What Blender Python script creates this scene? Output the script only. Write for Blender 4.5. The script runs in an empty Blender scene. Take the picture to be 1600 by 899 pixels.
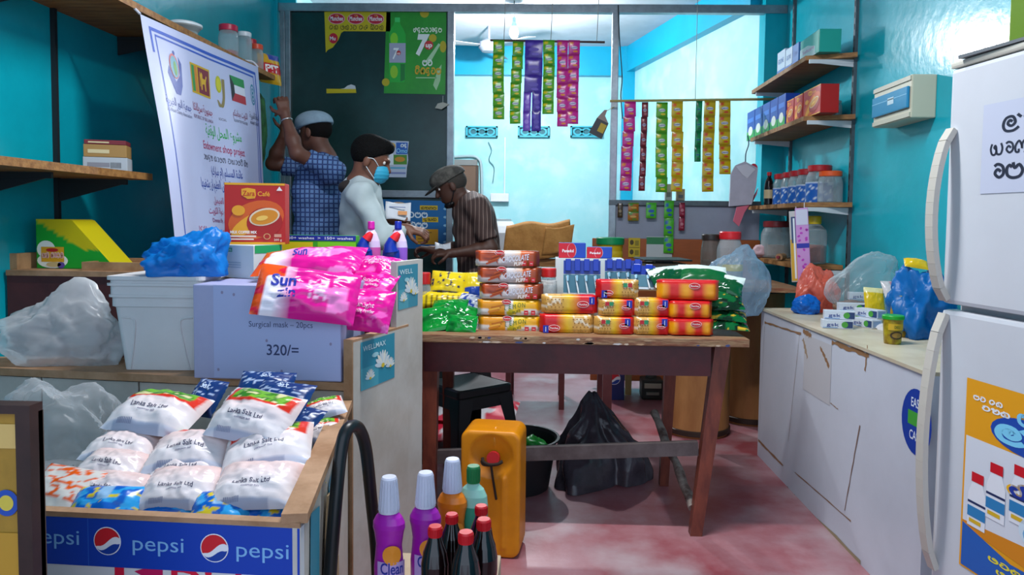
import bpy, bmesh, math, random, unicodedata
import numpy as np
from mathutils import Vector, Matrix, noise as mnoise

# ------------------------------------------------------------------ camera
SC = bpy.context.scene
F, PPX, PPY, CAMH = 1130.0, 829.0, 404.0, 1.25
YAW, PITCH, ROLL = math.radians(1.5), math.radians(3.0), math.radians(0.7)
CR = Matrix.Rotation(YAW, 3, 'Z') @ Matrix.Rotation(math.pi/2-PITCH, 3, 'X') @ Matrix.Rotation(ROLL, 3, 'Z')
cd = bpy.data.cameras.new('camera'); cd.sensor_width = 36.0; cd.lens = F*36/1600
cd.shift_x = (800-PPX)/1600; cd.shift_y = (PPY-449.5)/1600; cd.clip_start = .02
cam = bpy.data.objects.new('camera', cd); SC.collection.objects.link(cam)
cam.matrix_world = Matrix.Translation((0, 0, CAMH)) @ CR.to_4x4()
SC.camera = cam
# ------------------------------------------------------------------ light
SC.view_settings.view_transform = 'Standard'; SC.view_settings.look = 'None'
SC.view_settings.gamma = 1.0; SC.view_settings.use_curve_mapping = False
SC.view_settings.exposure = -0.2
W = bpy.data.worlds.new('world'); SC.world = W; W.use_nodes = True
W.node_tree.nodes['Background'].inputs[0].default_value = (.66, .80, 1.0, 1)   # open shop front: overcast sky
W.node_tree.nodes['Background'].inputs[1].default_value = 2.2
BULB_W = 225.0
def lamp(name, kind, loc, energy, color, **kw):
    l = bpy.data.lights.new(name, kind); l.energy = energy; l.color = color
    for k, v in kw.items(): setattr(l, k, v)
    o = bpy.data.objects.new(name, l); SC.collection.objects.link(o); o.location = loc
    return o

tube = lamp('tube_light', 'AREA', (-.05, 2.3, 3.02), 90.0, (.95, .97, 1.0), shape='RECTANGLE', size=1.2, size_y=.10)   # ceiling tube near the shop front

# ------------------------------------------------------------------ pixel -> place
def ray(px, py): return CR @ Vector(((px-PPX)/F, -(py-PPY)/F, -1.0))
def P(px, py, d):
    r = ray(px, py); t = d/r.y; return Vector((r.x*t, d, CAMH+r.z*t))
def PZ(px, py, z):
    r = ray(px, py); t = (z-CAMH)/r.z; return Vector((r.x*t, r.y*t, z))
def PX(px, py, x):
    r = ray(px, py); t = x/r.x; return Vector((x, r.y*t, CAMH+r.z*t))
def S(d): return d/F            # metres per pixel at depth d

# ------------------------------------------------------------------ materials
def lin(h):
    if not isinstance(h, str): return tuple(h)
    h = h.lstrip('#'); r = []
    if len(h) == 3: h = ''.join(c*2 for c in h)
    for i in (0, 2, 4):
        c = int(h[i:i+2], 16)/255; r.append(c/12.92 if c <= .04045 else ((c+.055)/1.055)**2.4)
    return tuple(r)
_mc = {}
def mt(h, rough=.5, metal=0, var=0, scale=8, bump=0, bscale=None, h2=None, alpha=1, trans=0, emis=0, coat=0, spec=.5, ior=1.45, sub=0, stretch=(1,1,1)):
    key = (str(h), rough, metal, var, scale, bump, bscale, str(h2), alpha, trans, emis, coat, spec, stretch)
    if key in _mc: return _mc[key]
    m = bpy.data.materials.new('mat_%d' % len(_mc)); m.use_nodes = True
    nt = m.node_tree; b = nt.nodes['Principled BSDF']; c = lin(h)
    b.inputs['Base Color'].default_value = (*c, 1); b.inputs['Roughness'].default_value = rough
    b.inputs['Metallic'].default_value = metal; b.inputs['Alpha'].default_value = alpha
    b.inputs['Transmission Weight'].default_value = trans; b.inputs['IOR'].default_value = ior
    b.inputs['Coat Weight'].default_value = coat; b.inputs['Specular IOR Level'].default_value = spec
    if emis:
        b.inputs['Emission Color'].default_value = (*c, 1); b.inputs['Emission Strength'].default_value = emis
    if var or h2 or bump:
        tc = nt.nodes.new('ShaderNodeTexCoord'); mp = nt.nodes.new('ShaderNodeMapping')
        mp.inputs['Scale'].default_value = stretch
        nt.links.new(tc.outputs['Object'], mp.inputs['Vector'])
    if var or h2:
        n = nt.nodes.new('ShaderNodeTexNoise'); n.inputs['Scale'].default_value = scale; n.inputs['Detail'].default_value = 6
        n.inputs['Roughness'].default_value = .65
        nt.links.new(mp.outputs[0], n.inputs['Vector'])
        rp = nt.nodes.new('ShaderNodeValToRGB'); nt.links.new(n.outputs['Fac'], rp.inputs[0])
        c2 = lin(h2) if h2 else tuple(x*(1-var) for x in c); c1 = c if h2 else tuple(min(1, x*(1+var*.6)) for x in c)
        rp.color_ramp.elements[0].position = .38; rp.color_ramp.elements[1].position = .62
        rp.color_ramp.elements[0].color = (*c2, 1); rp.color_ramp.elements[1].color = (*c1, 1)
        nt.links.new(rp.outputs[0], b.inputs['Base Color'])
    if bump:
        n2 = nt.nodes.new('ShaderNodeTexNoise'); n2.inputs['Scale'].default_value = bscale or scale; n2.inputs['Detail'].default_value = 4
        nt.links.new(mp.outputs[0], n2.inputs['Vector'])
        bp = nt.nodes.new('ShaderNodeBump'); bp.inputs['Strength'].default_value = bump; bp.inputs['Distance'].default_value = .01
        nt.links.new(n2.outputs['Fac'], bp.inputs['Height']); nt.links.new(bp.outputs[0], b.inputs['Normal'])
    _mc[key] = m
    return m
def printed(rough=.35, coat=0, bump=0, bscale=40):
    key = ('print', rough, coat, bump, bscale)
    if key in _mc: return _mc[key]
    m = mt('#ffffff', rough, coat=coat, bump=bump, bscale=bscale, spec=.5 if not coat else .501).copy()
    nt = m.node_tree; a = nt.nodes.new('ShaderNodeAttribute'); a.attribute_name = 'Col'
    nt.links.new(a.outputs['Color'], nt.nodes['Principled BSDF'].inputs['Base Color'])
    _mc[key] = m; return m
def film(h, alpha=.4, rough=.25):
    """thin translucent polythene"""
    key = ('film', h, alpha, rough)
    if key in _mc: return _mc[key]
    m = bpy.data.materials.new('film'); m.use_nodes = True; nt = m.node_tree; nt.nodes.clear()
    o = nt.nodes.new('ShaderNodeOutputMaterial'); mx = nt.nodes.new('ShaderNodeMixShader'); mx2 = nt.nodes.new('ShaderNodeMixShader')
    tr = nt.nodes.new('ShaderNodeBsdfTransparent'); df = nt.nodes.new('ShaderNodeBsdfPrincipled'); tl = nt.nodes.new('ShaderNodeBsdfTranslucent')
    c = (*lin(h), 1); df.inputs['Base Color'].default_value = c; df.inputs['Roughness'].default_value = rough; tl.inputs['Color'].default_value = c
    lw = nt.nodes.new('ShaderNodeLayerWeight'); lw.inputs['Blend'].default_value = .35
    mr = nt.nodes.new('ShaderNodeMapRange'); mr.inputs['To Min'].default_value = alpha; mr.inputs['To Max'].default_value = min(1, alpha+.5)
    nt.links.new(lw.outputs['Facing'], mr.inputs[0]); nt.links.new(mr.outputs[0], mx.inputs[0])
    mx2.inputs[0].default_value = .3
    nt.links.new(df.outputs[0], mx2.inputs[1]); nt.links.new(tl.outputs[0], mx2.inputs[2])
    nt.links.new(tr.outputs[0], mx.inputs[1]); nt.links.new(mx2.outputs[0], mx.inputs[2]); nt.links.new(mx.outputs[0], o.inputs[0])
    _mc[key] = m; return m
def flat(h): return mt(h, .45)

# ------------------------------------------------------------------ text and strokes
_tx = {}
def text2d(s, bold=0):
    k = (s, bold)
    if k not in _tx:
        cu = bpy.data.curves.new('t', 'FONT'); cu.body = s; cu.resolution_u = 3; cu.size = 1; cu.fill_mode = 'BOTH'; cu.offset = bold
        ob = bpy.data.objects.new('t', cu); me = bpy.data.meshes.new_from_object(ob)
        vs = [(v.co.x, v.co.y) for v in me.vertices]; fs = [tuple(p.vertices) for p in me.polygons]
        bpy.data.objects.remove(ob); bpy.data.curves.remove(cu); bpy.data.meshes.remove(me)
        if not vs: vs = [(0, 0), (1, 0), (1, 1)]; fs = []
        xs = [v[0] for v in vs]; x0, x1 = min(xs), max(xs)
        _tx[k] = ([((x-x0), y/.72) for x, y in vs], fs, (x1-x0))
    return _tx[k]
# Arabic presentation forms, reversed for a left-to-right setter
_ar = {}
for c in range(0xFE80, 0xFEFD):
    dcm = unicodedata.decomposition(chr(c)).split()
    if len(dcm) == 2: _ar.setdefault(int(dcm[1], 16), {})[dcm[0]] = c
def arabic(s):
    out = []
    for i, ch in enumerate(s):
        f = _ar.get(ord(ch))
        if not f: out.append({'(': ')', ')': '('}.get(ch, ch)); continue
        pv = i > 0 and '<initial>' in _ar.get(ord(s[i-1]), {}); nx = i+1 < len(s) and ord(s[i+1]) in _ar
        can = '<initial>' in f
        k = '<medial>' if pv and nx and can else '<final>' if pv and '<final>' in f else '<initial>' if nx and can else '<isolated>'
        out.append(chr(f.get(k, ord(ch))))
    return ''.join(reversed(out))
GL = {  # stroke letters of the rounded script on the posters (x 0..1, y 0..1)
 'ra': [[(.45,.3),(.6,.2),(.5,.05),(.2,.1),(.05,.4),(.15,.75),(.5,.9),(.8,.7),(.8,.35),(.6,.2)]],
 'sa': [[(.1,.7),(.05,.3),(.25,.05),(.45,.25),(.4,.55),(.5,.2),(.75,.05),(.95,.3),(.9,.7),(.6,.9),(.25,.8),(.3,.6),(.45,.6)]],
 'pa': [[(.15,.85),(.05,.5),(.15,.1),(.6,.02),(.9,.25),(.88,.65),(.6,.85),(.45,.65),(.6,.5),(.75,.6)]],
 'la': [[(.3,.55),(.2,.75),(.05,.55),(.1,.2),(.45,.05),(.6,.4),(.45,.8),(.7,.95),(.95,.6),(.85,.1),(.55,-.1)]],
 'va': [[(.4,.5),(.2,.55),(.08,.3),(.3,.05),(.7,.08),(.92,.4),(.75,.8),(.4,.92),(.12,.8)]],
 'ja': [[(.3,.5),(.15,.6),(.05,.35),(.25,.05),(.55,.1),(.6,.5),(.5,.85),(.8,.95),(.95,.65),(.85,.3),(.65,.5)]],
 'ka': [[(.35,.6),(.2,.75),(.05,.5),(.15,.1),(.45,.1),(.5,.6),(.55,.1),(.85,.08),(.97,.45),(.8,.85),(.5,.9),(.25,1.0)]],
 'ya': [[(.12,.9),(.02,.5),(.15,.08),(.42,.1),(.48,.5),(.4,.75),(.3,.6),(.48,.4),(.55,.1),(.85,.08),(.97,.5),(.85,.9)]],
 'ga': [[(.3,.3),(.3,.08),(.08,.12),(.05,.55),(.3,.9),(.5,.6),(.55,.3),(.55,.65),(.75,.9),(.97,.55),(.9,.1),(.7,.08)]],
 'na': [[(.35,.65),(.2,.8),(.05,.6),(.1,.2),(.4,.02),(.8,.1),(.95,.45),(.75,.8),(.5,.6),(.4,.95)]],
 'o':  [[(.55,.55),(.4,.65),(.3,.45),(.5,.3),(.7,.5),(.55,.85),(.2,.8),(.05,.4),(.2,.05),(.6,.0),(.9,.2)],[(.8,.95),(1.0,.75)]],
 'ta': [[(.35,.55),(.2,.6),(.08,.35),(.3,.05),(.7,.08),(.92,.45),(.7,.85),(.3,.88),(.1,.72)]],
 'da': [[(.8,.85),(.35,.9),(.08,.6),(.15,.25),(.5,.2),(.6,.45),(.4,.55)],[(.5,.2),(.75,.05),(.6,-.2),(.3,-.15)]],
 'ma': [[(.2,.6),(.05,.75),(.2,.92),(.32,.7),(.25,.2),(.45,.02),(.8,.1),(.95,.5),(.75,.88),(.5,.7),(.55,.4)]],
 'ha': [[(.35,.6),(.15,.7),(.05,.4),(.2,.05),(.5,.05),(.6,.35),(.5,.6),(.7,.9),(.95,.7),(.9,.4)]],
 'aa': [[(.2,.85),(.55,.8),(.6,.4),(.4,.05),(.1,.15)]],
 'e':  [[(.5,.45),(.3,.6),(.15,.35),(.4,.1),(.65,.3),(.6,.75),(.3,.92),(.1,.8)]],
 'i':  [[(.0,.95),(.3,1.2),(.7,1.15),(.85,.9)]],
}
def spline(pts, n=5, closed=False):
    pts = [Vector(p) for p in pts]; out = []
    L = len(pts)
    for i in range(L if closed else L-1):
        g = lambda k: pts[k % L] if closed else pts[max(0, min(L-1, k))]
        a, b, c, d = g(i-1), g(i), g(i+1), g(i+2)
        for j in range(n):
            t = j/n
            out.append(.5*((2*b)+(c-a)*t+(2*a-5*b+4*c-d)*t*t+(3*b-a-3*c+d)*t**3))
    if not closed: out.append(pts[-1])
    return out
def glyphs(word, w=.17):
    vs, fs = [], []; x = 0
    for g in word:
        if g == ' ': x += .5; continue
        adv = .65 if g in ('aa', 'e') else 1.0; ox = x-1.1 if g == 'i' else x
        for st in GL[g]:
            p = spline(st, 4); b = len(vs)
            for k, q in enumerate(p):
                t = (p[min(k+1, len(p)-1)]-p[max(k-1, 0)]); t = Vector((-t.y, t.x)).normalized()*w/2
                vs += [(q.x+ox+t.x, q.y+t.y), (q.x+ox-t.x, q.y-t.y)]
            fs += [(b+2*k, b+2*k+1, b+2*k+3, b+2*k+2) for k in range(len(p)-1)]
        if g != 'i': x += adv+.15
    return vs, fs, x-.15

# ------------------------------------------------------------------ mesh builder
class MB:
    def __init__(s): s.v, s.f, s.m, s.sm, s.c, s.mats, s.T = [], [], [], [], {}, [], None
    def mi(s, mat):
        if mat not in s.mats: s.mats.append(mat)
        return s.mats.index(mat)
    def add(s, vs, fs, mat, smooth=False, cols=None):
        b = len(s.v); i = s.mi(mat)
        if s.T is not None: vs = [s.T @ Vector(v) for v in vs]
        s.v += [tuple(v) for v in vs]; s.f += [tuple(b+k for k in f) for f in fs]
        s.m += [i]*len(fs); s.sm += [smooth]*len(fs)
        if cols is not None:
            for k, c in enumerate(cols): s.c[b+k] = c
        return s
    def box(s, c, d, mat, rz=0, bev=0, M=None):
        bm = bmesh.new(); bmesh.ops.create_cube(bm, size=1)
        for v in bm.verts: v.co = Vector((v.co.x*d[0], v.co.y*d[1], v.co.z*d[2]))
        if bev: bmesh.ops.bevel(bm, geom=bm.edges[:], offset=bev, segments=2, affect='EDGES', profile=.6)
        R = M if M is not None else Matrix.Rotation(rz, 3, 'Z')
        s.add([R @ v.co + Vector(c) for v in bm.verts], [[v.index for v in f.verts] for f in bm.faces], mat); bm.free(); return s
    def b2(s, lo, hi, mat, bev=0):
        return s.box([(a+b)/2 for a, b in zip(lo, hi)], [abs(b-a) for a, b in zip(lo, hi)], mat, 0, bev)
    def bar(s, a, b, w, h, mat, up=(0, 0, 1), bev=0):
        a, b = Vector(a), Vector(b); z = (b-a); L = z.length; z.normalize(); x = Vector(up).cross(z)
        if x.length < 1e-4: x = Vector((1, 0, 0))
        x.normalize(); y = z.cross(x)
        return s.box((a+b)/2, (w, h, L), mat, M=Matrix((x, y, z)).transposed(), bev=bev)
    def tube(s, pts, r, mat, n=8, cap=True):
        pts = [Vector(p) for p in pts]; rs = r if hasattr(r, '__len__') else [r]*len(pts); vs = []; fs = []
        t0 = (pts[1]-pts[0]).normalized(); x = t0.orthogonal().normalized()
        for i, p in enumerate(pts):
            t = (pts[min(i+1, len(pts)-1)]-pts[max(i-1, 0)]).normalized(); x = (x-t*x.dot(t)).normalized(); y = t.cross(x)
            vs += [p+(x*math.cos(2*math.pi*k/n)+y*math.sin(2*math.pi*k/n))*rs[i] for k in range(n)]
        for i in range(len(pts)-1):
            fs += [(i*n+k, i*n+(k+1) % n, (i+1)*n+(k+1) % n, (i+1)*n+k) for k in range(n)]
        s.add(vs, fs, mat, True)
        if cap: s.add(vs[:n], [tuple(range(n))[::-1]], mat); s.add(vs[-n:], [tuple(range(n))], mat)
        return s
    def lathe(s, prof, mat, c=(0, 0, 0), n=20, sx=1, sy=1, cap=True, mats=None, rz=0, sq=0):
        vs, fs = [], []; c = Vector(c)
        for r, z in prof:
            for k in range(n):
                a = 2*math.pi*k/n+rz; q = 1
                if sq: q = 1/((abs(math.cos(a-rz))**sq+abs(math.sin(a-rz))**sq)**(1/sq))
                vs.append(c+Vector((r*sx*q*math.cos(a), r*sy*q*math.sin(a), z)))
        for i in range(len(prof)-1):
            fs = [(i*n+k, i*n+(k+1) % n, (i+1)*n+(k+1) % n, (i+1)*n+k) for k in range(n)]
            s.add(vs, [], mat) if False else None
            mm = mats[i] if mats else mat
            s.add(vs[i*n:(i+2)*n], [(k, (k+1) % n, n+(k+1) % n, n+k) for k in range(n)], mm, True)
        if cap:
            if prof[0][0] > 1e-4: s.add(vs[:n], [tuple(range(n))[::-1]], mats[0] if mats else mat)
            if prof[-1][0] > 1e-4: s.add(vs[-n:], [tuple(range(n))], mats[-1] if mats else mat)
        return s
    def prism(s, poly, mat, map3, h):
        """poly 2-D extruded by h through map3(u,v,h)"""
        n = len(poly); vs = [map3(u, v, 0) for u, v in poly]+[map3(u, v, h) for u, v in poly]
        return s.add(vs, [tuple(range(n))[::-1], tuple(range(n, 2*n))]+[(k, (k+1) % n, n+(k+1) % n, n+k) for k in range(n)], mat)
    def grid(s, fn, nu, nv, mat, paint=None, smooth=True, flip=False):
        vs, cs = [], []
        for j in range(nv+1):
            for i in range(nu+1):
                u, v = i/nu, j/nv; vs.append(fn(u, v))
                if paint: cs.append(paint(u, v))
        q = lambda i, j: j*(nu+1)+i
        fs = [((q(i, j), q(i+1, j), q(i+1, j+1), q(i, j+1)) if not flip else (q(i, j), q(i, j+1), q(i+1, j+1), q(i+1, j))) for j in range(nv) for i in range(nu)]
        return s.add(vs, fs, mat, smooth, cs if paint else None)
    # ---- flat print on a surface map(u,v,h)
    _h = .0005
    def rect(s, mp, u0, v0, u1, v1, col, L=1, n=1, nv=None):
        return s.grid(lambda a, b: mp(u0+(u1-u0)*a, v0+(v1-v0)*b, L*s._h), n, nv or n, flat(col) if isinstance(col, str) else col, smooth=n > 1)
    def ell(s, mp, u, v, ru, rv, col, L=1, n=22, rot=0, a0=0, a1=2*math.pi, inner=0):
        cr, sr = math.cos(rot), math.sin(rot); pts = []
        for k in range(n):
            a = a0+(a1-a0)*k/(n if a1-a0 > 6.28 else n-1); x, y = ru*math.cos(a), rv*math.sin(a); pts.append((u+x*cr-y*sr, v+x*sr+y*cr, x, y))
        m = flat(col) if isinstance(col, str) else col
        if inner:
            ip = [(u+(x*cr-y*sr)*inner, v+(x*sr+y*cr)*inner) for _, _, x, y in pts]
            vs = [mp(p[0], p[1], L*s._h) for p in pts]+[mp(p[0], p[1], L*s._h) for p in ip]; full = a1-a0 > 6.28
            return s.add(vs, [(k, (k+1) % n, n+(k+1) % n, n+k) for k in range(n if full else n-1)], m)
        vs = [mp(p[0], p[1], L*s._h) for p in pts]+[mp(u, v, L*s._h)]
        full = a1-a0 > 6.28
        return s.add(vs, [(k, (k+1) % n, n) for k in range(n if full else n-1)], m)
    def poly(s, mp, pts, col, L=1):
        return s.add([mp(p[0], p[1], L*s._h) for p in pts], [tuple(range(len(pts)))], flat(col) if isinstance(col, str) else col)
    def text(s, mp, t, u, v, h, col, L=2, w=None, al='c', bold=.01, it=0, rot=0, raw=None):
        vs, fs, tw = raw if raw else text2d(t, bold)
        k = (w/tw) if w else h
        W_ = tw*k; o = {'c': -W_/2, 'l': 0, 'r': -W_}[al]; cr, sr = math.cos(rot), math.sin(rot)
        q = [((x*k+o+it*y*h), y*h) for x, y in vs]
        return s.add([mp(u+x*cr-y*sr, v+x*sr+y*cr, L*s._h) for x, y in q], fs, flat(col) if isinstance(col, str) else col)
    def mesh(s, name):
        me = bpy.data.meshes.new(name); me.from_pydata(s.v, [], s.f)
        for m in s.mats: me.materials.append(m)
        me.polygons.foreach_set('material_index', s.m); me.polygons.foreach_set('use_smooth', s.sm)
        if s.c:
            a = me.color_attributes.new('Col', 'FLOAT_COLOR', 'POINT'); arr = np.ones((len(s.v), 4), dtype=np.float32)
            for k, c in s.c.items(): arr[k, :3] = c[:3]
            a.data.foreach_set('color', arr.ravel())
        me.validate(); me.update(); return me
    def build(s, name, parent=None, loc=None, rz=0):
        o = bpy.data.objects.new(name, s.mesh(name)); SC.collection.objects.link(o)
        if parent is not None: o.parent = parent
        if loc is not None: o.location = loc
        if rz: o.rotation_euler.z = rz
        return o
def plane(o, u, v):
    o, u, v = Vector(o), Vector(u).normalized(), Vector(v).normalized(); n = u.cross(v)
    return lambda a, b, h=0: o+u*a+v*b+n*h
def FR(x, y, z): return plane((x, y, z), (1, 0, 0), (0, 0, 1))      # faces the shop front (-y)
def tag(o, label, cat, group=None):
    o['label'] = label; o['category'] = cat
    if group: o['group'] = group
    return o
def thing(name, label, cat, loc=(0, 0, 0), rz=0, group=None, M=None):
    o = bpy.data.objects.new(name, None); SC.collection.objects.link(o); o.empty_display_size = .05
    o.location = loc; o.rotation_euler = (0, 0, rz)
    if M is not None: o.matrix_world = M
    return tag(o, label, cat, group)
def struct(o): o['kind'] = 'structure'; return o
def children(o): return [c for c in bpy.data.objects if c.parent == o]
def dup(o, loc=None, rz=None, label=None, M=None, parent=None):
    ch = children(o); c = o.copy(); SC.collection.objects.link(c); c.parent = parent
    if loc is not None: c.location = loc
    if rz is not None: c.rotation_euler = (0, 0, rz)
    if M is not None: c.matrix_world = M
    if label: c['label'] = label
    for k in ch: dup(k, parent=c)
    return c
def mixc(a, b, t):
    t = max(0, min(1, t)); return tuple(x+(y-x)*t for x, y in zip(a, b))
def nz(*p): return mnoise.noise(Vector((p+(0, 0, 0))[:3]))
RND = random.Random(7)

# ------------------------------------------------------------------ smooth solids (bodies, bags)
class SDF:
    def __init__(s, lo, hi, res):
        s.lo = np.array(lo, float); s.res = res; s.n = np.ceil((np.array(hi)-s.lo)/res).astype(int)+1
        s.g = np.full(s.n, 1.0, np.float32)
    def _blk(s, lo, hi):
        a = np.clip(np.floor((np.array(lo)-s.lo)/s.res).astype(int), 0, s.n-1); b = np.clip(np.ceil((np.array(hi)-s.lo)/s.res).astype(int)+1, 1, s.n)
        sl = tuple(slice(i, j) for i, j in zip(a, b))
        ax = [s.lo[k]+s.res*np.arange(a[k], b[k]) for k in range(3)]
        return sl, np.meshgrid(*ax, indexing='ij', sparse=True)
    def _un(s, sl, d, k):
        a = s.g[sl]
        if k > 0:
            h = np.clip(.5+.5*(a-d)/k, 0, 1); s.g[sl] = a*(1-h)+d*h-k*h*(1-h)
        else: s.g[sl] = np.minimum(a, d)
    def cap(s, a, b, r0, r1, k=.02, flat=0):
        a, b = np.array(a, float), np.array(b, float); m = max(r0, r1)+k+.03
        sl, (X, Y, Z) = s._blk(np.minimum(a, b)-m, np.maximum(a, b)+m); ab = b-a; L = max((ab*ab).sum(), 1e-9)
        t = np.clip(((X-a[0])*ab[0]+(Y-a[1])*ab[1]+(Z-a[2])*ab[2])/L, 0, 1)
        if flat:
            tu = ((X-a[0])*ab[0]+(Y-a[1])*ab[1]+(Z-a[2])*ab[2])/L; ln = L**.5
            d = np.sqrt((X-a[0]-tu*ab[0])**2+(Y-a[1]-tu*ab[1])**2+(Z-a[2]-tu*ab[2])**2)-(r0+(r1-r0)*t)
            d = np.maximum(d, (tu-1)*ln)
            if flat > 1: d = np.maximum(d, -tu*ln)
            else: d = np.where(tu < 0, np.sqrt((X-a[0])**2+(Y-a[1])**2+(Z-a[2])**2)-r0, d)
            s._un(sl, d, k); return s
        d = np.sqrt((X-a[0]-t*ab[0])**2+(Y-a[1]-t*ab[1])**2+(Z-a[2]-t*ab[2])**2)-(r0+(r1-r0)*t)
        s._un(sl, d, k); return s
    def chain(s, pts, rs, k=.02):
        for i in range(len(pts)-1): s.cap(pts[i], pts[i+1], rs[i], rs[i+1], k)
        return s
    def ell(s, c, r, k=.02, M=None, sub=False):
        c, r = np.array(c, float), np.array(r, float); m = max(r)+k+.03
        sl, (X, Y, Z) = s._blk(c-m, c+m); q = [X-c[0], Y-c[1], Z-c[2]]
        if M is not None:
            Mt = np.array(M.transposed()); q = [Mt[i][0]*q[0]+Mt[i][1]*q[1]+Mt[i][2]*q[2] for i in range(3)]
        k0 = np.sqrt((q[0]/r[0])**2+(q[1]/r[1])**2+(q[2]/r[2])**2); k1 = np.sqrt((q[0]/r[0]**2)**2+(q[1]/r[1]**2)**2+(q[2]/r[2]**2)**2)+1e-9
        d = k0*(k0-1)/k1
        if sub: s.g[sl] = np.maximum(s.g[sl], -d)
        else: s._un(sl, d, k)
        return s
    def cut(s, p, n):
        """keep the side the normal points away from"""
        n = Vector(n).normalized(); sl, (X, Y, Z) = s._blk(s.lo, s.lo+s.n*s.res)
        s.g = np.maximum(s.g, (X-p[0])*n.x+(Y-p[1])*n.y+(Z-p[2])*n.z).astype(np.float32); return s
    def fold(s, fn):
        sl, (X, Y, Z) = s._blk(s.lo, s.lo+s.n*s.res); s.g = (s.g+fn(X, Y, Z)).astype(np.float32); return s
    def mesh(s):
        g = s.g; n = np.array(g.shape); ins = g < 0
        cs = np.zeros(n-1, np.int8)
        for i in (0, 1):
            for j in (0, 1):
                for k in (0, 1): cs += ins[i:n[0]-1+i, j:n[1]-1+j, k:n[2]-1+k]
        act = (cs > 0) & (cs < 8); idx = np.full(n-1, -1, np.int64); cells = np.argwhere(act); idx[act] = np.arange(len(cells))
        pos = np.zeros((len(cells), 3)); cnt = np.zeros(len(cells))
        for ax in range(3):
            o = [k for k in range(3) if k != ax]
            for i in (0, 1):
                for j in (0, 1):
                    a = cells.copy(); a[:, o[0]] += i; a[:, o[1]] += j; b = a.copy(); b[:, ax] += 1
                    va = g[tuple(a.T)]; vb = g[tuple(b.T)]; cr = (va < 0) != (vb < 0)
                    t = np.where(cr, va/np.where(cr, va-vb, 1), 0); p = a.astype(float); p[:, ax] += t
                    pos[cr] += p[cr]; cnt[cr] += 1
        pos = s.lo+s.res*pos/cnt[:, None]; faces = []
        for ax in range(3):
            o = [k for k in range(3) if k != ax]; sl0 = [slice(None)]*3; sl1 = [slice(None)]*3
            sl0[ax] = slice(0, -1); sl1[ax] = slice(1, None)
            A, B = ins[tuple(sl0)], ins[tuple(sl1)]; e = np.argwhere(A != B)
            e = e[(e[:, o[0]] > 0) & (e[:, o[1]] > 0) & (e[:, o[0]] < n[o[0]]-1) & (e[:, o[1]] < n[o[1]]-1)]
            if not len(e): continue
            q = []
            for i, j in ((0, 0), (1, 0), (1, 1), (0, 1)):
                c = e.copy(); c[:, o[0]] -= i; c[:, o[1]] -= j; q.append(idx[tuple(c.T)])
            q = np.stack(q, 1); fl = A[tuple(e.T)]
            if ax == 1: fl = ~fl
            q[fl] = q[fl][:, ::-1]; faces.append(q[:, ::-1])
        return pos, np.concatenate(faces)
    def build(s, name, mat, parent=None, paint=None):
        p, f = s.mesh(); me = bpy.data.meshes.new(name); me.from_pydata(p.tolist(), [], f.tolist()); me.materials.append(mat)
        me.polygons.foreach_set('use_smooth', [True]*len(me.polygons))
        if paint:
            a = me.color_attributes.new('Col', 'FLOAT_COLOR', 'POINT'); arr = np.ones((len(p), 4), np.float32)
            arr[:, :3] = [paint(*q) for q in p]; a.data.foreach_set('color', arr.ravel())
        me.update(); o = bpy.data.objects.new(name, me); SC.collection.objects.link(o)
        if parent is not None: o.parent = parent
        return o

# ------------------------------------------------------------------ shared shapes
def boxart(w, d, h, mat, bev=.002):
    """carton standing on z=0, front face at y=-d/2"""
    m = MB(); m.box((0, 0, h/2), (w, d, h), mat, bev=bev); return m
def pillow(w, h, t, paint=None, mat=None, crimp=.05, wr=.15, seed=0, nu=28, nv=20, sag=0, flatb=.35, px=2.4, col='#ffffff'):
    """sealed bag lying in x-y, seal fins at +-x (w long). returns MB and top map(u,v,h) in metres from the centre"""
    def top(a, b, s):
        u, v = 2*a-1, 2*b-1; e = max(0, 1-abs(u)**px)*max(0, 1-abs(v)**px)
        e = e**.55
        z = t*e*(1 if s > 0 else flatb) + (t*wr*e*(nz(u*2.2+seed, v*2.2, seed*1.7)+.5*nz(u*6+seed, v*6, 3+seed)))*(1 if s > 0 else .3)
        k = 1-.10*(1-abs(u))**.5*0-.09*e
        cz = (nz(u*9+seed, v*30, 1)*.25*t*max(0, abs(u)-(1-2*crimp))/(2*crimp)) if abs(u) > 1-2*crimp else 0
        return Vector((u*w/2*(1-.05*e), v*h/2*k, s*z+cz-sag*(u*u)))
    m = MB(); mm = mat or mt(col, .3)
    m.grid(lambda a, b: top(a, b, 1), nu, nv, mm, paint)
    m.grid(lambda a, b: top(a, b, -1), nu, nv, mm, paint, flip=True)
    def mp(u, v, hh=0):
        a, b = u/w+.5, v/h+.5; p = top(a, b, 1); e = .01
        n = (top(min(1, a+e), b, 1)-top(max(0, a-e), b, 1)).cross(top(a, min(1, b+e), 1)-top(a, max(0, b-e), 1))
        return p+n.normalized()*(hh+.0006)
    return m, mp
def vor(p, k): return mnoise.voronoi(p*k, distance_metric='DISTANCE')[0]
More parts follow.
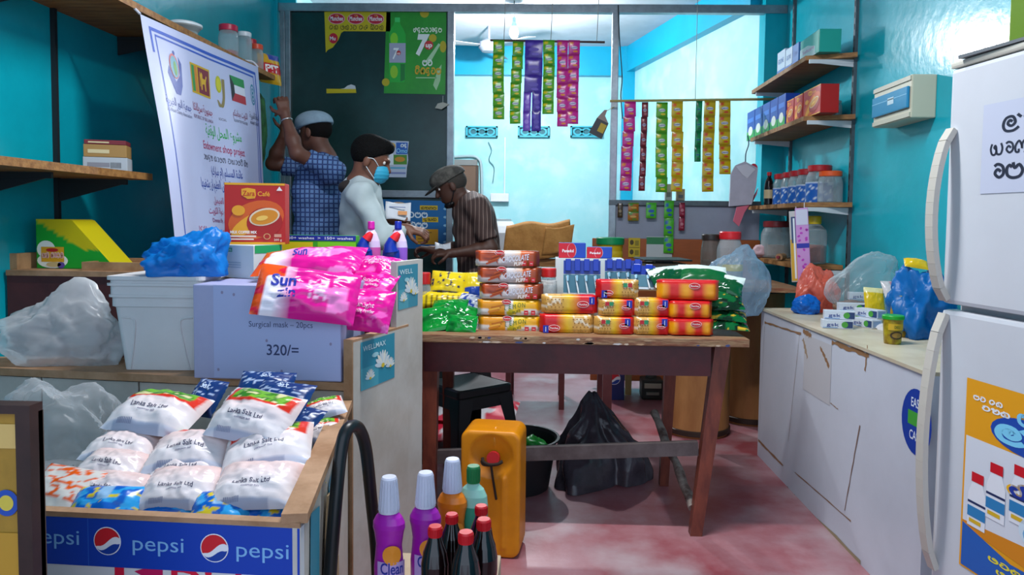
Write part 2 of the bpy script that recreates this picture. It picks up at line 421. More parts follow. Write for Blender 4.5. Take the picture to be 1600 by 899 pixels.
def blob(size, seed, amp=.25, ridge=.12, base=None, sub=5, mat=None, fn=None, fr=1.6):
    """crumpled bag sitting on z=0: facetted folds"""
    bm = bmesh.new(); bmesh.ops.create_icosphere(bm, subdivisions=sub, radius=1)
    for v in bm.verts:
        p = v.co.copy(); q = p*fr+Vector((seed*3.1, seed*1.7, seed*.9))
        a = vor(q, .9); b = vor(q+Vector((5, 2, 1)), 2.1)
        r = .85+amp*mnoise.noise(q)+ridge*2.2*(a[0]-.35)+ridge*1.0*(b[0]-.35)+ridge*.35*(1-2*abs(mnoise.noise(q*6)))
        p *= r
        if fn: p = fn(p)
        v.co = Vector((p.x*size[0]/2, p.y*size[1]/2, max(0, (p.z+.6)/1.6*size[2])))
    m = MB(); m.add([v.co for v in bm.verts], [[v.index for v in f.verts] for f in bm.faces], mat, True); bm.free(); return m
# ================================================================== setting
XL, XR, DP, DB, ZC, Y0 = -2.05, 1.70, 5.4, 8.0, 3.13, -0.7
def two_tone(h1, h2, h3, rough=.4, s1=1.2, s2=9, bump=.05):
    m = mt(h1, rough, h2=h2, scale=s1, bump=bump, bscale=60).copy(); nt = m.node_tree; b = nt.nodes['Principled BSDF']
    tc = next(n for n in nt.nodes if n.type == 'TEX_COORD'); n = nt.nodes.new('ShaderNodeTexNoise'); n.inputs['Scale'].default_value = s2; n.inputs['Detail'].default_value = 8
    nt.links.new(tc.outputs['Object'], n.inputs['Vector']); r = nt.nodes.new('ShaderNodeValToRGB'); nt.links.new(n.outputs[0], r.inputs[0])
    r.color_ramp.elements[0].position = .5; r.color_ramp.elements[1].position = .72
    src = b.inputs['Base Color'].links[0].from_socket; mx = nt.nodes.new('ShaderNodeMix'); mx.data_type = 'RGBA'
    nt.links.new(r.outputs[0], mx.inputs[0]); nt.links.new(src, mx.inputs[6]); mx.inputs[7].default_value = (*lin(h3), 1)
    nt.links.new(mx.outputs[2], b.inputs['Base Color']); return m
m_floor = two_tone('#a5787e', '#8a3e46', '#b0a0a4', .33, 1.5, 2.2, .04)
m_teal = mt('#0ba3b4', .22, var=.08, scale=2.2, bump=.16, bscale=16)
m_teal2 = mt('#0aa0c4', .35, var=.06, scale=3)
m_aqua = two_tone('#a6d6da', '#92d0d6', '#b8dee0', .5, 1.2, 4, .05)
m_ceil = mt('#bcc0c8', .7, var=.12, scale=2)
m_alu = mt('#8d979e', .38, metal=.75, var=.15, scale=12)
m_alud = mt('#5d666c', .45, metal=.6, var=.2, scale=12)
m_tint = mt('#1c3b3a', .22, var=.25, scale=2.5)
m_grey = mt('#8f95a6', .45, var=.07, scale=3)
m_brown = mt('#9c5227', .45, var=.15, scale=4, stretch=(1, 1, 6))
m_wood = mt('#a5753f', .6, h2='#7d5127', scale=5, bump=.2, bscale=30, stretch=(1, 8, 8))
m_woodx = mt('#a5753f', .6, h2='#7a4f28', scale=5, bump=.2, bscale=30, stretch=(8, 1, 8))
m_pale = mt('#b98f66', .65, h2='#8f6a48', scale=6, bump=.15, bscale=30)
m_redw = mt('#5b2a2a', .45, h2='#4a1f22', scale=5, bump=.1, bscale=25)
m_white = mt('#d9dadd', .4, var=.05, scale=6)
m_black = mt('#0d0e10', .4)
m_iron = mt('#2a3034', .5, metal=.4)

f = MB(); f.b2((-2.3, -3, -.06), (2.2, DB+.1, 0), m_floor); struct(f.build('floor'))
f = MB(); f.b2((-2.3, Y0, ZC), (2.2, DB+.2, ZC+.08), m_ceil); struct(f.build('ceiling'))
f = MB(); f.b2((XL-.1, Y0, 0), (XL, DP+.02, ZC), m_teal); struct(f.build('wall_left'))
f = MB(); f.b2((XR, Y0, 0), (XR+.1, DP+.16, ZC), m_teal); struct(f.build('wall_right'))
f = MB(); f.b2((1.545, DP-.02, 0), (XR, DP+.16, ZC), m_teal); struct(f.build('trim_1'))
f = MB(); f.b2((-2.2, DB, 0), (1.2, DB+.1, ZC), m_aqua); wb = struct(f.build('wall_back'))
f = MB(); f.b2((-2.2, DB-.10, P(840, 120, DB).z), (1.0, DB, ZC), m_teal2); struct(f.build('trim_2'))
a, b = P(985, 200, DB-.02), P(1186, 200, DP+.1); a.z = b.z = 0
u = (b-a).normalized(); n = Vector((u.y, -u.x, 0))
def slab(a, b, z0, z1, t, mat, name):
    m = MB(); n = Vector(((b-a).y, -(b-a).x, 0)).normalized()
    if n.x < 0: n = -n
    vs = [a, b, b+n*t, a+n*t]; vs = [Vector((v.x, v.y, z0)) for v in vs]+[Vector((v.x, v.y, z1)) for v in vs]
    m.add(vs, [(3, 2, 1, 0), (4, 5, 6, 7), (0, 1, 5, 4), (1, 2, 6, 5), (2, 3, 7, 6), (3, 0, 4, 7)], mat); return struct(m.build(name))
slab(a, b, 0, ZC, .1, m_aqua, 'wall_back_right')
slab(a+Vector((-.09, 0, 0)), b+Vector((-.09, 0, 0)), 2.86, ZC, .12, m_teal2, 'trim_3')
f = MB(); f.b2((a.x-.10, DB-.12, 0), (a.x+.06, DB, ZC), m_teal2); struct(f.build('trim_4'))
f = MB(); f.b2((-2.2, DP+.1, 0), (-2.1, DB, ZC), m_aqua); struct(f.build('wall_back_left'))
# ventilation blocks in the back wall
for px in (753, 834, 916):
    c = P(px, 206, DB-.02); w, h = 49*S(DB), 17*S(DB); m = MB(); dk = mt('#2d6f7c', .6); tq = mt('#2fa6b8', .5)
    m.box((c.x, DB-.004, c.z), (w, .01, h), dk)
    for s_ in (-1, 1):
        m.box((c.x, DB-.018, c.z+s_*(h/2-.008)), (w, .045, .016), tq); m.box((c.x+s_*(w/2-.009), DB-.018, c.z), (.018, .045, h), tq)
    mp = plane((c.x, DB-.025, c.z), (1, 0, 0), (0, 0, 1))
    for k in (-1, 0, 1): m.ell(mp, k*w*.27, 0, w*.15, h*.36, tq, inner=.62, L=2)
    for k in (-.5, .5): m.ell(mp, k*w*.27, 0, w*.06, h*.1, tq, L=2)
    m.build('vent_block', wb)
# partition: aluminium frame, tinted sheet, low panels
pt = bpy.data.objects.new('wall_partition', None); SC.collection.objects.link(pt); struct(pt)
def X(px, py=200, d=DP): return P(px, py, d).x
zr = P(800, 14, DP).z; xl, xr = X(444, 150), XR
def member(lo, hi, mat=m_alu, name='post'): f = MB(); f.b2(lo, hi, mat, .004); return f.build(name, pt)
member((xl-.03, DP-.03, zr-.03), (XR, DP+.03, zr+.03), name='rail')
for px, w_, z0 in ((444, .035, 0), (452, .04, 0), (704, .05, 0), (959, .05, 0)):
    x = X(px); member((x-w_/2, DP-.028, z0), (x+w_/2, DP+.028, zr))
z1 = P(640, 304, DP).z
xa, xb = X(455), X(700)
member((xa, DP-.006, z1+.03), (xb, DP+.006, zr-.03), m_tint, 'tinted_panel')
member((xa, DP-.03, z1-.025), (xb, DP+.03, z1+.03), name='rail')
member((xa, DP-.006, .03), (xb, DP+.006, z1-.025), m_tint, 'tinted_panel')
xa, xb = X(955, 350), 1.55
z2, z3 = P(1070, 318, DP).z, P(1070, 374, DP).z
member((xa-.02, DP-.03, z2-.02), (xb, DP+.03, z2+.02), m_alud, name='rail')
member((xa, DP-.008, z3), (xb, DP+.008, z2-.02), m_grey, 'grey_panel')
member((X(925, 400), DP-.03, .06), (xb, DP+.01, z3), m_brown, 'brown_panel')
member((xl-.12, DP-.05, 0), (xl-.03, DP+.05, ZC), m_teal, 'jamb')
member((-2.06, DP-.01, zr+.03), (-1.9, DP+.01, ZC), m_teal, 'filler')

# ------------------------------------------------------------------ bulbs
def bulb(px, py, d, watt, label, col=(.93, .96, 1)):
    c = P(px, py, d); t = thing('light_bulb', label, 'lamp', c)
    m = MB(); m.lathe([(.0, -.055), (.022, -.05), (.036, -.03), (.04, -.005), (.034, .025), (.02, .045)], mt('#eef2ff', .3, emis=30), n=20); g = m.build('glass_globe', t)
    m = MB(); m.lathe([(.02, .045), (.021, .07), (.016, .085), (.016, .12), (.006, .13)], mt('#8fb6c9', .4), n=16); m.build('socket', t)
    m = MB(); m.tube([(0, 0, .125), (.004, 0, .5*(ZC-c.z)), (0, 0, ZC-c.z)], .004, m_iron, 6); m.build('cord', t)
    lamp('bulb_light', 'POINT', c+Vector((0, 0, -.07)), watt, col, shadow_soft_size=.035)
bulb(803, 50, 6.3, BULB_W, 'glowing white bulb hanging in the room beyond the sachet strips')

# ------------------------------------------------------------------ shelves
def bracket(m, p, dx, mat, drop=.22):
    """steel bracket from wall point p, reaching dx in x"""
    x, y, z = p
    m.b2((x, y-.006, z-.025), (x+dx*.95, y+.006, z-.003), mat)
    m.add([(x, y-.004, z-.02), (x+dx*.93, y-.004, z-.02), (x, y-.004, z-.025-drop*.25), (x, y+.004, z-.02), (x+dx*.93, y+.004, z-.02), (x, y+.004, z-.025-drop*.25)],
          [(0, 1, 2), (5, 4, 3), (0, 3, 4, 1), (1, 4, 5, 2), (2, 5, 3, 0)], mat)
m_brk = mt('#c9cdd0', .45)
rs = thing('wall_shelving', 'four wooden shelf boards on slotted steel uprights on the right wall', 'shelf', (XR, 4.6, 0))
SHZ = {}
SD = .27
yn, yf = 4.08, 5.22
for k, (px, py) in enumerate(((1300, 81), (1300, 178), (1300, 316), (1290, 416))):
    p = PX(px, py, XR-SD+.09); z = P(px, py, yn).z; SHZ[k] = z
    m = MB(); y0 = yn-4.6+(.0 if k < 3 else .1)
    vs = [(-SD, y0+.10, 0), (-.02, y0, 0), (-.005, yf-4.6+.05, 0), (-SD, yf-4.6+.05, 0)]
    vs = [(a, b, z-.026) for a, b, _ in vs]+[(a, b, z) for a, b, _ in vs]
    m.add(vs, [(3, 2, 1, 0), (4, 5, 6, 7), (0, 1, 5, 4), (1, 2, 6, 5), (2, 3, 7, 6), (3, 0, 4, 7)], m_wood); m.build('plank', rs)
    for y in (yn+.06, yf-.03):
        m = MB(); bracket(m, (-.005, y-4.6, z-.026), -SD, m_brk, .08); m.build('bracket', rs)
for y in (yn+.06, yf-.03):
    m = MB(); m.b2((-.018, y-4.6-.012, .75), (0, y-4.6+.012, ZC), m_alud)
    for k in range(36): m.b2((-.0195, y-4.6-.004, .8+k*.064), (-.017, y-4.6+.004, .83+k*.064), m_black)
    m.build('upright', rs)
# left shelves
LS = .35; ZU, ZLO = 2.12, 1.43
ls = thing('wall_shelf', 'long high wooden shelf on the left wall above the banner', 'shelf', (XL, 3.5, ZU))
m = MB(); m.b2((.0, -1.1, -.028), (LS, .95, 0), m_wood); m.build('plank', ls)
for y in (-.9, -.1, .7):
    m = MB(); bracket(m, (.005, y, -.028), LS, m_iron, .25); m.build('bracket', ls)
ls = thing('wall_shelf', 'lower wooden shelf on the dark left wall, behind the banner', 'shelf', (XL, 2.3, ZLO))
m = MB(); m.b2((.0, -1.0, -.028), (LS, .76, 0), m_wood); m.build('plank', ls)
for y in (-.25, .2, .65):
    m = MB(); bracket(m, (.005, y, -.028), LS*.9, m_iron, .3); m.b2((.0, y-.008, -.4), (.02, y+.008, .7), m_iron); m.build('bracket', ls)
# ================================================================== left side: counter, bin, packs
def orient(c, yaw=0, tip=0, roll=0):
    r = math.radians
    return Matrix.Translation(c) @ Matrix.Rotation(r(yaw), 4, 'Z') @ Matrix.Rotation(r(tip), 4, 'X') @ Matrix.Rotation(r(roll), 4, 'Y')
def quadprism(pts, z0, z1, mat, m=None):
    m = m or MB(); n = len(pts); vs = [Vector((p[0], p[1], z0)) for p in pts]+[Vector((p[0], p[1], z1)) for p in pts]
    return m.add(vs, [tuple(range(n))[::-1], tuple(range(n, 2*n))]+[(k, (k+1) % n, n+(k+1) % n, n+k) for k in range(n)], mat)
m_lam = mt('#b9b4ac', .5, h2='#a8a199', scale=4, bump=.05, bscale=30)
m_lamw = mt('#c9c6bf', .42, h2='#b4aea4', scale=3)
m_ply = mt('#b48d6d', .65, h2='#96704f', scale=8, bump=.1, bscale=40)
# --- long low counter whose top carries the bag, tub and mask box
ZT = .75
C_, D_ = PZ(-82, 570, ZT), PZ(540, 597, ZT)
dv = (D_-C_).normalized(); nv = Vector((-dv.y, dv.x, 0))
ct = thing('shop_counter', 'long low counter with a pale panelled front behind the salt bags', 'counter', (C_.x, C_.y, 0))
L = (D_-C_).length; T0 = Matrix.Translation((-C_.x, -C_.y, 0))
m = quadprism([C_+nv*.02, D_+nv*.02, D_+nv*.36, C_+nv*.14], 0, ZT-.02, m_lam); m.T = None
o = m.build('body', ct); o.matrix_basis = T0
for k in range(4):
    m = quadprism([C_+dv*(L*k/4+.003), C_+dv*(L*(k+1)/4-.003), C_+dv*(L*(k+1)/4-.003)+nv*.02, C_+dv*(L*k/4+.003)+nv*.02], .02, ZT-.03, m_lam); m.build('front_panel', ct).matrix_basis = T0
m = quadprism([C_-nv*.015, D_-nv*.015, D_+nv*.37, C_+nv*.145], ZT-.024, ZT, m_ply); m.build('top_board', ct).matrix_basis = T0
# --- red-brown cabinet behind it
yr = 2.66
cb = thing('wooden_cabinet', 'dark red-brown cabinet standing behind the clear plastic bag', 'cabinet', (-1.35, yr, 0))
m = MB(); m.b2((-.68, .02, 0), (.68, .40, 1.02), m_redw); m.build('body', cb)
m = MB(); m.b2((-.69, -.0, .02), (.69, .02, 1.02), m_redw); m.build('front_panel', cb)
m = MB(); m.b2((-.69, -.005, 1.02), (.70, .42, 1.04), m_ply); m.build('top_board', cb)
# open wooden trays on it, and the green box
def tray(x0, x1, y0, y1, h, label):
    t = thing('wooden_tray', label, 'tray', ((x0+x1)/2, (y0+y1)/2, 1.04)); w, d = x1-x0, y1-y0
    for lo, hi in (((-w/2, -d/2, 0), (w/2, -d/2+.015, h)), ((-w/2, d/2-.015, 0), (w/2, d/2, h)), ((-w/2, -d/2+.016, 0), (-w/2+.015, d/2-.016, h)), ((w/2-.015, -d/2+.016, 0), (w/2, d/2-.016, h))):
        q = MB(); q.b2(lo, hi, m_pale); q.build('board', t)
    q = MB(); q.b2((-w/2+.016, -d/2+.016, 0), (w/2-.016, d/2-.016, .01), m_pale); q.build('base', t)
a = P(2, 400, 2.73); b = P(38, 400, 2.73); tray(a.x, b.x, 2.69, 3.0, P(20, 396, 2.70).z-1.04, 'pale wooden tray at the left edge of the red-brown cabinet')
a = P(138, 410, 2.72); b = P(243, 410, 2.72); tray(a.x, b.x, 2.68, 2.98, P(200, 410, 2.7).z-1.04, 'pale wooden tray holding the end of the green and yellow box')
# green display box with sloped side: side profile in x-z, standing behind the cabinet front
c = P(58, 430, 2.76); s = S(2.76)
gb = thing('snack_box', 'green and yellow cardboard display box with a sloped top', 'box', (c.x, 2.76, 1.042))
hz, wx = 78*s, 128*s
m = MB(); sh = [(0, 0), (wx, 0), (wx, .012), (57*s, hz), (0, hz)]
gm = printed(.45)
def gpaint(u, v): return mixc(lin('#18a82a'), lin('#d2c400'), max(0, min(1, (u*.9+v*.9-.75)*3))) if v > .35-.25*u else lin('#19a52e')
mpb = plane((0, 0, 0), (1, 0, 0), (0, 0, 1))
NX, NZ = 24, 16
def top_at(x): return hz if x < 57*s else max(.012, hz*(1-(x-57*s)/(wx-57*s)))
m.grid(lambda a, b: Vector((a*wx, 0, b*top_at(a*wx))), NX, NZ, gm, lambda a, b: lin('#ccbe0a') if (b*top_at(a*wx)/hz > .96-.95*a*1.02 and b*top_at(a*wx)/hz > .38-.0*a) and b*top_at(a*wx)/hz > .30+.25*(a-.45) else lin('#17a52c'), False)
m.grid(lambda a, b: Vector((a*wx, .14, b*top_at(a*wx))), NX, 2, gm, lambda a, b: lin('#17a52c'), False, True)
m.grid(lambda a, b: Vector((a*wx, b*.14, top_at(a*wx))), NX, 2, gm, lambda a, b: lin('#c8b90c'), False)
m.grid(lambda a, b: Vector((0, b*.14, a*hz)), 2, 2, gm, lambda a, b: lin('#17a52c'), False)
m.build('carton', gb)
m = MB(); q = FR(0, -.001, 0)
m.ell(q, 16*s, 30*s, 15*s, 14*s, '#e8efe4', 1); m.ell(q, 26*s, 12*s, 25*s, 12*s, '#e8efe4', 1); m.rect(q, 8*s, 10*s, 45*s, 34*s, '#d8a21c', 2); m.ell(q, 26*s, 29*s, 10*s, 3*s, '#b5201c', 3)
m.text(q, '', 27*s, 17*s, 8*s, '#fffdf0', 4, w=34*s, raw=glyphs(['ya', 'ka', ' ', 'sa', 'e', 'ta', 'ka'], .3)); m.text(q, '', 27*s, 17*s, 8*s, '#c0202a', 5, w=34*s, raw=glyphs(['ya', 'ka', ' ', 'sa', 'e', 'ta', 'ka'], .13))
m.ell(q, 28*s, 6*s, 12*s, 4*s, '#c9b27c', 3); m.ell(q, 40*s, 5*s, 6*s, 5*s, '#5d4a9c', 3)
m.build('printed_label', gb)
# --- end panels of the counter on the right
a, b = PZ(552, 533, .88), PZ(618, 514, .88)
ep = thing('end_panel', 'stepped white board closing the counter end, with torn teal flower posters', 'panel', (a.x, a.y, 0))
dv2 = Vector(((b-a).x, (b-a).y, 0)).normalized(); n2 = Vector((dv2.y, -dv2.x, 0))
Tp = Matrix.Translation((-a.x, -a.y, 0))
e0 = a; e1 = a+dv2*.36
m = quadprism([e0, e1, e1-n2*.028, e0-n2*.028], 0, .875, m_lamw); m.build('low_board', ep).matrix_basis = Tp
m = quadprism([e0-dv2*.004, e1, e1-n2*.03, e0-dv2*.004-n2*.03], .875, .883, m_ply)
quadprism([e0-dv2*.006, e0-dv2*.001, e0-dv2*.001-n2*.03, e0-dv2*.006-n2*.03], .0, .883, m_ply, m); m.build('edge_strip', ep).matrix_basis = Tp
g0 = P(617, 450, 2.42); g0.z = 0; g1 = P(658, 450, 2.62); g1.z = 0; gd = (g1-g0).normalized(); gn = Vector((gd.y, -gd.x, 0))
m = quadprism([g0+gn*.006, g1+gn*.006, g1-gn*.016, g0-gn*.016], 0, 1.105, m_lamw); m.build('tall_board', ep).matrix_basis = Tp
def flowers(mp, w, h, seed, word):
    m = MB(); m.rect(mp, 0, 0, w, h, '#2f8fa6', 1); r = random.Random(seed)
    m.rect(mp, 0, 0, w*.5, h*.45, '#4aa3b4', 2)
    for cx, cy, sc in ((.62, .38, 1), (.85, .3, .6), (.25, .2, .6)):
        for k in range(9):
            an = math.pi*(.05+.9*k/8); l = h*.34*sc
            m.ell(mp, w*cx+math.cos(an)*l*.5, h*cy+math.sin(an)*l*.5, l*.5, l*.14, ('#e8e6d6', '#d9dfe0', '#c6d6dd')[k % 3], 3+k*.2, 10, an)
        m.ell(mp, w*cx, h*cy, w*.05*sc, h*.05*sc, '#d8bf3a', 6, 10)
    m.text(mp, word, w*.38, h*.80, h*.11, '#cfe6ea', 4, w=w*.66); m.ell(mp, w*.4, h*.66, w*.1, h*.05, '#9fd0d8', 4)
    return m
def on_panel(px0, py0, px1, py1, o, d_, n_):
    """rectangle on the vertical plane through o with direction d_ hit by two pixel corners"""
    def hit(px, py):
        r = ray(px, py); nn = Vector((n_.x, n_.y, 0)); t = (Vector((o.x, o.y, CAMH))-Vector((0, 0, CAMH))).dot(nn)/r.dot(nn); p = Vector((0, 0, CAMH))+r*t
        return (p-Vector((o.x, o.y, 0))).dot(d_), p.z
    return hit(px0, py0), hit(px1, py1)
(u0, z0), (u1, z1_) = on_panel(563, 612, 616, 520, e0, dv2, n2)
mp = plane(Vector((e0.x, e0.y, 0))+n2*.001+dv2*u0+Vector((0, 0, z0)), dv2, (0, 0, 1)); flowers(mp, u1-u0, z1_-z0, 1, 'WELLMAX').build('flower_poster', ep).matrix_basis = Tp
(u0, z0), (u1, z1_) = on_panel(619, 485, 650, 412, g0, gd, gn)
mp = plane(g0+gn*.007+gd*u0+Vector((0, 0, z0)), gd, (0, 0, 1)); flowers(mp, u1-u0, z1_-z0, 2, 'WELL').build('flower_poster', ep).matrix_basis = Tp
# --- bin with the salt bags
ZB = .65
A, B = PZ(-60, 794, ZB), PZ(470, 820, ZB); Bk = PZ(545, 640, .67); Bk = Vector((Bk.x, min(Bk.y, D_.y-.03), 0))
bn = thing('goods_bin', 'open bin of salt bags with a blue drinks band along its front', 'bin', (A.x, A.y, 0)); Tb = Matrix.Translation((-A.x, -A.y, 0))
fd = Vector(((B-A).x, (B-A).y, 0)).normalized(); fn_ = Vector((fd.y, -fd.x, 0))
def bpart(m, name): o = m.build(name, bn); o.matrix_basis = Tb; return o
bpart(quadprism([A, B, B-fn_*.016, A-fn_*.016], .02, ZB, m_white), 'front_board')
bpart(quadprism([A+fn_*.004, B+fn_*.004, B-fn_*.02, A-fn_*.02], ZB-.006, ZB+.004, m_ply), 'front_edge')
sd = Vector((Bk.x-B.x, Bk.y-B.y, 0)); sl = sd.length; sd.normalize(); sn = Vector((sd.y, -sd.x, 0))
bpart(quadprism([B, B+sd*sl, B+sd*sl-sn*.016, B-sn*.016], .02, ZB, m_lamw), 'side_board')
m = MB(); m.bar(B-sn*.012+Vector((0, 0, ZB-B.z+.012)), B+sd*sl-sn*.012+Vector((0, 0, .69-B.z)), .05, .02, m_ply); bpart(m, 'top_strip')
bk2 = Vector((A.x-.1, A.y+.7, 0))
bpart(quadprism([A-fn_*.02, B-fn_*.02-sn*.02, B+sd*sl-sn*.02, Vector((A.x-.02, C_.y-.06, 0))], .50, .52, m_ply), 'base')
# band with roundels
q = plane(A+fn_*.001+Vector((0, 0, -A.z)), fd, (0, 0, 1))
def on_front(px, py):
    r = ray(px, py); t = A.dot(fn_)/r.dot(fn_) if False else (Vector((A.x, A.y, 0))).dot(fn_)/Vector((r.x, r.y, 0)).dot(fn_); p = r*t+Vector((0, 0, CAMH)); return (Vector((p.x, p.y, 0))-Vector((A.x, A.y, 0))).dot(fd), p.z
LB = (B-A).length
m = MB(); zb0, zb1 = on_front(300, 893)[1], ZB-.008
m.rect(q, 0, zb0, LB-.002, zb1, '#0b3fae', 1); m.rect(q, on_front(139, 850)[0]-.001, zb0, on_front(139, 850)[0]+.001, zb1, '#2a5fc4', 2)
def roundel(m, q, u, v, r):
    m.ell(q, u, v, r, r, '#e9ecf2', 3, 28)
    arc = lambda a0, a1, n=14: [(u+r*.93*math.cos(a0+(a1-a0)*k/n), v+r*.93*math.sin(a0+(a1-a0)*k/n)) for k in range(n+1)]
    a0, a1 = math.radians(15), math.radians(205)
    pA = arc(a0, a1); w = [(u+r*(-.84+1.74*t), v+r*(-.39+.63*t)+r*.16*math.sin(t*6.28+math.pi)+r*.05) for t in [k/10 for k in range(1, 10)]]
    m.poly(q, pA+w, '#d0202c', 4)
    pB = arc(math.radians(215), math.radians(350)); w2 = [(u+r*(.9-1.66*t), v+r*(-.16-.37*t)+r*.14*math.sin(t*6.28)-r*.08) for t in [k/10 for k in range(1, 10)]]
    m.poly(q, pB+w2, '#123f9f', 4)
for px, py in ((169, 845), (336, 856)):
    u_, v_ = on_front(px, py); roundel(m, q, u_, v_, .029)
for px, py, w_ in ((86, 840, 82), (248, 852, 82), (411, 862, 82)):
    u_, v_ = on_front(px, py); m.text(q, 'pepsi', u_, v_-.012, .032, '#7fb6e8', 3, w=w_*S(1.47), bold=0)
bpart(m, 'drinks_band')
m = MB(); q2 = plane(A+fn_*.0005+Vector((0, 0, -A.z)), fd, (0, 0, 1))
u_, v_ = on_front(360, 897); m.text(q2, 'Dialog', u_, v_-.052, .062, '#d8163f', .2, w=190*S(1.46), bold=.02)
u_, v_ = on_front(188, 880); m.rect(q2, u_-.012, v_-.13, u_+.008, v_+.0, '#d8163f', .2)
u_, v_ = on_front(210, 893); m.poly(q2, [(u_, v_), (u_+.06, v_+.02), (u_+.06, v_-.03)], '#c4145a', .3)
bpart(m, 'lettering')
# torn teal posters and cardboard on the outer side of the bin
m = MB(); q = plane(B+sn*.002+Vector((0, 0, -B.z)), sd, (0, 0, 1))
m.poly(q, [(.08, .35), (.2, .30), (.22, .60), (.1, .63)], '#2f8aa3', 1); m.poly(q, [(.34, .42), (.5, .45), (.5, .62), (.36, .6)], '#2f7f9e', 1)
bpart(m, 'torn_poster')
for k, pts in enumerate(([(.26, .38), (.46, .37), (.47, .56), (.3, .59), (.27, .5)], [(.3, .2), (.5, .21), (.49, .36), (.36, .37), (.29, .33)])):
    m = MB(); m.prism(pts, mt('#bb9f7a', .8, var=.1), lambda u_, v_, h_: q(u_, v_, .004+h_), .004); bpart(m, 'torn_cardboard')
# --- display case at the left edge
a = P(46, 648, 1.12)
dc = thing('framed_board', 'dark framed board with a yellow printed panel at the left edge', 'board', (a.x, 1.12, 0)); zt = a.z
dk = mt('#3a2420', .5, var=.3, scale=9)
m = MB(); m.b2((-.024, 0, 0), (0, .03, zt), dk); m.build('frame_post', dc)
m = MB(); m.b2((-.5, 0, zt), (0, .03, zt+.014), dk); m.build('top_frame', dc)
m = MB(); q = FR(0, .012, 0); m.b2((-.5, .014, 0), (-.024, .02, zt), mt('#a9802c', .5, var=.2)); m.rect(q, -.2, zt-.32, -.024, zt-.2, '#c08f2e', 1); m.ell(q, -.05, zt-.15, .02, .022, '#2a4fae', 2); m.ell(q, -.05, zt-.15, .012, .013, '#d8c04a', 3); m.rect(q, -.2, zt-.06, -.024, zt-.02, '#d9b46a', 1); m.build('printed_panel', dc)
m = MB(); m.b2((-.5, .02, 0), (-.0, .032, zt), mt('#59453a', .6)); m.build('back_board', dc)

# ------------------------------------------------------------------ bags of salt
def salt_paint(seed, vp=.62):
    r = random.Random(seed)
    def f(u, v):
        w = lin('#e9dfe0'); pk = lin('#e6c3bd'); c = mixc(w, pk, max(0, (v-.3)*1.6))
        if v > vp and .08 < u < .95:
            c = lin('#d8321f')
            if v > vp+.08 and .14 < u < .88:
                t = nz(u*9+seed, v*7, 2); c = lin('#6fae2a') if t > .05 else lin('#3c7d1e') if t > -.25 else lin('#d8d29a')
        if v > vp and u <= .08: c = w
        if v > .95: c = lin('#e4e6ea')
        if v < .10: c = lin('#aab0c6') if .15 < u < .75 else lin('#d5d5e2')
        return c
    return f
def salt_bag(px, py, d, yaw, tip, roll, label, sc=1.0, seed=0, w=.185, h=.135, t=.044, vp=.62):
    pm = printed(.22)
    m, mp = pillow(w*sc, h*sc, t*sc, salt_paint(seed, vp), pm, wr=.22, seed=seed, nu=36, nv=30)
    o = thing('salt_bag', label, 'bag', group='bags of salt in the bin', M=orient(P(px, py, d), yaw, tip-9, roll))
    m.build('bag', o)
    m = MB(); m.text(mp, 'Lanka Salt Ltd', 0, -.2*h*sc, .011*sc, '#3a3a5a', 1, w=.085*sc); m.text(mp, 'common salt', 0, -.27*h*sc, .005*sc, '#6a6a8a', 1, w=.04*sc)
    m.build('lettering', o); m = MB()
    for k in range(9): m.rect(mp, (-.055+k*.004)*sc, -.46*h*sc, (-.053+k*.004)*sc, -.40*h*sc, '#8a90ac', 1)
    m.build('barcode', o)
    return o
salt = [(178, 768, 1.60, -6, 34, 2, 'salt bag low in the pile, nearest the orange lettered pack', .82),
 (285, 764, 1.60, 3, 36, 0, 'salt bag low in the middle of the pile, above the blue packs', .92),
 (402, 760, 1.59, 4, 36, -2, 'salt bag low at the right front of the pile', 1.0),
 (178, 732, 1.68, -7, 30, 5, 'salt bag in the third layer at the left of the pile', .85),
 (292, 738, 1.68, 4, 30, -3, 'salt bag in the third layer at the middle of the pile', .9),
 (195, 702, 1.76, -5, 26, 5, 'salt bag in the second layer on the left of the pile', .92),
 (300, 708, 1.72, 5, 30, -3, 'salt bag in the second layer in the middle, lettering forward', 1.04),
 (420, 702, 1.70, 14, 34, -8, 'salt bag in the second layer on the right, red print showing', 1.1),
 (248, 648, 1.84, -8, 30, 4, 'salt bag at the top left of the pile', 1.2),
 (400, 652, 1.74, -17, 46, 6, 'salt bag at the top right of the pile, tipped forward', 1.12),
 (506, 640, 1.98, 30, 30, -12, 'small salt bag at the right rear of the bin', .62),
 (500, 677, 1.92, 25, 30, -12, 'small salt bag under another at the right rear of the bin', .66)]
for k, (px, py, d, ya, ti, ro, lb, sc) in enumerate(salt): salt_bag(px, py, d, ya, ti, ro, lb, sc, seed=k*3+1, vp=(.97, .97, .97, .97, .97, .95, .80, .55, .55, .58, .5, .5)[k])
def soft_pack(name, px, py, d, ya, ti, ro, size, paint, label, seed=0, texts=(), group=None, rough=.25, wr=.2, nu=28, nv=22, cat='packet', flatb=.35):
    m, mp = pillow(size[0], size[1], size[2], paint, printed(rough), wr=wr, seed=seed, nu=nu, nv=nv, flatb=flatb)
    o = thing(name, label, cat, M=orient(P(px, py, d), ya, ti, ro), group=group); m.build('pouch', o)
    if texts:
        m = MB()
        for t in texts: t(m, mp)
        m.build('lettering', o)
    return o
def navy(u, v): return lin('#17356f') if nz(u*8, v*14, 4) < .28 or v < .45 else lin('#aebedc')
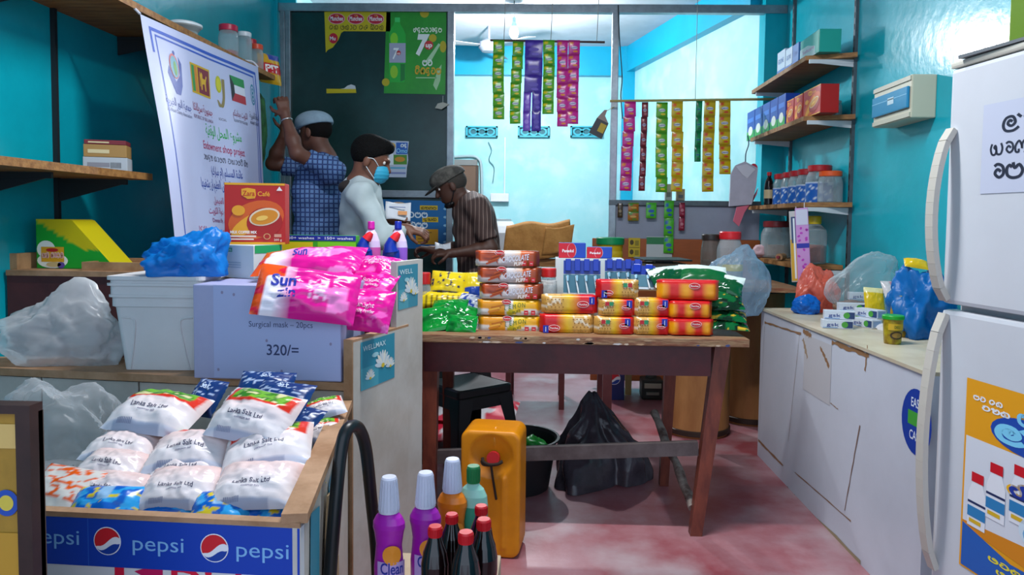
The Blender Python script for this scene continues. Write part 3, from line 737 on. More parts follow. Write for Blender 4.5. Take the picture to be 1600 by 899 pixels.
for k, (px, py, d, ya, ti, lb, w) in enumerate(((322, 622, 1.95, -20, 50, 'navy blue packet behind the top left salt bag', .10), (415, 606, 1.98, 4, 40, 'navy blue packet upright against the counter front', .15), (440, 622, 1.9, -12, 35, 'navy blue packet between the top right salt bag and counter', .16), (465, 660, 1.86, -25, 30, 'navy blue packet squeezed at the right of the salt pile', .12))):
    soft_pack('salt_packet', px, py, d, ya, ti, 3, (w, .11, .025), navy, lb, k+20, (lambda m, mp: m.text(mp, 'Salt', 0, .02, .02, '#c9d6ee', 1),), 'navy blue packets in the bin')
def bluep(s):
    def f(u, v):
        t = nz(u*5+s, v*5, s); c = lin('#0f5fc0') if t < .1 else lin('#2f9fe0')
        if nz(u*7+s, v*9, s+5) > .35: c = lin('#d8c22a')
        if .4 < u < .6 and v > .5: c = lin('#8fb8dc')
        return c
    return f
for k, (px, py, w, lb) in enumerate(((165, 792, .15, 'blue packet at the left front of the bin floor'), (262, 797, .16, 'light blue packet at the middle front of the bin floor'), (345, 800, .13, 'blue packet right of the light blue one on the bin floor'), (418, 803, .15, 'blue and yellow packet at the right front of the bin floor'))):
    soft_pack('washing_powder_packet', px, py, 1.54+.03*(k % 2), 3, 38, 0, (w, .1, .03), bluep(k*2.3), lb, k+30, (), 'blue packets along the bin front')
soft_pack('snack_packet', 95, 770, 1.58, -14, 38, 4, (.16, .13, .03), lambda u, v: lin('#e35a12') if abs(nz(u*4, v*6, 9)) < .13 and v > .3 else lin('#d8d2cc'), 'white packet with orange lettering at the left of the bin', 41)
soft_pack('noodle_packet', 462, 745, 1.66, 62, 40, 0, (.13, .09, .02), lambda u, v: lin('#d8d4d4') if v > .4 else lin('#d6b92a'), 'white and yellow packet leaning on the bin side board', 42)
o = blob((.36, .22, .24), 5, .3, .16, mat=film('#d5dade', .12)); o = o.build('plastic_bag', None, P(75, 735, 1.86)); tag(o, 'thin clear plastic bag slumped behind the left salt bags', 'bag')

# ------------------------------------------------------------------ things on the counter
def clear_wrap(p):
    p = p.copy(); p.z *= 1+.25*math.sin(p.x*2+1); return p
c = PZ(70, 576, ZT); o = blob((.44, .17, .21), 2.6, .22, .20, mat=film('#f2f6fa', .34, .10), fn=clear_wrap, fr=1.3).build('plastic_bag', None, (c.x, c.y+.10, ZT)); tag(o, 'large crumpled clear plastic bag in front of the red-brown cabinet', 'bag')
c = PZ(246, 580, ZT); s = S(c.y)
tb = thing('plastic_tub', 'nested white square plastic tubs beside the mask carton', 'tub', (c.x, c.y+.13, ZT+.001), math.radians(2))
mw = mt('#d4d2d4', .45, var=.06, scale=3)
w0, w1 = 118*s/2, 146*s/2; H = 152*s
def sqring(w, r=.02, n=5):
    out = []
    for cx, cy, a0 in ((1, 1, 0), (-1, 1, 90), (-1, -1, 180), (1, -1, 270)):
        for k in range(n): a = math.radians(a0+90*k/(n-1)); out.append((cx*(w-r)+r*math.cos(a), cy*(w-r)+r*math.sin(a)))
    return out
def loft(m, secs, mat, cap0=True, cap1=True):
    rings = [[Vector((x, y, z)) for x, y in sqring(w)] for w, z in secs]; n = len(rings[0]); vs = [v for r in rings for v in r]
    m.add(vs, [(i*n+k, i*n+(k+1) % n, (i+1)*n+(k+1) % n, (i+1)*n+k) for i in range(len(rings)-1) for k in range(n)]+([tuple(range(n))[::-1]] if cap0 else [])+([tuple(range((len(rings)-1)*n, len(rings)*n))] if cap1 else []), mat); return m
m = MB(); loft(m, [(w0, 0), (w0+(w1-w0)*.75, H*.75)], mw); m.build('outer_tub', tb)
for k, z in enumerate((.78, .90)):
    m = MB(); wz = w0+(w1-w0)*(z)+.004; loft(m, [(wz, z*H-.03), (wz, z*H), (wz+.007, z*H), (wz+.007, z*H+.008), (wz, z*H+.008), (wz, z*H+.03)], mw); m.build('rim', tb)
m = MB(); loft(m, [(w1-.006, H*.9), (w1, H-.012), (w1+.008, H-.012), (w1+.008, H), (w1-.004, H), (w1-.006, H-.008)], mw, False, False)
m.b2((-w1+.012, -w1+.012, H-.10), (w1-.012, w1-.012, H-.095), mw); m.build('inner_tub', tb)
m = MB(); q = FR(0, -w0-.006, 0)
for sx_ in (-1, 1):
    pts = spline([(sx_*w0*.80, .0), (sx_*w0*.66, H*.3), (sx_*w0*.62, H*.52), (sx_*w0*.95, H*.55)], 4); m.tube([(p.x, -w0-(w1-w0)*(p.y/H)-.001, p.y+.004) for p in pts], .003, mw, 6); m.build('rib', tb); m = MB()
# mask carton
c = PZ(418, 596, ZT); s = S(c.y); wm, hm = 243*s, 152*s
mk = thing('mask_carton', 'white carton with a printed mask price of 320/= on the counter', 'carton', (c.x+.0, c.y+.13, ZT+.001), math.radians(-2.5))
boxart(wm, .24, hm, mt('#9a9cc4', .6, h2='#a8aacc', scale=3), .004).build('carton', mk)
m = MB(); q = FR(0, -.1205, 0); m.rect(q, -wm*.36, .004, wm*.495, hm-.002, mt('#aab3dc', .5), 1)
m.text(q, 'Mask and', -wm*.10, hm*.72, hm*.085, '#3c4370', 2, al='l', bold=.0); m.T = None
m.text(q, 'Surgical mask – 20pcs', -wm*.12, hm*.565, hm*.062, '#3c4370', 2, al='l', bold=0, w=wm*.43)
m.text(q, '320/=', wm*.0, hm*.27, hm*.115, '#343c68', 2, al='l', bold=.01, w=wm*.215)
for u_, v_ in ((-.3, .92), (-.22, .9), (0, .42), (.1, .1), (-.33, .1), (.28, .9), (.43, .4)): m.ell(q, wm*u_, hm*v_, .004, .005, '#8f86a8', 2, 10)
m.build('price_sheet', mk)
ZM = ZT+hm+.002
# blue bag on tub, white medicine carton, coffee box
c = P(290, 428, c.y+.16); o = blob((.23, .16, .15), 7.3, .35, .30, mat=film('#0f86dc', .88, .38), fn=lambda p: Vector((p.x, p.y, p.z*(.85+.45*max(0, p.x)))), fr=1.2).build('plastic_bag', None, (c.x, c.y, ZT+H+.0)); tag(o, 'crumpled bright blue plastic bag on top of the white tubs', 'bag')
c = P(386, 440, 2.44); s = S(2.44)
mb_ = thing('medicine_carton', 'white medicine carton with green trim under the coffee box', 'carton', (c.x, 2.48, ZM), math.radians(-24))
boxart(.155, .13, .112, mt('#ced6d4', .5)).build('carton', mb_)
m = MB(); q = FR(0, -.0655, 0); m.rect(q, -.06, .088, -.02, .102, '#3f9f7c', 1); m.text(q, 'PANADOL', -.04, .0915, .007, '#dff0e8', 2, w=.034)
for k in range(3): m.rect(q, -.04, .035+k*.008, .02, .038+k*.008, '#9fb4bc', 1)
m.build('printed_face', mb_); m = MB(); q = plane((.078, 0, 0), (0, 1, 0), (0, 0, 1)); m.rect(q, -.06, .085, .06, .112, '#1f9f5c', 1); m.build('printed_side', mb_)
c = P(403, 380, 2.52); s = S(2.52); wz_, hz_ = 90*s, 95*s
zc = thing('coffee_box', 'large red coffee mix box with a yellow cup on a medicine carton', 'box', (c.x, 2.52, ZM+.113), math.radians(9))
boxart(wz_, .075, hz_, mt('#b3160f', .4)).build('carton', zc)
def coffee_front(m, q, w, h, hi=True):
    m.rect(q, -w/2, 0, w/2, h, '#b9150f', 1); m.rect(q, -w/2, h*.965, w/2, h, '#e8a417', 2); m.rect(q, -w/2, 0, w/2, h*.035, '#e8a417', 2)
    m.ell(q, w*.02, h*.40, w*.48, h*.30, '#d95a10', 2, 24, .35); m.ell(q, -w*.1, h*.33, w*.35, h*.12, '#f0a51c', 3, 24, .6)
    m.ell(q, w*.16, h*.36, w*.30, h*.24, '#a8100d', 4, 24, .2); m.ell(q, w*.16, h*.45, w*.26, h*.14, '#e9d3b0', 5, 24, .25); m.ell(q, w*.16, h*.445, w*.23, h*.115, '#d98a12', 6, 24, .25); m.ell(q, w*.12, h*.43, w*.1, h*.04, '#f3c458', 7, 16, .2)
    m.ell(q, -w*.27, h*.55, w*.11, h*.085, '#eda01a', 5, 18)
    m.poly(q, [(-w*.22, h*.90), (-w*.22, h*.80), (-w*.12, h*.74), (-w*.0, h*.75), (w*.02, h*.80), (w*.01, h*.90), (-w*.12, h*.92)], '#eda41a', 3)
    m.text(q, 'Zara', -w*.10, h*.79, h*.085, '#b9150f', 5, w=w*.2); m.text(q, 'Café', w*.15, h*.79, h*.075, '#f3b02a', 5, w=w*.2)
    if hi:
        m.poly(q, [(w*.36, h*.88), (w*.46, h*.88), (w*.41, h*.95)], '#efe6e0', 4)
        m.text(q, 'MILK COFFEE MIX', -w*.19, h*.175, h*.045, '#f6ede4', 5, w=w*.44, bold=.03); m.rect(q, -w*.41, h*.115, w*.02, h*.145, '#e9c9b8', 5); m.rect(q, -w*.41, h*.07, -w*.02, h*.095, '#e9c9b8', 5)
        m.ell(q, w*.2, h*.13, w*.06, h*.05, '#d8a36a', 5); m.ell(q, w*.2, h*.13, w*.045, h*.038, '#a8150f', 6); m.text(q, '200 g', w*.38, h*.06, h*.035, '#f0d8c8', 5, w=w*.13); m.rect(q, w*.32, h*.12, w*.44, h*.17, '#d89a80', 5)
m = MB(); coffee_front(m, FR(0, -.038, 0), wz_, hz_); m.build('printed_face', zc); m = MB()
q = plane((-wz_/2-.0004, 0, 0), (0, -1, 0), (0, 0, 1)); m.rect(q, -.037, 0, .037, hz_, '#8f1410', 1)
for k in range(9): m.rect(q, -.028, hz_*(.07+.1*k), .028, hz_*(.12+.1*k), '#c08070', 2)
m.build('printed_side', zc)
# pink detergent bags
def pink(s):
    def f(u, v):
        c = lin('#d8148c'); t = nz(u*3+s, v*3, s)
        if t > .25: c = lin('#ef7cc4')
        if u < .36: c = mixc(lin('#f1e8f4'), c, max(0, (u-.2)*5))
        if u < .26 and v > .72 or u < .10: c = lin('#e8551a') if nz(u*6+s, v*6, 1) > -.2 else lin('#d81a3c')
        if .5 < u < .72 and .3 < v < .75 and nz(u*22, v*22, s) > .05: c = lin('#f4b6dc')
        return c
    return f
def pink2(s):
    def f(u, v):
        c = lin('#d8128e')
        if nz(u*5+s, v*5, s) > .2: c = lin('#ea5fb8')
        if .15 < u < .5 and .35 < v < .6 and nz(u*25, v*25, s) > .1: c = lin('#f2c0e0')
        return c
    return f
def sun(m, mp):
    m.text(mp, 'Sun', -.07, .005, .042, '#1d2f9c', 1, w=.075, bold=.03, rot=.06); m.text(mp, 'zin', -.055, -.035, .034, '#1d2f9c', 1, w=.055, bold=.02, rot=.06)
def tiny(m, mp):
    m.text(mp, 'Washing Powder', .02, -.02, .012, '#f4d8ec', 1, w=.08); m.text(mp, 'Sunlight', .02, .0, .018, '#f0c6e2', 1, w=.07)
dets = [(563, 484, 2.25, -14, 62, 8, (.21, .14, .032), pink2(5), 'pink washing powder bag hanging lowest over the carton corner', (tiny,)),
 (575, 448, 2.42, -22, 40, 4, (.19, .13, .032), pink2(8), 'pink washing powder bag in the middle right of the heap', (tiny,)),
 (590, 420, 2.50, -14, 28, 5, (.19, .13, .035), pink2(2), 'pink washing powder bag at the upper right of the heap', (tiny,)),
 (505, 438, 2.44, 10, 20, 0, (.24, .16, .035), pink2(3), 'pink washing powder bag buried in the middle of the heap', ()),
 (480, 460, 2.15, -3, 58, 14, (.30, .17, .04), pink(1), 'pink and white washing powder bag tipped over the carton front, blue lettering', (sun,)),
 (486, 409, 2.34, 2, 24, -4, (.345, .17, .036), pink(4), 'pink and orange washing powder bag lying on top of the heap', (lambda m, mp: m.text(mp, 'Sun', -.03, -.01, .03, '#2b3aa6', 1, w=.05, bold=.02),))]
for k, (px, py, d, ya, ti, ro, sz, pn, lb, tx) in enumerate(dets): soft_pack('washing_powder_bag', px, py, d, ya, ti, ro, sz, pn, lb, k*2+50, tx, 'pink washing powder bags', .2, .3, 40, 30, 'bag')
# flat tablet pack, toilet cleaner bottles, standing on the cabinet top
c = P(485, 382, 2.74)
wp = thing('sponge_pack', 'flat green and yellow pack with a blue strip behind the pink bags', 'packet', (c.x, 2.74, 1.042))
w_, h_ = 150*S(2.74), P(500, 368, 2.72).z-1.042
boxart(w_, .05, h_, mt('#3fae22', .4)).build('carton', wp)
m = MB(); q = FR(0, -.0255, 0); m.rect(q, -w_/2, h_*.86, w_/2, h_, '#1a2f9c', 1); m.rect(q, -w_*.48, h_*.3, w_*.05, h_*.82, '#e0cf18', 1); m.rect(q, w_*.1, h_*.5, w_*.5, h_*.83, '#7fd818', 1)
m.text(q, '150+ washes  >  150+ washes', w_*.12, h_*.895, h_*.07, '#e8f0ff', 2, w=w_*.7); m.rect(q, -w_*.45, h_*.8, -w_*.2, h_*.9, '#3fd02a', 2); m.build('printed_face', wp)
def cleaner(px, py, d, capc, liq, label):
    c = P(px, py, d); t = thing('toilet_cleaner_bottle', label, 'bottle', (c.x, d, 1.042), math.radians(8)); Hh = P(px, 347, d).z-1.042
    k = Hh/.24; m = MB()
    m.lathe([(.036*k, 0), (.042*k, .01*k), (.042*k, .12*k), (.038*k, .15*k), (.026*k, .185*k), (.014*k, .205*k)], None, n=22, sx=1.05, sy=.75, mats=[mt(liq, .25)]*2+[mt('#d9c4e4', .25)]*3); m.build('clear_bottle', t)
    m = MB(); m.lathe([(.015*k, .203*k), (.017*k, .21*k), (.016*k, .24*k), (.014*k, .243*k)], mt(capc, .35), n=16); m.build('cap', t)
    # angled-neck blue bottle bound in front
    b = MB(); bl = mt('#16309c', .3); ns = 10; vs = []
    prof = [(-.010, 0, .040), (-.010, .09, .040), (-.018, .13, .036), (-.030, .155, .026), (-.036, .172, .017)]
    b.lathe([(.036*k, 0), (.040*k, .008*k), (.040*k, .085*k), (.037*k, .11*k)], bl, (-.028*k, -.055*k, 0), 20, 1, .62)
    b.tube([Vector((-.028-.0, -.055, .10))*k, Vector((-.032, -.055, .13))*k, Vector((-.022, -.055, .155))*k, Vector((-.008, -.055, .172))*k], [.036*k, .029*k, .022*k, .016*k], bl, 16); b.build('angled_bottle', t)
    b = MB(); b.tube([Vector((-.016, -.055, .158))*k, Vector((-.002, -.055, .178))*k, Vector((.008, -.055, .19))*k], [.023*k, .018*k, .010*k], mt('#d8202a', .35), 14); b.build('angled_cap', t)
    b = MB(); q = FR(-.028*k, -.0815*k, 0); b.rect(q, -.02*k, .01*k, .02*k, .06*k, '#e8e2ee', 1); b.ell(q, 0, .045*k, .016*k, .012*k, '#e8b01c', 2); b.build('label', t)
cleaner(580, 400, 2.78, '#d81ea8', '#d85fae', 'toilet cleaner twin pack with a pink cap by the pink bags')
cleaner(622, 400, 2.78, '#1a2fae', '#9a5fd0', 'toilet cleaner twin pack with a blue cap and violet liquid')

# ------------------------------------------------------------------ stand with cleaner and cola bottles
st = thing('carton_stand', 'low beige carton the cleaner and cola bottles stand on', 'carton', (-.27, 1.66, 0))
boxart(.30, .50, .345, mt('#b9a58c', .8, var=.1), .004).build('carton', st)
ZS = .347
def floor_cleaner(px, py, d, col, capc, label, kind=0):
    c = P(px, py, d); t = thing('cleaner_bottle', label, 'bottle', (c.x, d, ZS), math.radians(-15), 'floor cleaner bottles on the low carton' if not kind else None)
    Hh = c.z-ZS; k = Hh; bm_ = mt(col, .3, sub=0); wr = .036/.3
    m = MB()
    if not kind:
        m.lathe([(.105*k, 0), (.12*k, .015*k), (.122*k, .22*k), (.112*k, .32*k), (.105*k, .42*k), (.118*k, .52*k), (.13*k, .57*k), (.128*k, .61*k), (.105*k, .66*k), (.08*k, .69*k), (.075*k, .71*k)], bm_, n=26, sx=1.1, sy=.8); m.build('body', t)
        m = MB(); m.lathe([(.088*k, .70*k), (.088*k, .73*k), (.066*k, .985*k), (.058*k, 1.0*k)], mt('#c9ccdf', .4), n=20)
        for a in range(20): an = a*math.pi/10; m.tube([(.089*k*math.cos(an), .089*k*math.sin(an), .72*k), (.067*k*math.cos(an), .067*k*math.sin(an), .975*k)], .0012, mt('#c9ccdf', .4), 4)
        m.build('cap', t)
    else:
        m.lathe([(.125*k, 0), (.14*k, .02*k), (.14*k, .6*k), (.13*k, .70*k), (.10*k, .77*k), (.06*k, .81*k), (.055*k, .84*k)], None, n=26, sx=1.1, sy=.75, mats=[bm_]*2+[mt('#8fc4b4', .25)]*4); m.build('body', t)
        m = MB(); m.lathe([(.066*k, .83*k), (.066*k, .985*k), (.06*k, 1.0*k)], mt(capc, .35), n=20)
        for a in range(20): an = a*math.pi/10; m.tube([(.067*k*math.cos(an), .067*k*math.sin(an), .84*k), (.067*k*math.cos(an), .067*k*math.sin(an), .97*k)], .001, mt(capc, .35), 4)
        m.build('cap', t)
    m = MB(); R = .124*k
    def q(u_, v_, h_): a = u_/R-math.pi/2+math.radians(25); return Vector(((R*1.1+h_+.0008)*math.cos(a), (R*.8+h_+.0008)*math.sin(a), v_))
    m.rect(q, -.03, .05*k, .045, .30*k, '#b9a0d8' if not kind else '#cfe0da', 1, 8); m.ell(q, .005, .36*k, .022, .024, '#e8902a', 1); m.text(q, 'Clean', .006, .20*k, .028, '#24309c', 2, w=.055, bold=.02)
    m.build('label', t)
floor_cleaner(608, 745, 1.70, '#a81fae', '#ccc', 'purple floor cleaner bottle with a white cap, furthest left')
floor_cleaner(665, 738, 1.74, '#9a18a4', '#ccc', 'purple floor cleaner bottle with a white cap, beside the orange one')
floor_cleaner(707, 717, 1.84, '#e07a10', '#ccc', 'orange floor cleaner bottle with a white cap')
floor_cleaner(740, 728, 1.86, '#2f8f74', '#12703a', 'green disinfectant bottle with a dark green cap', 1)
def cola(px, py, d, label):
    c = P(px, py, d); t = thing('cola_bottle', label, 'bottle', (c.x, d, ZS), 0, 'cola bottles on the low carton'); k = (c.z-ZS)/.24
    m = MB(); m.lathe([(.026*k, 0), (.032*k, .006*k), (.033*k, .06*k), (.030*k, .085*k), (.033*k, .12*k), (.033*k, .15*k), (.028*k, .178*k), (.018*k, .205*k), (.0135*k, .222*k)], mt('#120708', .12, coat=.4), n=24)
    m.build('bottle', t)
    m = MB(); m.lathe([(.0165*k, .216*k), (.0165*k, .236*k), (.0145*k, .24*k), (.0, .24*k)], mt('#c0101c', .35), n=22)
    for a in range(22): an = a*math.pi/11; m.tube([(.0168*k*math.cos(an), .0168*k*math.sin(an), .219*k), (.0168*k*math.cos(an), .0168*k*math.sin(an), .235*k)], .0008, mt('#c0101c', .35), 4)
    m.build('cap', t)
for px, py, d, lb in ((680, 822, 1.56, 'leftmost of the five red-capped cola bottles'), (706, 803, 1.66, 'red-capped cola bottle behind the leftmost one'), (728, 831, 1.51, 'nearest of the five red-capped cola bottles, standing in front'), (756, 811, 1.59, 'rightmost of the red-capped cola bottles, in front of the rear one'), (752, 790, 1.70, 'rearmost of the red-capped cola bottles, below the green bottle')): cola(px, py, d, lb)
# hand truck with bent tube handle
tr = thing('hand_truck', 'black hand truck with a bent tube handle beside the bin', 'hand truck', (0, 0, 0))
tp = [P(515, 910, 1.62), P(524, 790, 1.64), P(532, 710, 1.67), P(540, 676, 1.69), P(552, 666, 1.72), P(563, 674, 1.75), P(572, 705, 1.78), P(580, 780, 1.80), P(589, 880, 1.82)]
f0, f1 = tp[0].copy(), tp[-1].copy(); f0 = Vector((f0.x-.01, f0.y-.03, .12)); f1 = Vector((f1.x+.01, f1.y-.02, .12))
m = MB(); m.tube(spline([f0]+tp+[f1], 5), .0155, mt('#15181b', .35), 12); m.build('handle_frame', tr)
m = MB()
for k in (.3, .55): m.tube([f0.lerp(tp[0], k+.2), f1.lerp(tp[-1], k+.2)], .010, mt('#15181b', .35), 8)
m.build('cross_bar', tr)
for p in (f0, f1):
    m = MB(); m.tube([p+Vector((-.018, -.05, -.035)), p+Vector((.018, -.05, -.035))], .085, mt('#111', .7), 20); m.build('wheel', tr)
# ================================================================== table and what stands on and under it
m_tw = mt('#7d4c34', .55, h2='#9a7c5a', scale=7, bump=.3, bscale=25, stretch=(1.2, 6, 6))
m_red = mt('#571f22', .42, h2='#431a1e', scale=5, bump=.1, bscale=20)
m_leg = mt('#7d3e2c', .38, h2='#5f2c22', scale=6, bump=.1, stretch=(4, 4, 1))
m_peel = mt('#8a8078', .7, h2='#4f3a34', scale=18, bump=.4, bscale=30)
TZ = .80
a, b = PZ(640, 523, TZ), PZ(1172, 531, TZ); tx0, tx1, ty0, ty1 = a.x, b.x, 2.80, 3.46
tbl = thing('work_table', 'old red-brown wooden table stacked with biscuit packs', 'table', ((tx0+tx1)/2, (ty0+ty1)/2, 0))
cx, cy = (tx0+tx1)/2, (ty0+ty1)/2
for k in range(3):
    y0 = ty0+(ty1-ty0)*k/3; m = MB(); m.b2((tx0-cx-.01*(k % 2), y0-cy+.001, TZ-.032), (tx1-cx-.012*(k == 1), y0-cy+(ty1-ty0)/3-.001, TZ), m_tw, .004); m.build('top_plank', tbl)
LX = P(1118, 700, 2.86).x
def leg(x0, y0, x1, y1, w=.062):
    m = MB(); a = w/2; vs = []
    for (x, y, z, s_) in ((x1, y1, 0, .75), (x0, y0, TZ-.032, 1)):
        vs += [(x-a*s_-cx, y-a*s_-cy, z), (x+a*s_-cx, y-a*s_-cy, z), (x+a*s_-cx, y+a*s_-cy, z), (x-a*s_-cx, y+a*s_-cy, z)]
    m.add(vs, [(3, 2, 1, 0), (4, 5, 6, 7), (0, 1, 5, 4), (1, 2, 6, 5), (2, 3, 7, 6), (3, 0, 4, 7)], m_leg); m.build('leg', tbl)
xt, xb_ = P(1127, 545, 2.88).x, PZ(1092, 848, 0).x
leg(xt, 2.88, xb_, 2.86); leg(P(1050, 545, 3.38).x, 3.38, PZ(1034, 752, 0).x, 3.40, .055); leg(tx0+.07, 2.88, tx0+.07, 2.86); leg(tx0+.07, 3.38, tx0+.07, 3.40, .055)
za, zb_ = P(880, 541, 2.84).z, P(880, 584, 2.84).z
m = MB(); m.b2((tx0+.05-cx, 2.835-cy, zb_), (xt-.05-cx, 2.86-cy, za+.02), m_red); m.build('apron', tbl)
m = MB(); m.b2((tx0+.05-cx, 3.39-cy, zb_), (P(1045, 545, 3.38).x-cx, 3.415-cy, za+.02), m_red); m.build('apron', tbl)
m = MB(); m.b2((xt-.015-cx, 2.91-cy, zb_+.01), (xt+.01-cx, 3.36-cy, za+.02), m_red); m.build('apron', tbl)
m = MB(); m.bar(P(1090, 700, 2.88)-Vector((cx, cy, 0)), P(660, 714, 2.9)-Vector((cx, cy, 0)), .03, .055, mt('#5a5150', .6, h2='#463a3a', scale=9)); m.build('stretcher', tbl)
pa, pb = P(1023, 645, 3.39), P(1083, 795, 2.89); n_ = 9; rr = random.Random(3)
m = MB(); m.tube([pa.lerp(pb, k/n_)-Vector((cx, cy, 0))+Vector((rr.uniform(-.006, .006), 0, rr.uniform(-.006, .006))) for k in range(n_+1)], [.019+rr.uniform(-.003, .003) for k in range(n_+1)], m_peel, 9); m.build('slanted_brace', tbl)
rr = random.Random(11); chip = MB(); q = FR(0, ty0-cy-.0006, 0); cols = ['#b48f6c', '#c9b29a', '#3f4a78', '#a98a6a', '#c9c4c0']
for k in range(26):
    u = rr.uniform(tx0-cx+.2, tx1-cx-.05); v = TZ-.032+rr.choice((.004, .02)); w = rr.uniform(.012, .05); h = rr.uniform(.004, .008)
    chip.poly(q, [(u, v), (u+w*.6, v-h*.4), (u+w, v+h*.3), (u+w*.7, v+h), (u+w*.2, v+h*.8)], cols[k % 5], 1)
o = chip.build('paint_chips', tbl); o['kind'] = 'stuff'

# ------------------------------------------------------------------ wrapped biscuit packs
def wrapped(w, d, h, paint, fin=.012, seed=0, rough=.28):
    """flow-wrapped pack standing on z=0, crimped fins at both ends"""
    m = MB(); pm = printed(rough); NU, NA = 40, 28
    def pt(a, b):
        u = a*(w+2*fin)-w/2-fin; t = b*2*math.pi; e = 5
        cx_, cz = math.cos(t), math.sin(t); r = 1/((abs(cx_)**e+abs(cz)**e)**(1/e))
        ed = max(0, (abs(u)-w/2)/fin); k = 1 if ed == 0 else max(.03, (1-ed)**.5*.6)
        if ed == 0: k = min(1, .75+.25*min(1, (w/2-abs(u))/.008))
        hz = 1 if ed < .01 else .94
        wob = .0012*nz(u*60+seed, t*3, seed)
        return Vector((u+(.003*nz(t*5, seed, 2) if ed > .6 else 0), (d/2)*r*cx_*k+wob, h/2+(h/2)*r*cz*hz+wob))
    # front is -y : t = pi
    def col(a, b):
        p = pt(a, b); return paint(max(0, min(1, (p.x+w/2)/w)), max(0, min(1, p.z/h)), p.y < 0)
    m.grid(pt, NU, NA, pm, col); return m
RED, YEL, TAN = lin('#c8141c'), lin('#dca414'), lin('#cf9a4a')
def choc(u, v, f):
    c = mixc(lin('#b4491a'), lin('#7d2a10'), abs(nz(u*7, v*3, 1))*2)
    if u < .36 and v < .45 and v < .5-u*.9+.15*nz(u*9, v*9, 3): c = lin('#d9d2cf')
    if .36 < u < .74: c = mixc(lin('#cfc6c4'), lin('#d79a68'), (u-.55)*4)
    if .36 < u < .45 and v > .5+(.4-u)*3: c = lin('#a8401a')
    if u > .74: c = mixc(lin('#c2541c'), lin('#4f1a10'), (u-.8)*4)
    return c
def lemon(u, v, f):
    c = lin('#d98f14') if u < .42 else lin('#d4d0c8')
    if u < .16 and v < .4: c = lin('#dcd8d0')
    if .42 < u < .7 and v < .5 and (u-.56)**2*8+(v-.2)**2 < .09: c = lin('#b9ab1a')
    if u > .58: c = mixc(lin('#e4c01a'), lin('#e0a012'), (u-.6)*3) if v > .25+.25*math.sin(u*9) else lin('#dcd8d0')
    return c
def cracker(flip, stripes=True):
    def f(u, v, fr):
        if flip: u = 1-u
        n = nz(u*26, v*11, 5)
        if u < .36: c = mixc(lin('#d2a050'), lin('#a8752a'), max(0, n*1.6))
        elif u < .5: c = mixc(lin('#d0a040'), lin('#d8b010'), (u-.36)/.14)
        else: c = mixc(lin('#d8a810'), RED, (u-.5)/.22)
        if stripes and u < .36 and (abs(v-.35-u*1.4) < .05 or abs(v-.9+(u-.1)*1.4) < .04): c = lin('#e6d8bc')
        return c
    return f
def flame(u, v, fr):
    t = .5+.5*math.sin(u*15+1); c = mixc(lin('#cf1a12'), lin('#eba212'), t*(.5+.6*math.sin(v*3.1))*1.1-.2)
    if v > .82 or v < .1: c = lin('#c2141a')
    return c
def oval(m, q, u, v, r): m.ell(q, u, v, r, r*.55, '#f0d8d0', 1, 18); m.ell(q, u, v, r*.9, r*.47, '#c4141c', 2, 18); m.text(q, 'Munchee', u, v-r*.16, r*.33, '#f4ece8', 3, w=r*1.4)
def bar_(m, q, u, v, w, h, a, col):
    c, s_ = math.cos(a), math.sin(a); m.poly(q, [(u+x*c-y*s_, v+x*s_+y*c) for x, y in ((-w/2, -h/2), (w/2, -h/2), (w/2, h/2), (-w/2, h/2))], col, 1.5)
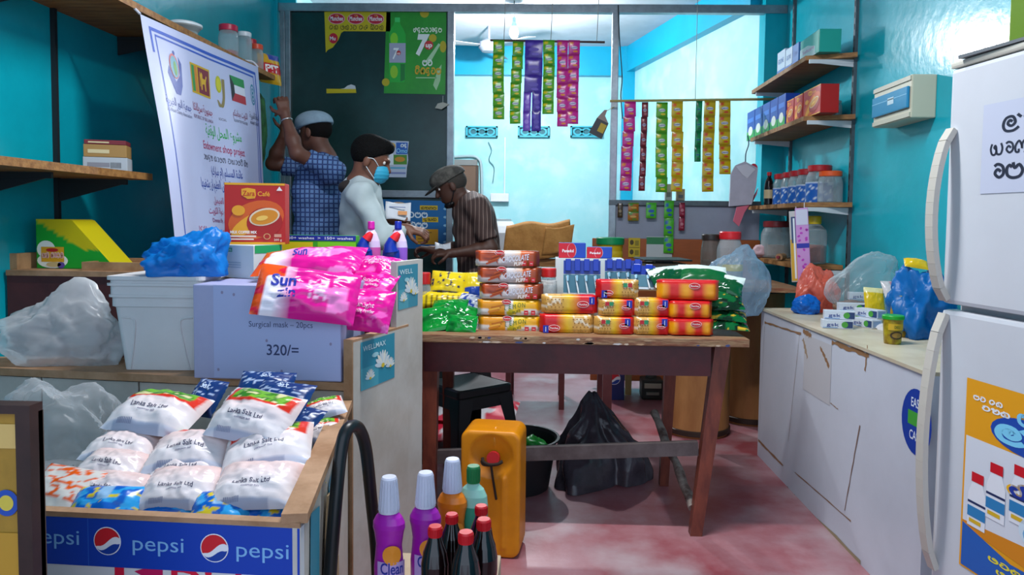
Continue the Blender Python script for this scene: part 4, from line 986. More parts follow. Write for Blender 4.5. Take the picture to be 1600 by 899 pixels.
def pack(px0, px1, py0, py1, d, kind, label, flip=False, group=None, rz=0, dep=.07):
    c = P((px0+px1)/2, py0, d); s = S(d); w, h = (px1-px0)*s, (py0-py1)*s
    fn = {'choc': choc, 'lemon': lemon, 'crk': cracker(flip), 'flame': flame}[kind]
    t = thing('biscuit_pack', label, 'biscuits', (c.x, d+dep/2, c.z), math.radians(rz), group)
    wrapped(w, dep, h, fn, seed=px0*.7+py0).build('wrapper', t)
    m = MB(); q = FR(0, -dep/2-.0016, 0)
    if kind in ('choc', 'lemon'):
        oval(m, q, (-.02 if kind == 'choc' else .0)*1-.01, h*.88, .02)
        if kind == 'choc':
            m.text(q, 'CHOCOLATE', w*.14, h*.36, h*.36, '#8d8fa8', 2, w=w*.46, bold=.03, it=.25, rot=.12); m.text(q, 'CHOCOLATE', w*.14, h*.36, h*.36, '#e6e6ee', 3, w=w*.46, bold=0, it=.25, rot=.12)
            m.text(q, 'PUFF', w*.2, h*.1, h*.22, '#f0e8e4', 3, w=w*.16, bold=.02, it=.2, rot=.1)
            for k in range(4):
                bar_(m, q, -w*.26+k*.008, h*(.30+.14*k), w*.2, h*.11, .35, ('#a8421a', '#c0561f', '#8f3512', '#b84e1c')[k])
        else:
            for k, ch in enumerate('LEMON'): m.text(q, ch, w*(-.06+.078*k), h*(.36+.05*k+.04*(k % 2)), h*.3, '#2f6a2a', 2, bold=.0, rot=.1*(k % 3-1))
            m.text(q, 'PUFF', w*.14, h*.2, h*.17, '#2f5a1a', 3, w=w*.14, rot=.3)
            for k in range(4): bar_(m, q, -w*.27+k*.006, h*(.30+.14*k), w*.18, h*.11, .22, ('#c97a12', '#e8a83a', '#b86a10', '#e09522')[k])
        for k in (.80, .92): m.rect(q, w*(k-.5-.04), h*.08, w*(k-.5+.03), h*.36, '#c2242c', 2); m.rect(q, w*(k-.5-.025), h*.2, w*(k-.5+.015), h*.24, '#e8c0b8', 3)
    elif kind == 'crk':
        sg = -1 if flip else 1
        for a_ in range(5):
            for b_ in range(4): m.ell(q, sg*w*(-.46+.075*a_+.03*(b_ % 2)), h*(.16+.2*b_), .0028, .0028, '#8f6420', 1, 8)
        oval(m, q, sg*w*.26, h*.52 if not flip else h*.3, min(.024, w*.14)); bu = sg*w*.44 if w > .16 else sg*w*.36
        bu = max(-w/2+.014, min(w/2-.014, bu)); bv = h*.72 if not flip else h*.24
        m.rect(q, bu-.011, bv-.015, bu+.011, bv+.015, '#1a2c9c', 2); m.text(q, '1', bu, bv-.010, .02, '#dfe6f4', 3)
        if w < .17:
            for k, cc in ((-.33, '#b8202a'), (-.2, '#2a8a5a')): m.rect(q, sg*w*k-.008, h*.62, sg*w*k+.008, h*.84, cc, 2)
    else:
        oval(m, q, w*.1, h*.72, .022)
    m.build('printed_front', t)
dC = 2.93
for k, (kd, lb) in enumerate((('lemon', 'lemon biscuit pack at the bottom of the tall stack'), ('lemon', 'lemon biscuit pack second from the bottom of the tall stack'), ('choc', 'chocolate biscuit pack lowest of the three chocolate ones'), ('choc', 'chocolate biscuit pack in the middle of the three'), ('choc', 'chocolate biscuit pack on top of the tall stack'))):
    dx = (0, -1, 2, -1, -4)[k]; y0 = 519.5-k*25.6; pack(750+dx, 842+dx, y0, y0-25, dC, kd, lb, group='puff biscuit packs')
g = 'cracker packs on the table'
pack(847, 924, 522, 491.5, 2.88, 'crk', 'long cracker pack on the table right of the lemon packs', True, g)
pack(850, 930, 491, 461, 2.89, 'crk', 'long cracker pack lying on the lower long one', False, g)
pack(933, 988, 524, 495.5, 2.86, 'crk', 'short cracker pack in the bottom row, second from the left', False, g); pack(994, 1045, 524.5, 496, 2.86, 'crk', 'short cracker pack in the bottom row, third from the left', False, g)
pack(940, 990, 495, 467.5, 2.87, 'crk', 'short cracker pack in the middle row above the second', False, g); pack(994, 1046, 495.5, 466.5, 2.87, 'crk', 'short cracker pack in the middle row above the third', False, g)
pack(936, 994, 467, 437.5, 2.88, 'crk', 'single cracker pack on top beside the toothbrushes', True, g)
pack(1050, 1112, 525.5, 499, 2.85, 'flame', 'flame-patterned cracker pack at the bottom right end', False, g); pack(1049, 1110, 498.5, 470.5, 2.86, 'flame', 'flame-patterned cracker pack in the middle of the right end', False, g)
pack(1033, 1120, 470, 438, 2.87, 'flame', 'longest flame-patterned cracker pack, on top of the right end stack', False, g, -3)

# ------------------------------------------------------------------ pouches on the table
def greenp(s): return lambda u, v: mixc(lin('#07862e'), lin('#0b5a24'), max(0, nz(u*3+s, v*3, s)*2))
for k, (px, py, d, ya, ti, ro, sz, lb) in enumerate(((705, 507, 2.96, -4, 24, 0, (.2, .15, .02), 'shiny green pouch at the bottom of the green heap'), (690, 497, 2.93, 20, 40, -10, (.17, .13, .02), 'shiny green pouch leaning at the left of the green heap'), (717, 490, 2.97, -14, 30, 8, (.15, .11, .02), 'shiny green pouch at the right of the green heap'), (702, 480, 2.99, -5, 30, -4, (.15, .10, .02), 'shiny green pouch on top of the green heap'), (722, 506, 2.89, -6, 50, 4, (.12, .08, .015), 'small shiny green pouch at the front of the green heap'))):
    soft_pack('green_pouch', px, py, d, ya, ti, ro, sz, greenp(k), lb, k+70, (), 'shiny green pouches', .12, .5)
def yellowp(s): return lambda u, v: lin('#20284a') if nz(u*9+s, v*9, s) > .34 else lin('#d8bd16') if v > .2 else lin('#3a3018')
soft_pack('tea_packet', 700, 446, 3.12, -6, 62, 8, (.15, .13, .035), yellowp(1), 'yellow packet with a flared top behind the green heap', 80)
soft_pack('tea_packet', 741, 447, 3.14, 10, 62, -6, (.10, .13, .03), lambda u, v: lin('#1d3f94') if v < .4 else lin('#d0b818'), 'yellow and blue packet beside the puff stack', 81)
soft_pack('tea_packet', 692, 470, 3.08, 2, 62, 0, (.22, .085, .03), lambda u, v: lin('#d8bd16') if math.sin(u*60) > -.6 or v > .7 else lin('#6a5a18'), 'wide yellow packet lying behind the green heap', 82)
soft_pack('washing_powder_packet', 738, 478, 3.04, -30, 50, 10, (.16, .11, .03), lambda u, v: lin('#24449c') if nz(u*9, v*9, 2) > .1 else lin('#c9ced8'), 'white and blue packet beside the puff stack base', 83)
# small bottle with a red cap
def jar(px, py0, py1, d, rpx, lid, label, body='#c9d2d6', name='glass_jar', fill=None, lab=None, lidh=.16, z=None, alpha=.35, neck=.8, group=None, rough=.1):
    """jar whose base is at pixel row py0 and lid top at py1"""
    c = P(px, py0, d); top = P(px, py1, d); z0 = c.z if z is None else z; Hh = top.z-z0; r = rpx*S(d)
    t = thing(name, label, 'jar', (c.x, d, z0), 0, group); m = MB(); h1 = Hh*(1-lidh)
    m.lathe([(r*.9, 0), (r, .04*Hh), (r, h1*.72), (r*.96, h1*.8), (r*neck, h1*.95), (r*neck, h1)], film(body, alpha, rough), n=24); m.build('body', t)
    m = MB(); m.lathe([(r*neck*1.08, h1*.97), (r*neck*1.1, h1*1.0), (r*neck*1.1, Hh*.98), (r*neck*1.02, Hh), (0, Hh)], mt(lid, .35), n=24); m.build('lid', t)
    if fill:
        m = MB(); m.lathe([(r*.86, .01*Hh), (r*.94, .05*Hh), (r*.94, h1*fill[1]), (0, h1*fill[1]*1.03)], mt(fill[0], .7, var=.25, scale=30, bump=.4, bscale=60), n=20); m.build('contents', t)
    if lab:
        m = MB(); n = 14
        for band in lab:
            c0, v0, v1 = band[:3]; m.grid(lambda a_, b_: Vector((r*1.008*math.cos(math.pi+a_*math.pi), r*1.008*math.sin(math.pi+a_*math.pi), Hh*(v0+(v1-v0)*b_))), n, 1, mt(c0, .4))
        m.build('label', t)
    return t
jar(663, 480, 426, 3.1, 11, '#c21f22', 'small clear bottle with a red cap behind the yellow packets', z=TZ+.001, fill=('#b8a890', .5), lab=[('#c23a20', .25, .4)], lidh=.2)
jar(857, 470, 419, 3.12, 13.5, '#c21f22', 'clear plastic jar with a red lid behind the puff stack', z=TZ+.001, fill=('#d4d4d2', .9), lidh=.13)
# toothbrush display, medicine packs on it
cY = 3.12; c = P(918, 462, cY)
tdc = thing('display_carton', 'white display carton behind the toothbrush cards', 'carton', (c.x+.01, 3.24, TZ+.001)); hc = P(900, 404, 3.2).z-TZ
boxart(.30, .13, hc, mt('#cfd6d6', .5)).build('carton', tdc)
def toothbrushes(px0, px1, py0, py1, d, label, tip=-8, cols=4, ya=0):
    s = S(d); w, h = (px1-px0)*s, (py0-py1)*s; c = P((px0+px1)/2, py0, d)
    t = thing('toothbrush_card', label, 'toothbrushes', M=orient(Vector((c.x, d, c.z)), ya, tip))
    m = MB(); m.b2((-w/2, 0, 0), (w/2, .004, h), mt('#bcc9d2', .4)); m.b2((-w/2, -.001, h*.62), (w/2, 0, h), mt('#14318f', .3)); m.rect(FR(0, -.001, 0), -w/2, h*.1, w/2, h*.6, '#3f6f82', .5); m.build('card', t)
    for k in range(cols):
        x = -w/2+w*(k+.5)/cols; m = MB(); m.b2((x-w/cols*.3, -.012, h*.70), (x+w/cols*.3, -.001, h*1.04), mt('#1233a0', .25), .002); m.build('blister', t)
        m = MB(); m.tube([(x-.006, -.008, h*.56), (x-.004, -.010, h*.4), (x+.002, -.010, h*.2), (x+.007, -.008, h*.02)], [.004, .003, .004, .004], mt('#dfe6ea', .3), 8); m.box((x-.002, -.012, h*.5), (.008, .008, h*.16), mt('#8fc0d8', .5)); m.build('toothbrush', t)
toothbrushes(880, 938, 463, 407, 3.10, 'card of white toothbrushes with blue tops, left of two')
toothbrushes(945, 1003, 452, 407, 3.11, 'card of toothbrushes with blue tops, right of two', -8, 4)
toothbrushes(985, 1022, 452, 414, 3.05, 'blue toothbrush card tilted at the right of the display', -20, 2, -12)
def medbox(px0, px1, py0, py1, d, z, label, rz=0):
    s = S(d); w, h = (px1-px0)*s, (py0-py1)*s; c = P((px0+px1)/2, py0, d)
    t = thing('medicine_box', label, 'box', (c.x, d+.04, z), math.radians(rz)); boxart(w, .08, h, mt('#1240a8', .35)).build('carton', t)
    m = MB(); q = FR(0, -.0405, 0); m.rect(q, -w/2, 0, w*.0, h, '#c2182c', 1); m.ell(q, -w*.02, h*.5, w*.16, h*.5, '#c2182c', 1.5); m.ell(q, -w*.02, h*.5, w*.17, h*.5, '#e8e0ea', 1.2)
    m.text(q, 'Panadol', -w*.16, h*.38, h*.2, '#f4f0f2', 3, w=w*.42, bold=.02); m.build('printed_face', t)
zt_ = TZ+.001+hc+.002
medbox(873, 915, 404, 381, 3.19, zt_, 'blue and red medicine box on the left of the display carton'); medbox(918, 957, 411, 394, 3.19, zt_, 'lower blue medicine box beside the taller one', -6)
# dark green packs at the right end
def dgreen(s): return lambda u, v: lin('#c9a02a') if nz(u*7+s, v*7, s) > .42 else lin('#0b5a2c') if nz(u*4, v*4, s) > -.1 else lin('#0a2a18')
for k, (px, py, d, ya, ti, ro, sz, lb) in enumerate(((1135, 508, 2.92, -8, 10, 3, (.17, .12, .022), 'dark green tea pack at the bottom of the right pile'), (1130, 492, 2.95, -12, 14, 5, (.18, .12, .022), 'dark green tea pack second from the bottom of the right pile'), (1126, 476, 2.97, -6, 16, -3, (.18, .12, .022), 'dark green tea pack with gold spots in the right pile'), (1124, 462, 3.0, -15, 20, 4, (.18, .12, .022), 'dark green tea pack fourth up in the right pile'), (1130, 444, 3.02, -30, 40, 10, (.16, .11, .02), 'dark green tea pack slanting behind the flame-patterned packs'), (1050, 432, 3.06, 24, 40, -6, (.2, .12, .022), 'dark green and white pack leaning behind the crackers'))):
    soft_pack('tea_pack', px, py, d, ya, ti, ro, sz, dgreen(k*1.7) if k < 4 else (lambda u, v: lin('#d2dcd6') if (v > .62 and nz(u*4, v*4, 1) > -.3) else lin('#0c4a28')), lb, k+90, (), 'dark green tea packs', .12, .4)
soft_pack('tea_pack', 1098, 428, 3.06, -6, 34, 3, (.20, .11, .022), lambda u, v: lin('#d2dcd6') if v > .55 else lin('#0c5a2c'), 'white and green pack on the far side of the flame-patterned packs', 97)
# ------------------------------------------------------------------ rear bench on drums, with scale, jars, tub
BZ = .90
def drum(px, py, label, r=.2):
    c = PZ(px, py, 0); t = thing('fibre_drum', label, 'drum', (c.x, c.y+r, 0)); h = BZ-.025; fb = mt('#b07a48', .6, h2='#946034', scale=5, stretch=(1, 1, .3), bump=.1)
    m = MB(); m.lathe([(r*.97, 0), (r, .02), (r, h*.5), (r, h-.02), (r*.98, h)], fb, n=36); m.build('body', t)
    for z in (.012, h*.94): m = MB(); m.lathe([(r+.001, z), (r+.008, z+.004), (r+.008, z+.03), (r+.001, z+.034)], mt('#3a2c26', .5, metal=.4), n=36, cap=False); m.build('hoop', t)
drum(1098, 688, 'brown fibre drum behind the right table leg', .19); drum(1185, 668, 'brown fibre drum half hidden behind the white counter', .19)
x0, x1 = P(930, 450, 3.95).x, 1.38
rb = thing('bench_board', 'rough board laid across the drums behind the table', 'board', ((x0+x1)/2, 4.24, BZ-.024))
for k in range(2): m = MB(); m.b2((x0-(x0+x1)/2, -.30+k*.285, 0), (x1-(x0+x1)/2, -.30+k*.285+.28, .024), m_tw); m.build('plank', rb)
t = thing('bench_trestle', 'wooden trestle under the left end of the rear board', 'trestle', (x0+.08, 4.24, 0))
for y in (-.22, .22): m = MB(); m.b2((-.025, y-.025, 0), (.025, y+.025, BZ-.06), m_redw); m.build('leg', t)
m = MB(); m.b2((-.03, -.28, BZ-.06), (.03, .28, BZ-.024), m_redw); m.build('top_bar', t)
c = P(1037, 440, 4.05); s = S(4.05)
sc_ = thing('weighing_scale', 'beige shop scale with a red display behind the table', 'scale', (c.x, 4.1, BZ+.001), math.radians(5))
hs = P(1037, 413, 4.0).z-BZ
m = MB(); w = 72*s; m.add([(-w/2, -.11, 0), (w/2, -.11, 0), (w/2, .14, 0), (-w/2, .14, 0), (-w*.46, -.07, hs), (w*.46, -.07, hs), (w*.46, .14, hs), (-w*.46, .14, hs)], [(3, 2, 1, 0), (4, 5, 6, 7), (0, 1, 5, 4), (1, 2, 6, 5), (2, 3, 7, 6), (3, 0, 4, 7)], mt('#8f7762', .5)); m.build('body', sc_)
m = MB(); m.b2((-w*.52, -.13, hs+.016), (w*.52, .16, hs+.026), m_black, .004); m.b2((-.05, -.03, hs), (.05, .05, hs+.016), m_black); m.build('platter', sc_)
m = MB(); m.b2((-.055, -.098, hs*.35), (.055, -.080, hs*.85), mt('#2a1210', .3)); m.build('display', sc_)
m = MB(); q = FR(0, -.0985, 0); m.text(q, '0.00', 0, hs*.5, hs*.25, mt('#ff2a1a', .4, emis=6), 1); m.build('digits', sc_)
jar(1109, 440, 366, 4.0, 15, '#2b211d', 'dark glass jar with a black lid on the rear board', body='#6f6a64', z=BZ+.001, lidh=.09, alpha=.55, neck=.85, fill=('#5a4a3c', .55))
t = jar(1139, 440, 362, 3.95, 20, '#c81c24', 'wide clear jar with a bright red lid on the rear board', z=BZ+.001, lidh=.11, neck=.76, fill=('#b4a89a', .55), lab=[('#c9b02a', .30, .42)])
t = jar(953, 405, 371, 4.3, 20, '#0d7a44', 'yellow tub with a green lid beside the scale', body='#cfae22', z=BZ+.001, alpha=.95, neck=1.0, lidh=.14)
# hanging thin bag at the right end of the table
o = blob((.32, .16, .36), 3.3, .25, .16, mat=film('#a9cde6', .30), fn=lambda p: Vector((p.x*(1-.25*max(0, -p.z)), p.y, p.z)), fr=1.2).build('plastic_bag', None, P(1152, 492, 3.84)); tag(o, 'pale blue see-through plastic bag hanging on the rear board edge', 'bag')
# ------------------------------------------------------------------ under the table
c = PZ(730, 596, .46)
stl = thing('plastic_stool', 'black plastic stool behind the table front', 'stool', (c.x, c.y, 0), math.radians(42)); pb_ = mt('#15181c', .4, var=.1); sw = .158
m = MB(); secs = [(sw*.98, .415), (sw, .425), (sw, .452), (sw*.95, .46)]; loft(m, secs, pb_, True, False); m.grid(lambda a_, b_: Vector(((a_-.5)*2*sw*.93, (b_-.5)*2*sw*.93, .458-.004*math.sin(a_*math.pi)*math.sin(b_*math.pi))), 8, 8, pb_); m.build('seat', stl)
for sx_ in (-1, 1):
    for sy_ in (-1, 1):
        m = MB()
        for dx, dy in ((1, 0), (0, 1)):
            o_ = []
            for z, e, wd in ((.42, sw*.98, .085), (.28, sw*1.08, .06), (.0, sw*1.22, .05)):
                p0 = Vector((sx_*e, sy_*e, z)); p1 = p0-Vector((sx_*wd*dx, sy_*wd*dy, 0)); o_ += [p0, p1, p1-Vector((sx_*.006*dy, sy_*.006*dx, 0)), p0-Vector((sx_*.006*dy, sy_*.006*dx, 0))]
            m.add(o_, [(0, 1, 5, 4), (1, 2, 6, 5), (2, 3, 7, 6), (3, 0, 4, 7), (4, 5, 9, 8), (5, 6, 10, 9), (6, 7, 11, 10), (7, 4, 8, 11), (8, 9, 10, 11)], pb_)
        m.build('leg', stl)
m = MB(); loft(m, [(sw*1.0, .36), (sw*.985, .418)], pb_, False, False); m.build('apron', stl)
def sackp(s): return lambda u, v: lin('#c0203a') if nz(u*3+s, v*4, s) > .02 else lin('#c9c3c6')
for k, (px, py, d, sz, lb, ya) in enumerate(((722, 668, 4.02, (.50, .40, .06), 'grey and red flour sack lying behind the stool', 4), (745, 642, 4.08, (.46, .36, .06), 'red and white flour sack lying on top behind the stool', -4))):
    soft_pack('flour_sack', px, py, d, ya, 4, 0, sz, sackp(k*3.), lb, k+110, (), 'flour sacks under the table', .45, .2, cat='sack', flatb=.8)
# black basin
c = P(808, 795, 3.14); bc = (P(808, 700, 3.33).x, 3.34)
bs = thing('basin', 'black plastic basin behind the yellow can', 'basin', (bc[0], bc[1], 0)); pk = mt('#1b1c20', .5, var=.15)
m = MB(); m.lathe([(.0, .004), (.145, .0), (.15, .005), (.185, .225), (.20, .232), (.20, .240), (.188, .240), (.18, .225), (.143, .012), (0, .012)], pk, n=36, cap=False); m.build('bowl', bs)
o = blob((.16, .13, .09), 9.1, .3, .2, sub=4, mat=mt('#1a9c34', .4)).build('green_cloth', None, (bc[0]+.07, bc[1]+.02, .14)); tag(o, 'bright green cloth lying in the black basin', 'cloth')
# dark plastic sack, slumped and creased
c = PZ(948, 765, 0)
def sackpt(a, b):
    th = a*2*math.pi; t = b; dx, dy = math.cos(th), math.sin(th)
    def g(t0, w): d = (th-t0+math.pi) % (2*math.pi)-math.pi; return math.exp(-(d/w)**2)
    R_ = .19+.03*nz(dx*2, dy*2, 1)+.17*g(math.radians(240), .38)*(1-t)**1.5+.05*g(math.radians(330), .5)
    cr = abs(math.sin(4.5*th+2.2*nz(dx*1.5, dy*1.5, t*2)))*2-1
    r = R_*(1-t**1.6*.93)*(1+.13*cr*(.4+.6*math.sin(math.pi*min(1, t+.15))))
    z = .40*(t**.85)*(1-.25*g(math.radians(10), .9)*math.sin(math.pi*t))+.012*nz(dx*5, dy*5, t*6)
    e = vor(Vector((dx*r*9, dy*r*9, z*9+3)), 1.0)[0]
    r += .022*(e-.35)
    return Vector((dx*r*1.05-.055*t, dy*r*.85+.03*t, max(.002, z+.015*(e-.35)*min(1, 6*t))))
m = MB(); m.grid(sackpt, 120, 60, mt('#3f3a42', .26, var=.35, scale=5, bump=.25, bscale=40), smooth=True)
o = m.build('refuse_sack', None, (c.x, c.y+.20, 0)); tag(o, 'crumpled dark grey plastic sack on the floor under the table', 'sack')
# yellow jerry can
c = PZ(768, 873, 0); jc = thing('jerry_can', 'tall yellow jerry can with a red cap beside the bottles', 'can', (c.x, c.y+.09, 0), math.radians(-6))
ym = mt('#dd8a08', .38, h2='#c97a06', scale=4, bump=.05); wj, hj, dj = .112, .475, .085
S_ = SDF((-.15, -.13, -.02), (.15, .13, .52), .006)
sl_, (X_, Y_, Z_) = S_._blk(S_.lo, S_.lo+S_.n*S_.res)
rx = np.maximum(np.abs(X_)-(wj-.035), 0); rz_ = np.maximum(np.abs(Z_-hj/2)-(hj/2-.035), 0)
d2 = np.sqrt(rx**2+rz_**2)-.035; dy = np.abs(Y_)-(dj-.012); S_.g = (np.minimum(np.maximum(d2+.012, dy), 0)+np.sqrt(np.maximum(d2+.012, 0)**2+np.maximum(dy, 0)**2)-.012).astype(np.float32)
S_.ell((.005, -dj-.006, hj*.80), (.085, .026, .085), 0, sub=True)
for sx_ in (-1, 1): S_.cap((sx_*.05, -dj-.002, .04), (sx_*.05, -dj-.002, .30), .006, .006, .01)
S_.build('body', ym, jc)
m = MB(); m.tube([(.012, -.035, hj*.79), (.012, -.085, hj*.795)], .022, ym, 18); m.build('neck', jc)
m = MB(); m.tube([(.012, -.074, hj*.79), (.012, -.096, hj*.795)], .024, mt('#b81f24', .4), 18); m.build('cap', jc)
m = MB(); m.tube(spline([(-.028, -.088, hj*.79), (-.022, -.098, hj*.765), (.0, -.10, hj*.748), (.03, -.10, hj*.755), (.046, -.088, hj*.77), (.02, -.1, hj*.75), (-.02, -.098, hj*.745), (-.03, -.09, hj*.77)], 4), .006, mt('#2a1c14', .9), 7); m.tube(spline([(.006, -.1, hj*.75), (.012, -.1, hj*.66), (.018, -.092, hj*.56), (.025, -.09, hj*.47)], 4), .0045, mt('#2a1c14', .9), 7); m.build('rope', jc)
m = MB(); m.tube([(.012, -.06, hj*.86), (.012, -.07, hj*.95), (.012, -.04, hj*1.0)], .008, ym, 8); m.build('handle', jc)
# ------------------------------------------------------------------ far things seen under the table
c = PZ(959, 626, 0); s = S(c.y)
dcr = thing('drinks_cooler_box', 'dark blue drinks box with a round logo by the brown panel', 'box', (c.x, c.y+.08, 0)); w, h = 33*s, .62
boxart(w, .14, h, mt('#0d1f66', .4)).build('carton', dcr); m = MB(); q = FR(0, -.0708, 0); z_ = P(958, 592, c.y).z; roundel(m, q, 0, z_, 10*s); m.build('logo', dcr)
c2 = P(981, 628, 5.2); m = MB(); m.b2((-.022, -.02, 0), (.022, .02, .75), mt('#b9a06a', .6)); o = m.build('timber_post', None, (c2.x, 5.2, 0)); tag(o, 'pale yellow timber post beside the dark blue drinks box', 'post')
c3 = PZ(1020, 626, 0); t = thing('small_machine', 'small grey machine on the floor beyond the table', 'machine', (c3.x, c3.y+.09, 0)); m = MB(); m.box((0, 0, .07), (.15, .16, .14), mt('#2f3a38', .5), bev=.012); m.build('body', t)
m = MB(); m.box((0, -.079, .10), (.12, .012, .035), mt('#b9bfae', .5), bev=.003); m.box((0, -.079, .045), (.09, .012, .02), mt('#8f958a', .5)); m.build('faceplate', t)
m = MB(); m.tube([(0, .02, .14), (0, .02, .17)], .04, mt('#5a625c', .5), 14); m.build('knob', t)
# ================================================================== right side: counter, fridge, shelves
CZ = .80
a, b = PZ(1190, 481, CZ), PZ(1438, 577, CZ); b2 = a+(b-a)*1.03
wc = thing('white_counter', 'white laminated counter with peeling tape marks along the right wall', 'counter', (a.x, a.y, 0)); Tw = Matrix.Translation((-a.x, -a.y, 0))
cf = Vector((b2.x-a.x, b2.y-a.y, 0)); cl = cf.length; cf.normalize(); cn = Vector((cf.y, -cf.x, 0))
if cn.x > 0: cn = -cn
m_cw = mt('#c6cbd6', .38, var=.05, scale=2.5)
a0 = Vector((a.x, a.y, 0)); b0 = Vector((b2.x, b2.y, 0))
def wpart(m, n): o = m.build(n, wc); o.matrix_basis = Tw; return o
wpart(quadprism([a0+cn*.0, b0, Vector((XR-.03, b0.y, 0)), Vector((XR-.03, a0.y, 0))], .0, CZ-.012, m_cw), 'body')
wpart(quadprism([a0+cn*.006, b0+cn*.006, Vector((XR-.03, b0.y, 0)), Vector((XR-.03, a0.y+.006, 0))], CZ-.012, CZ, mt('#b7a98f', .4, h2='#c9bfa8', scale=4)), 'top_board')
q = plane(a0+cn*.0008, cf, (0, 0, 1))
def oncf(px, py):
    r = ray(px, py); t = a0.dot(cn)/Vector((r.x, r.y, 0)).dot(cn); p = r*t+Vector((0, 0, CAMH)); return ((Vector((p.x, p.y, 0))-a0).dot(cf), p.z)
m = MB()
def strip(p0, p1, w, col):
    (u0, v0), (u1, v1) = oncf(*p0), oncf(*p1); d = Vector((u1-u0, v1-v0)).normalized(); n = Vector((-d.y, d.x))*w/2
    rr = random.Random(int(p0[0]*7+p0[1])); N = 12; up, dn = [], []
    for k in range(N+1):
        t = k/N; x, y = u0+(u1-u0)*t, v0+(v1-v0)*t; e = rr.uniform(.3, 1.2); up.append((x+n.x*e, y+n.y*e)); e = rr.uniform(.3, 1.2); dn.append((x-n.x*e, y-n.y*e))
    m.poly(q, up+dn[::-1], col, 1)
TP = '#8f6a48'
strip((1195, 504), (1252, 522), .012, TP); strip((1255, 517), (1268, 526), .03, TP); strip((1300, 535), (1358, 556), .022, TP); strip((1356, 540), (1352, 580), .012, TP); strip((1185, 688), (1224, 728), .014, TP)
strip((1250, 520), (1232, 690), .003, '#7d6a58'); strip((1195, 510), (1186, 690), .003, '#8d8d90'); strip((1242, 738), (1330, 815), .006, TP); strip((1344, 665), (1320, 798), .008, '#7d6458'); strip((1298, 630), (1310, 640), .004, TP); strip((1282, 542), (1296, 574), .02, TP); strip((1255, 530), (1262, 560), .03, '#a08a70')
strip((1180, 718), (1345, 880), .03, '#9a8a6a'); strip((1230, 765), (1280, 832), .04, '#6f5238'); wpart(m, 'tape_marks')
m = MB(); u_, v_ = oncf(1432, 660); m.ell(q, u_, v_, .09, .105, '#123a9c', 1, 28); m.rect(q, u_-.05, v_-.015, u_+.05, v_+.03, '#3f9f3a', 2); m.text(q, 'EASY', u_, v_+.045, .03, '#dfe8f4', 2); m.text(q, 'CASH', u_, v_-.06, .03, '#dfe8f4', 2); wpart(m, 'round_sticker')
m = MB(); (u0, v0), (u1, v1) = oncf(1255, 608), oncf(1300, 540); m.rect(q, u0, v0, u1, v1, '#bdbcc0', .7); wpart(m, 'torn_paper')
# ------------------------------------------------------------------ fridge
tl = P(1487, 98, 2.02); fz = tl.z; fx, fy = tl.x, 2.02
fr = thing('refrigerator', 'white two-door refrigerator with a yogurt poster at the right edge', 'refrigerator', (fx, fy, 0), 0)
ang = math.radians(-90+9)   # front faces the aisle, turned a little to the camera
fu = Vector((math.cos(ang), math.sin(ang), 0)); fnn = Vector((fu.y, -fu.x, 0))   # u runs towards the camera, fnn outward
assert fnn.x < 0
FW, FD = .62, .50; m_fr = mt('#cdd0d6', .3, var=.03, scale=3)
def fmap(u, w, z): return fu*u-fnn*w+Vector((0, 0, z))
def fbox(u0, u1, w0, w1, z0, z1, mat, bev=.0):
    m = MB(); M3 = Matrix((fu, -fnn, Vector((0, 0, 1)))).transposed(); c = fmap((u0+u1)/2, (w0+w1)/2, (z0+z1)/2); m.box(c, (u1-u0, w1-w0, z1-z0), mat, M=M3, bev=bev); return m
zs = P(1472, 478, 2.02).z
fbox(0, FW, .055, FD, .03, fz-.02, m_fr, .01).build('cabinet', fr)
fbox(-.004, FW+.004, .0, FD, fz-.018, fz, mt('#c9c6b9', .4), .006).build('top_cap', fr)
for u in (.05, FW-.05): fbox(u-.02, u+.02, .1, .14, 0, .03, m_black).build('foot', fr)
du = fbox(.0, FW, .0, .05, zs+.008, fz-.02, m_fr, .012).build('upper_door', fr); dl = fbox(.0, FW, .0, .05, .06, zs-.008, m_fr, .012).build('lower_door', fr)
def fface(h_=0): return lambda u, v, h=0: fmap(u, -h-.001-h_, v)
def onf(px, py):
    r = ray(px, py); t = Vector((fx, fy, 0)).dot(fnn)/Vector((r.x, r.y, 0)).dot(fnn); p = r*t+Vector((0, 0, CAMH)); return (Vector((p.x-fx, p.y-fy, 0)).dot(fu), p.z)
m_hd = mt('#c4bfb4', .4)
def handle(zlo, zhi, name, dr):
    m = MB(); n = 14
    for k in range(n):
        t0, t1 = k/n, (k+1)/n; f = lambda t: .004+.05*math.sin(math.pi*t)**.6
        p0, p1 = fmap(.018, -f(t0), zlo+(zhi-zlo)*t0), fmap(.018, -f(t1), zlo+(zhi-zlo)*t1); m.bar(p0, p1, .03, .016, m_hd, up=fnn)
    m.build(name, dr)
handle(zs+.02, onf(1478, 205)[1], 'handle', du); handle(onf(1450, 880)[1], zs-.02, 'handle', dl)
m = MB(); q = fface(); (u0, v1), (u1, v0) = onf(1538, 165), onf(1600, 300); u1 = u0+.30
m.rect(q, u0, v0, u1, v1, '#c3c8da', 1); 
m.text(q, '', u0+.16, v1-.075, .04, '#2a3040', 2, w=.19, raw=glyphs(['o', 'ba', 'ta'] if 'ba' in GL else ['o', 'ma', 'ta'], .16)); m.text(q, '', u0+.15, (v0+v1)/2-.018, .032, '#2a3040', 2, w=.24, raw=glyphs(['ya', 'e', 'ga', 'aa', 'ta', 'na'], .16)); m.text(q, '', u0+.15, v0+.035, .04, '#2a3040', 2, w=.22, raw=glyphs(['e', 'na', 'ta', 'ma'], .18))
m.build('notice', du)
m = MB(); (u0, v1), (u1, _) = onf(1512, 590), onf(1600, 610); v0 = onf(1512, 890)[1]; u1 = u0+.34; wq, hq = u1-u0, v1-v0
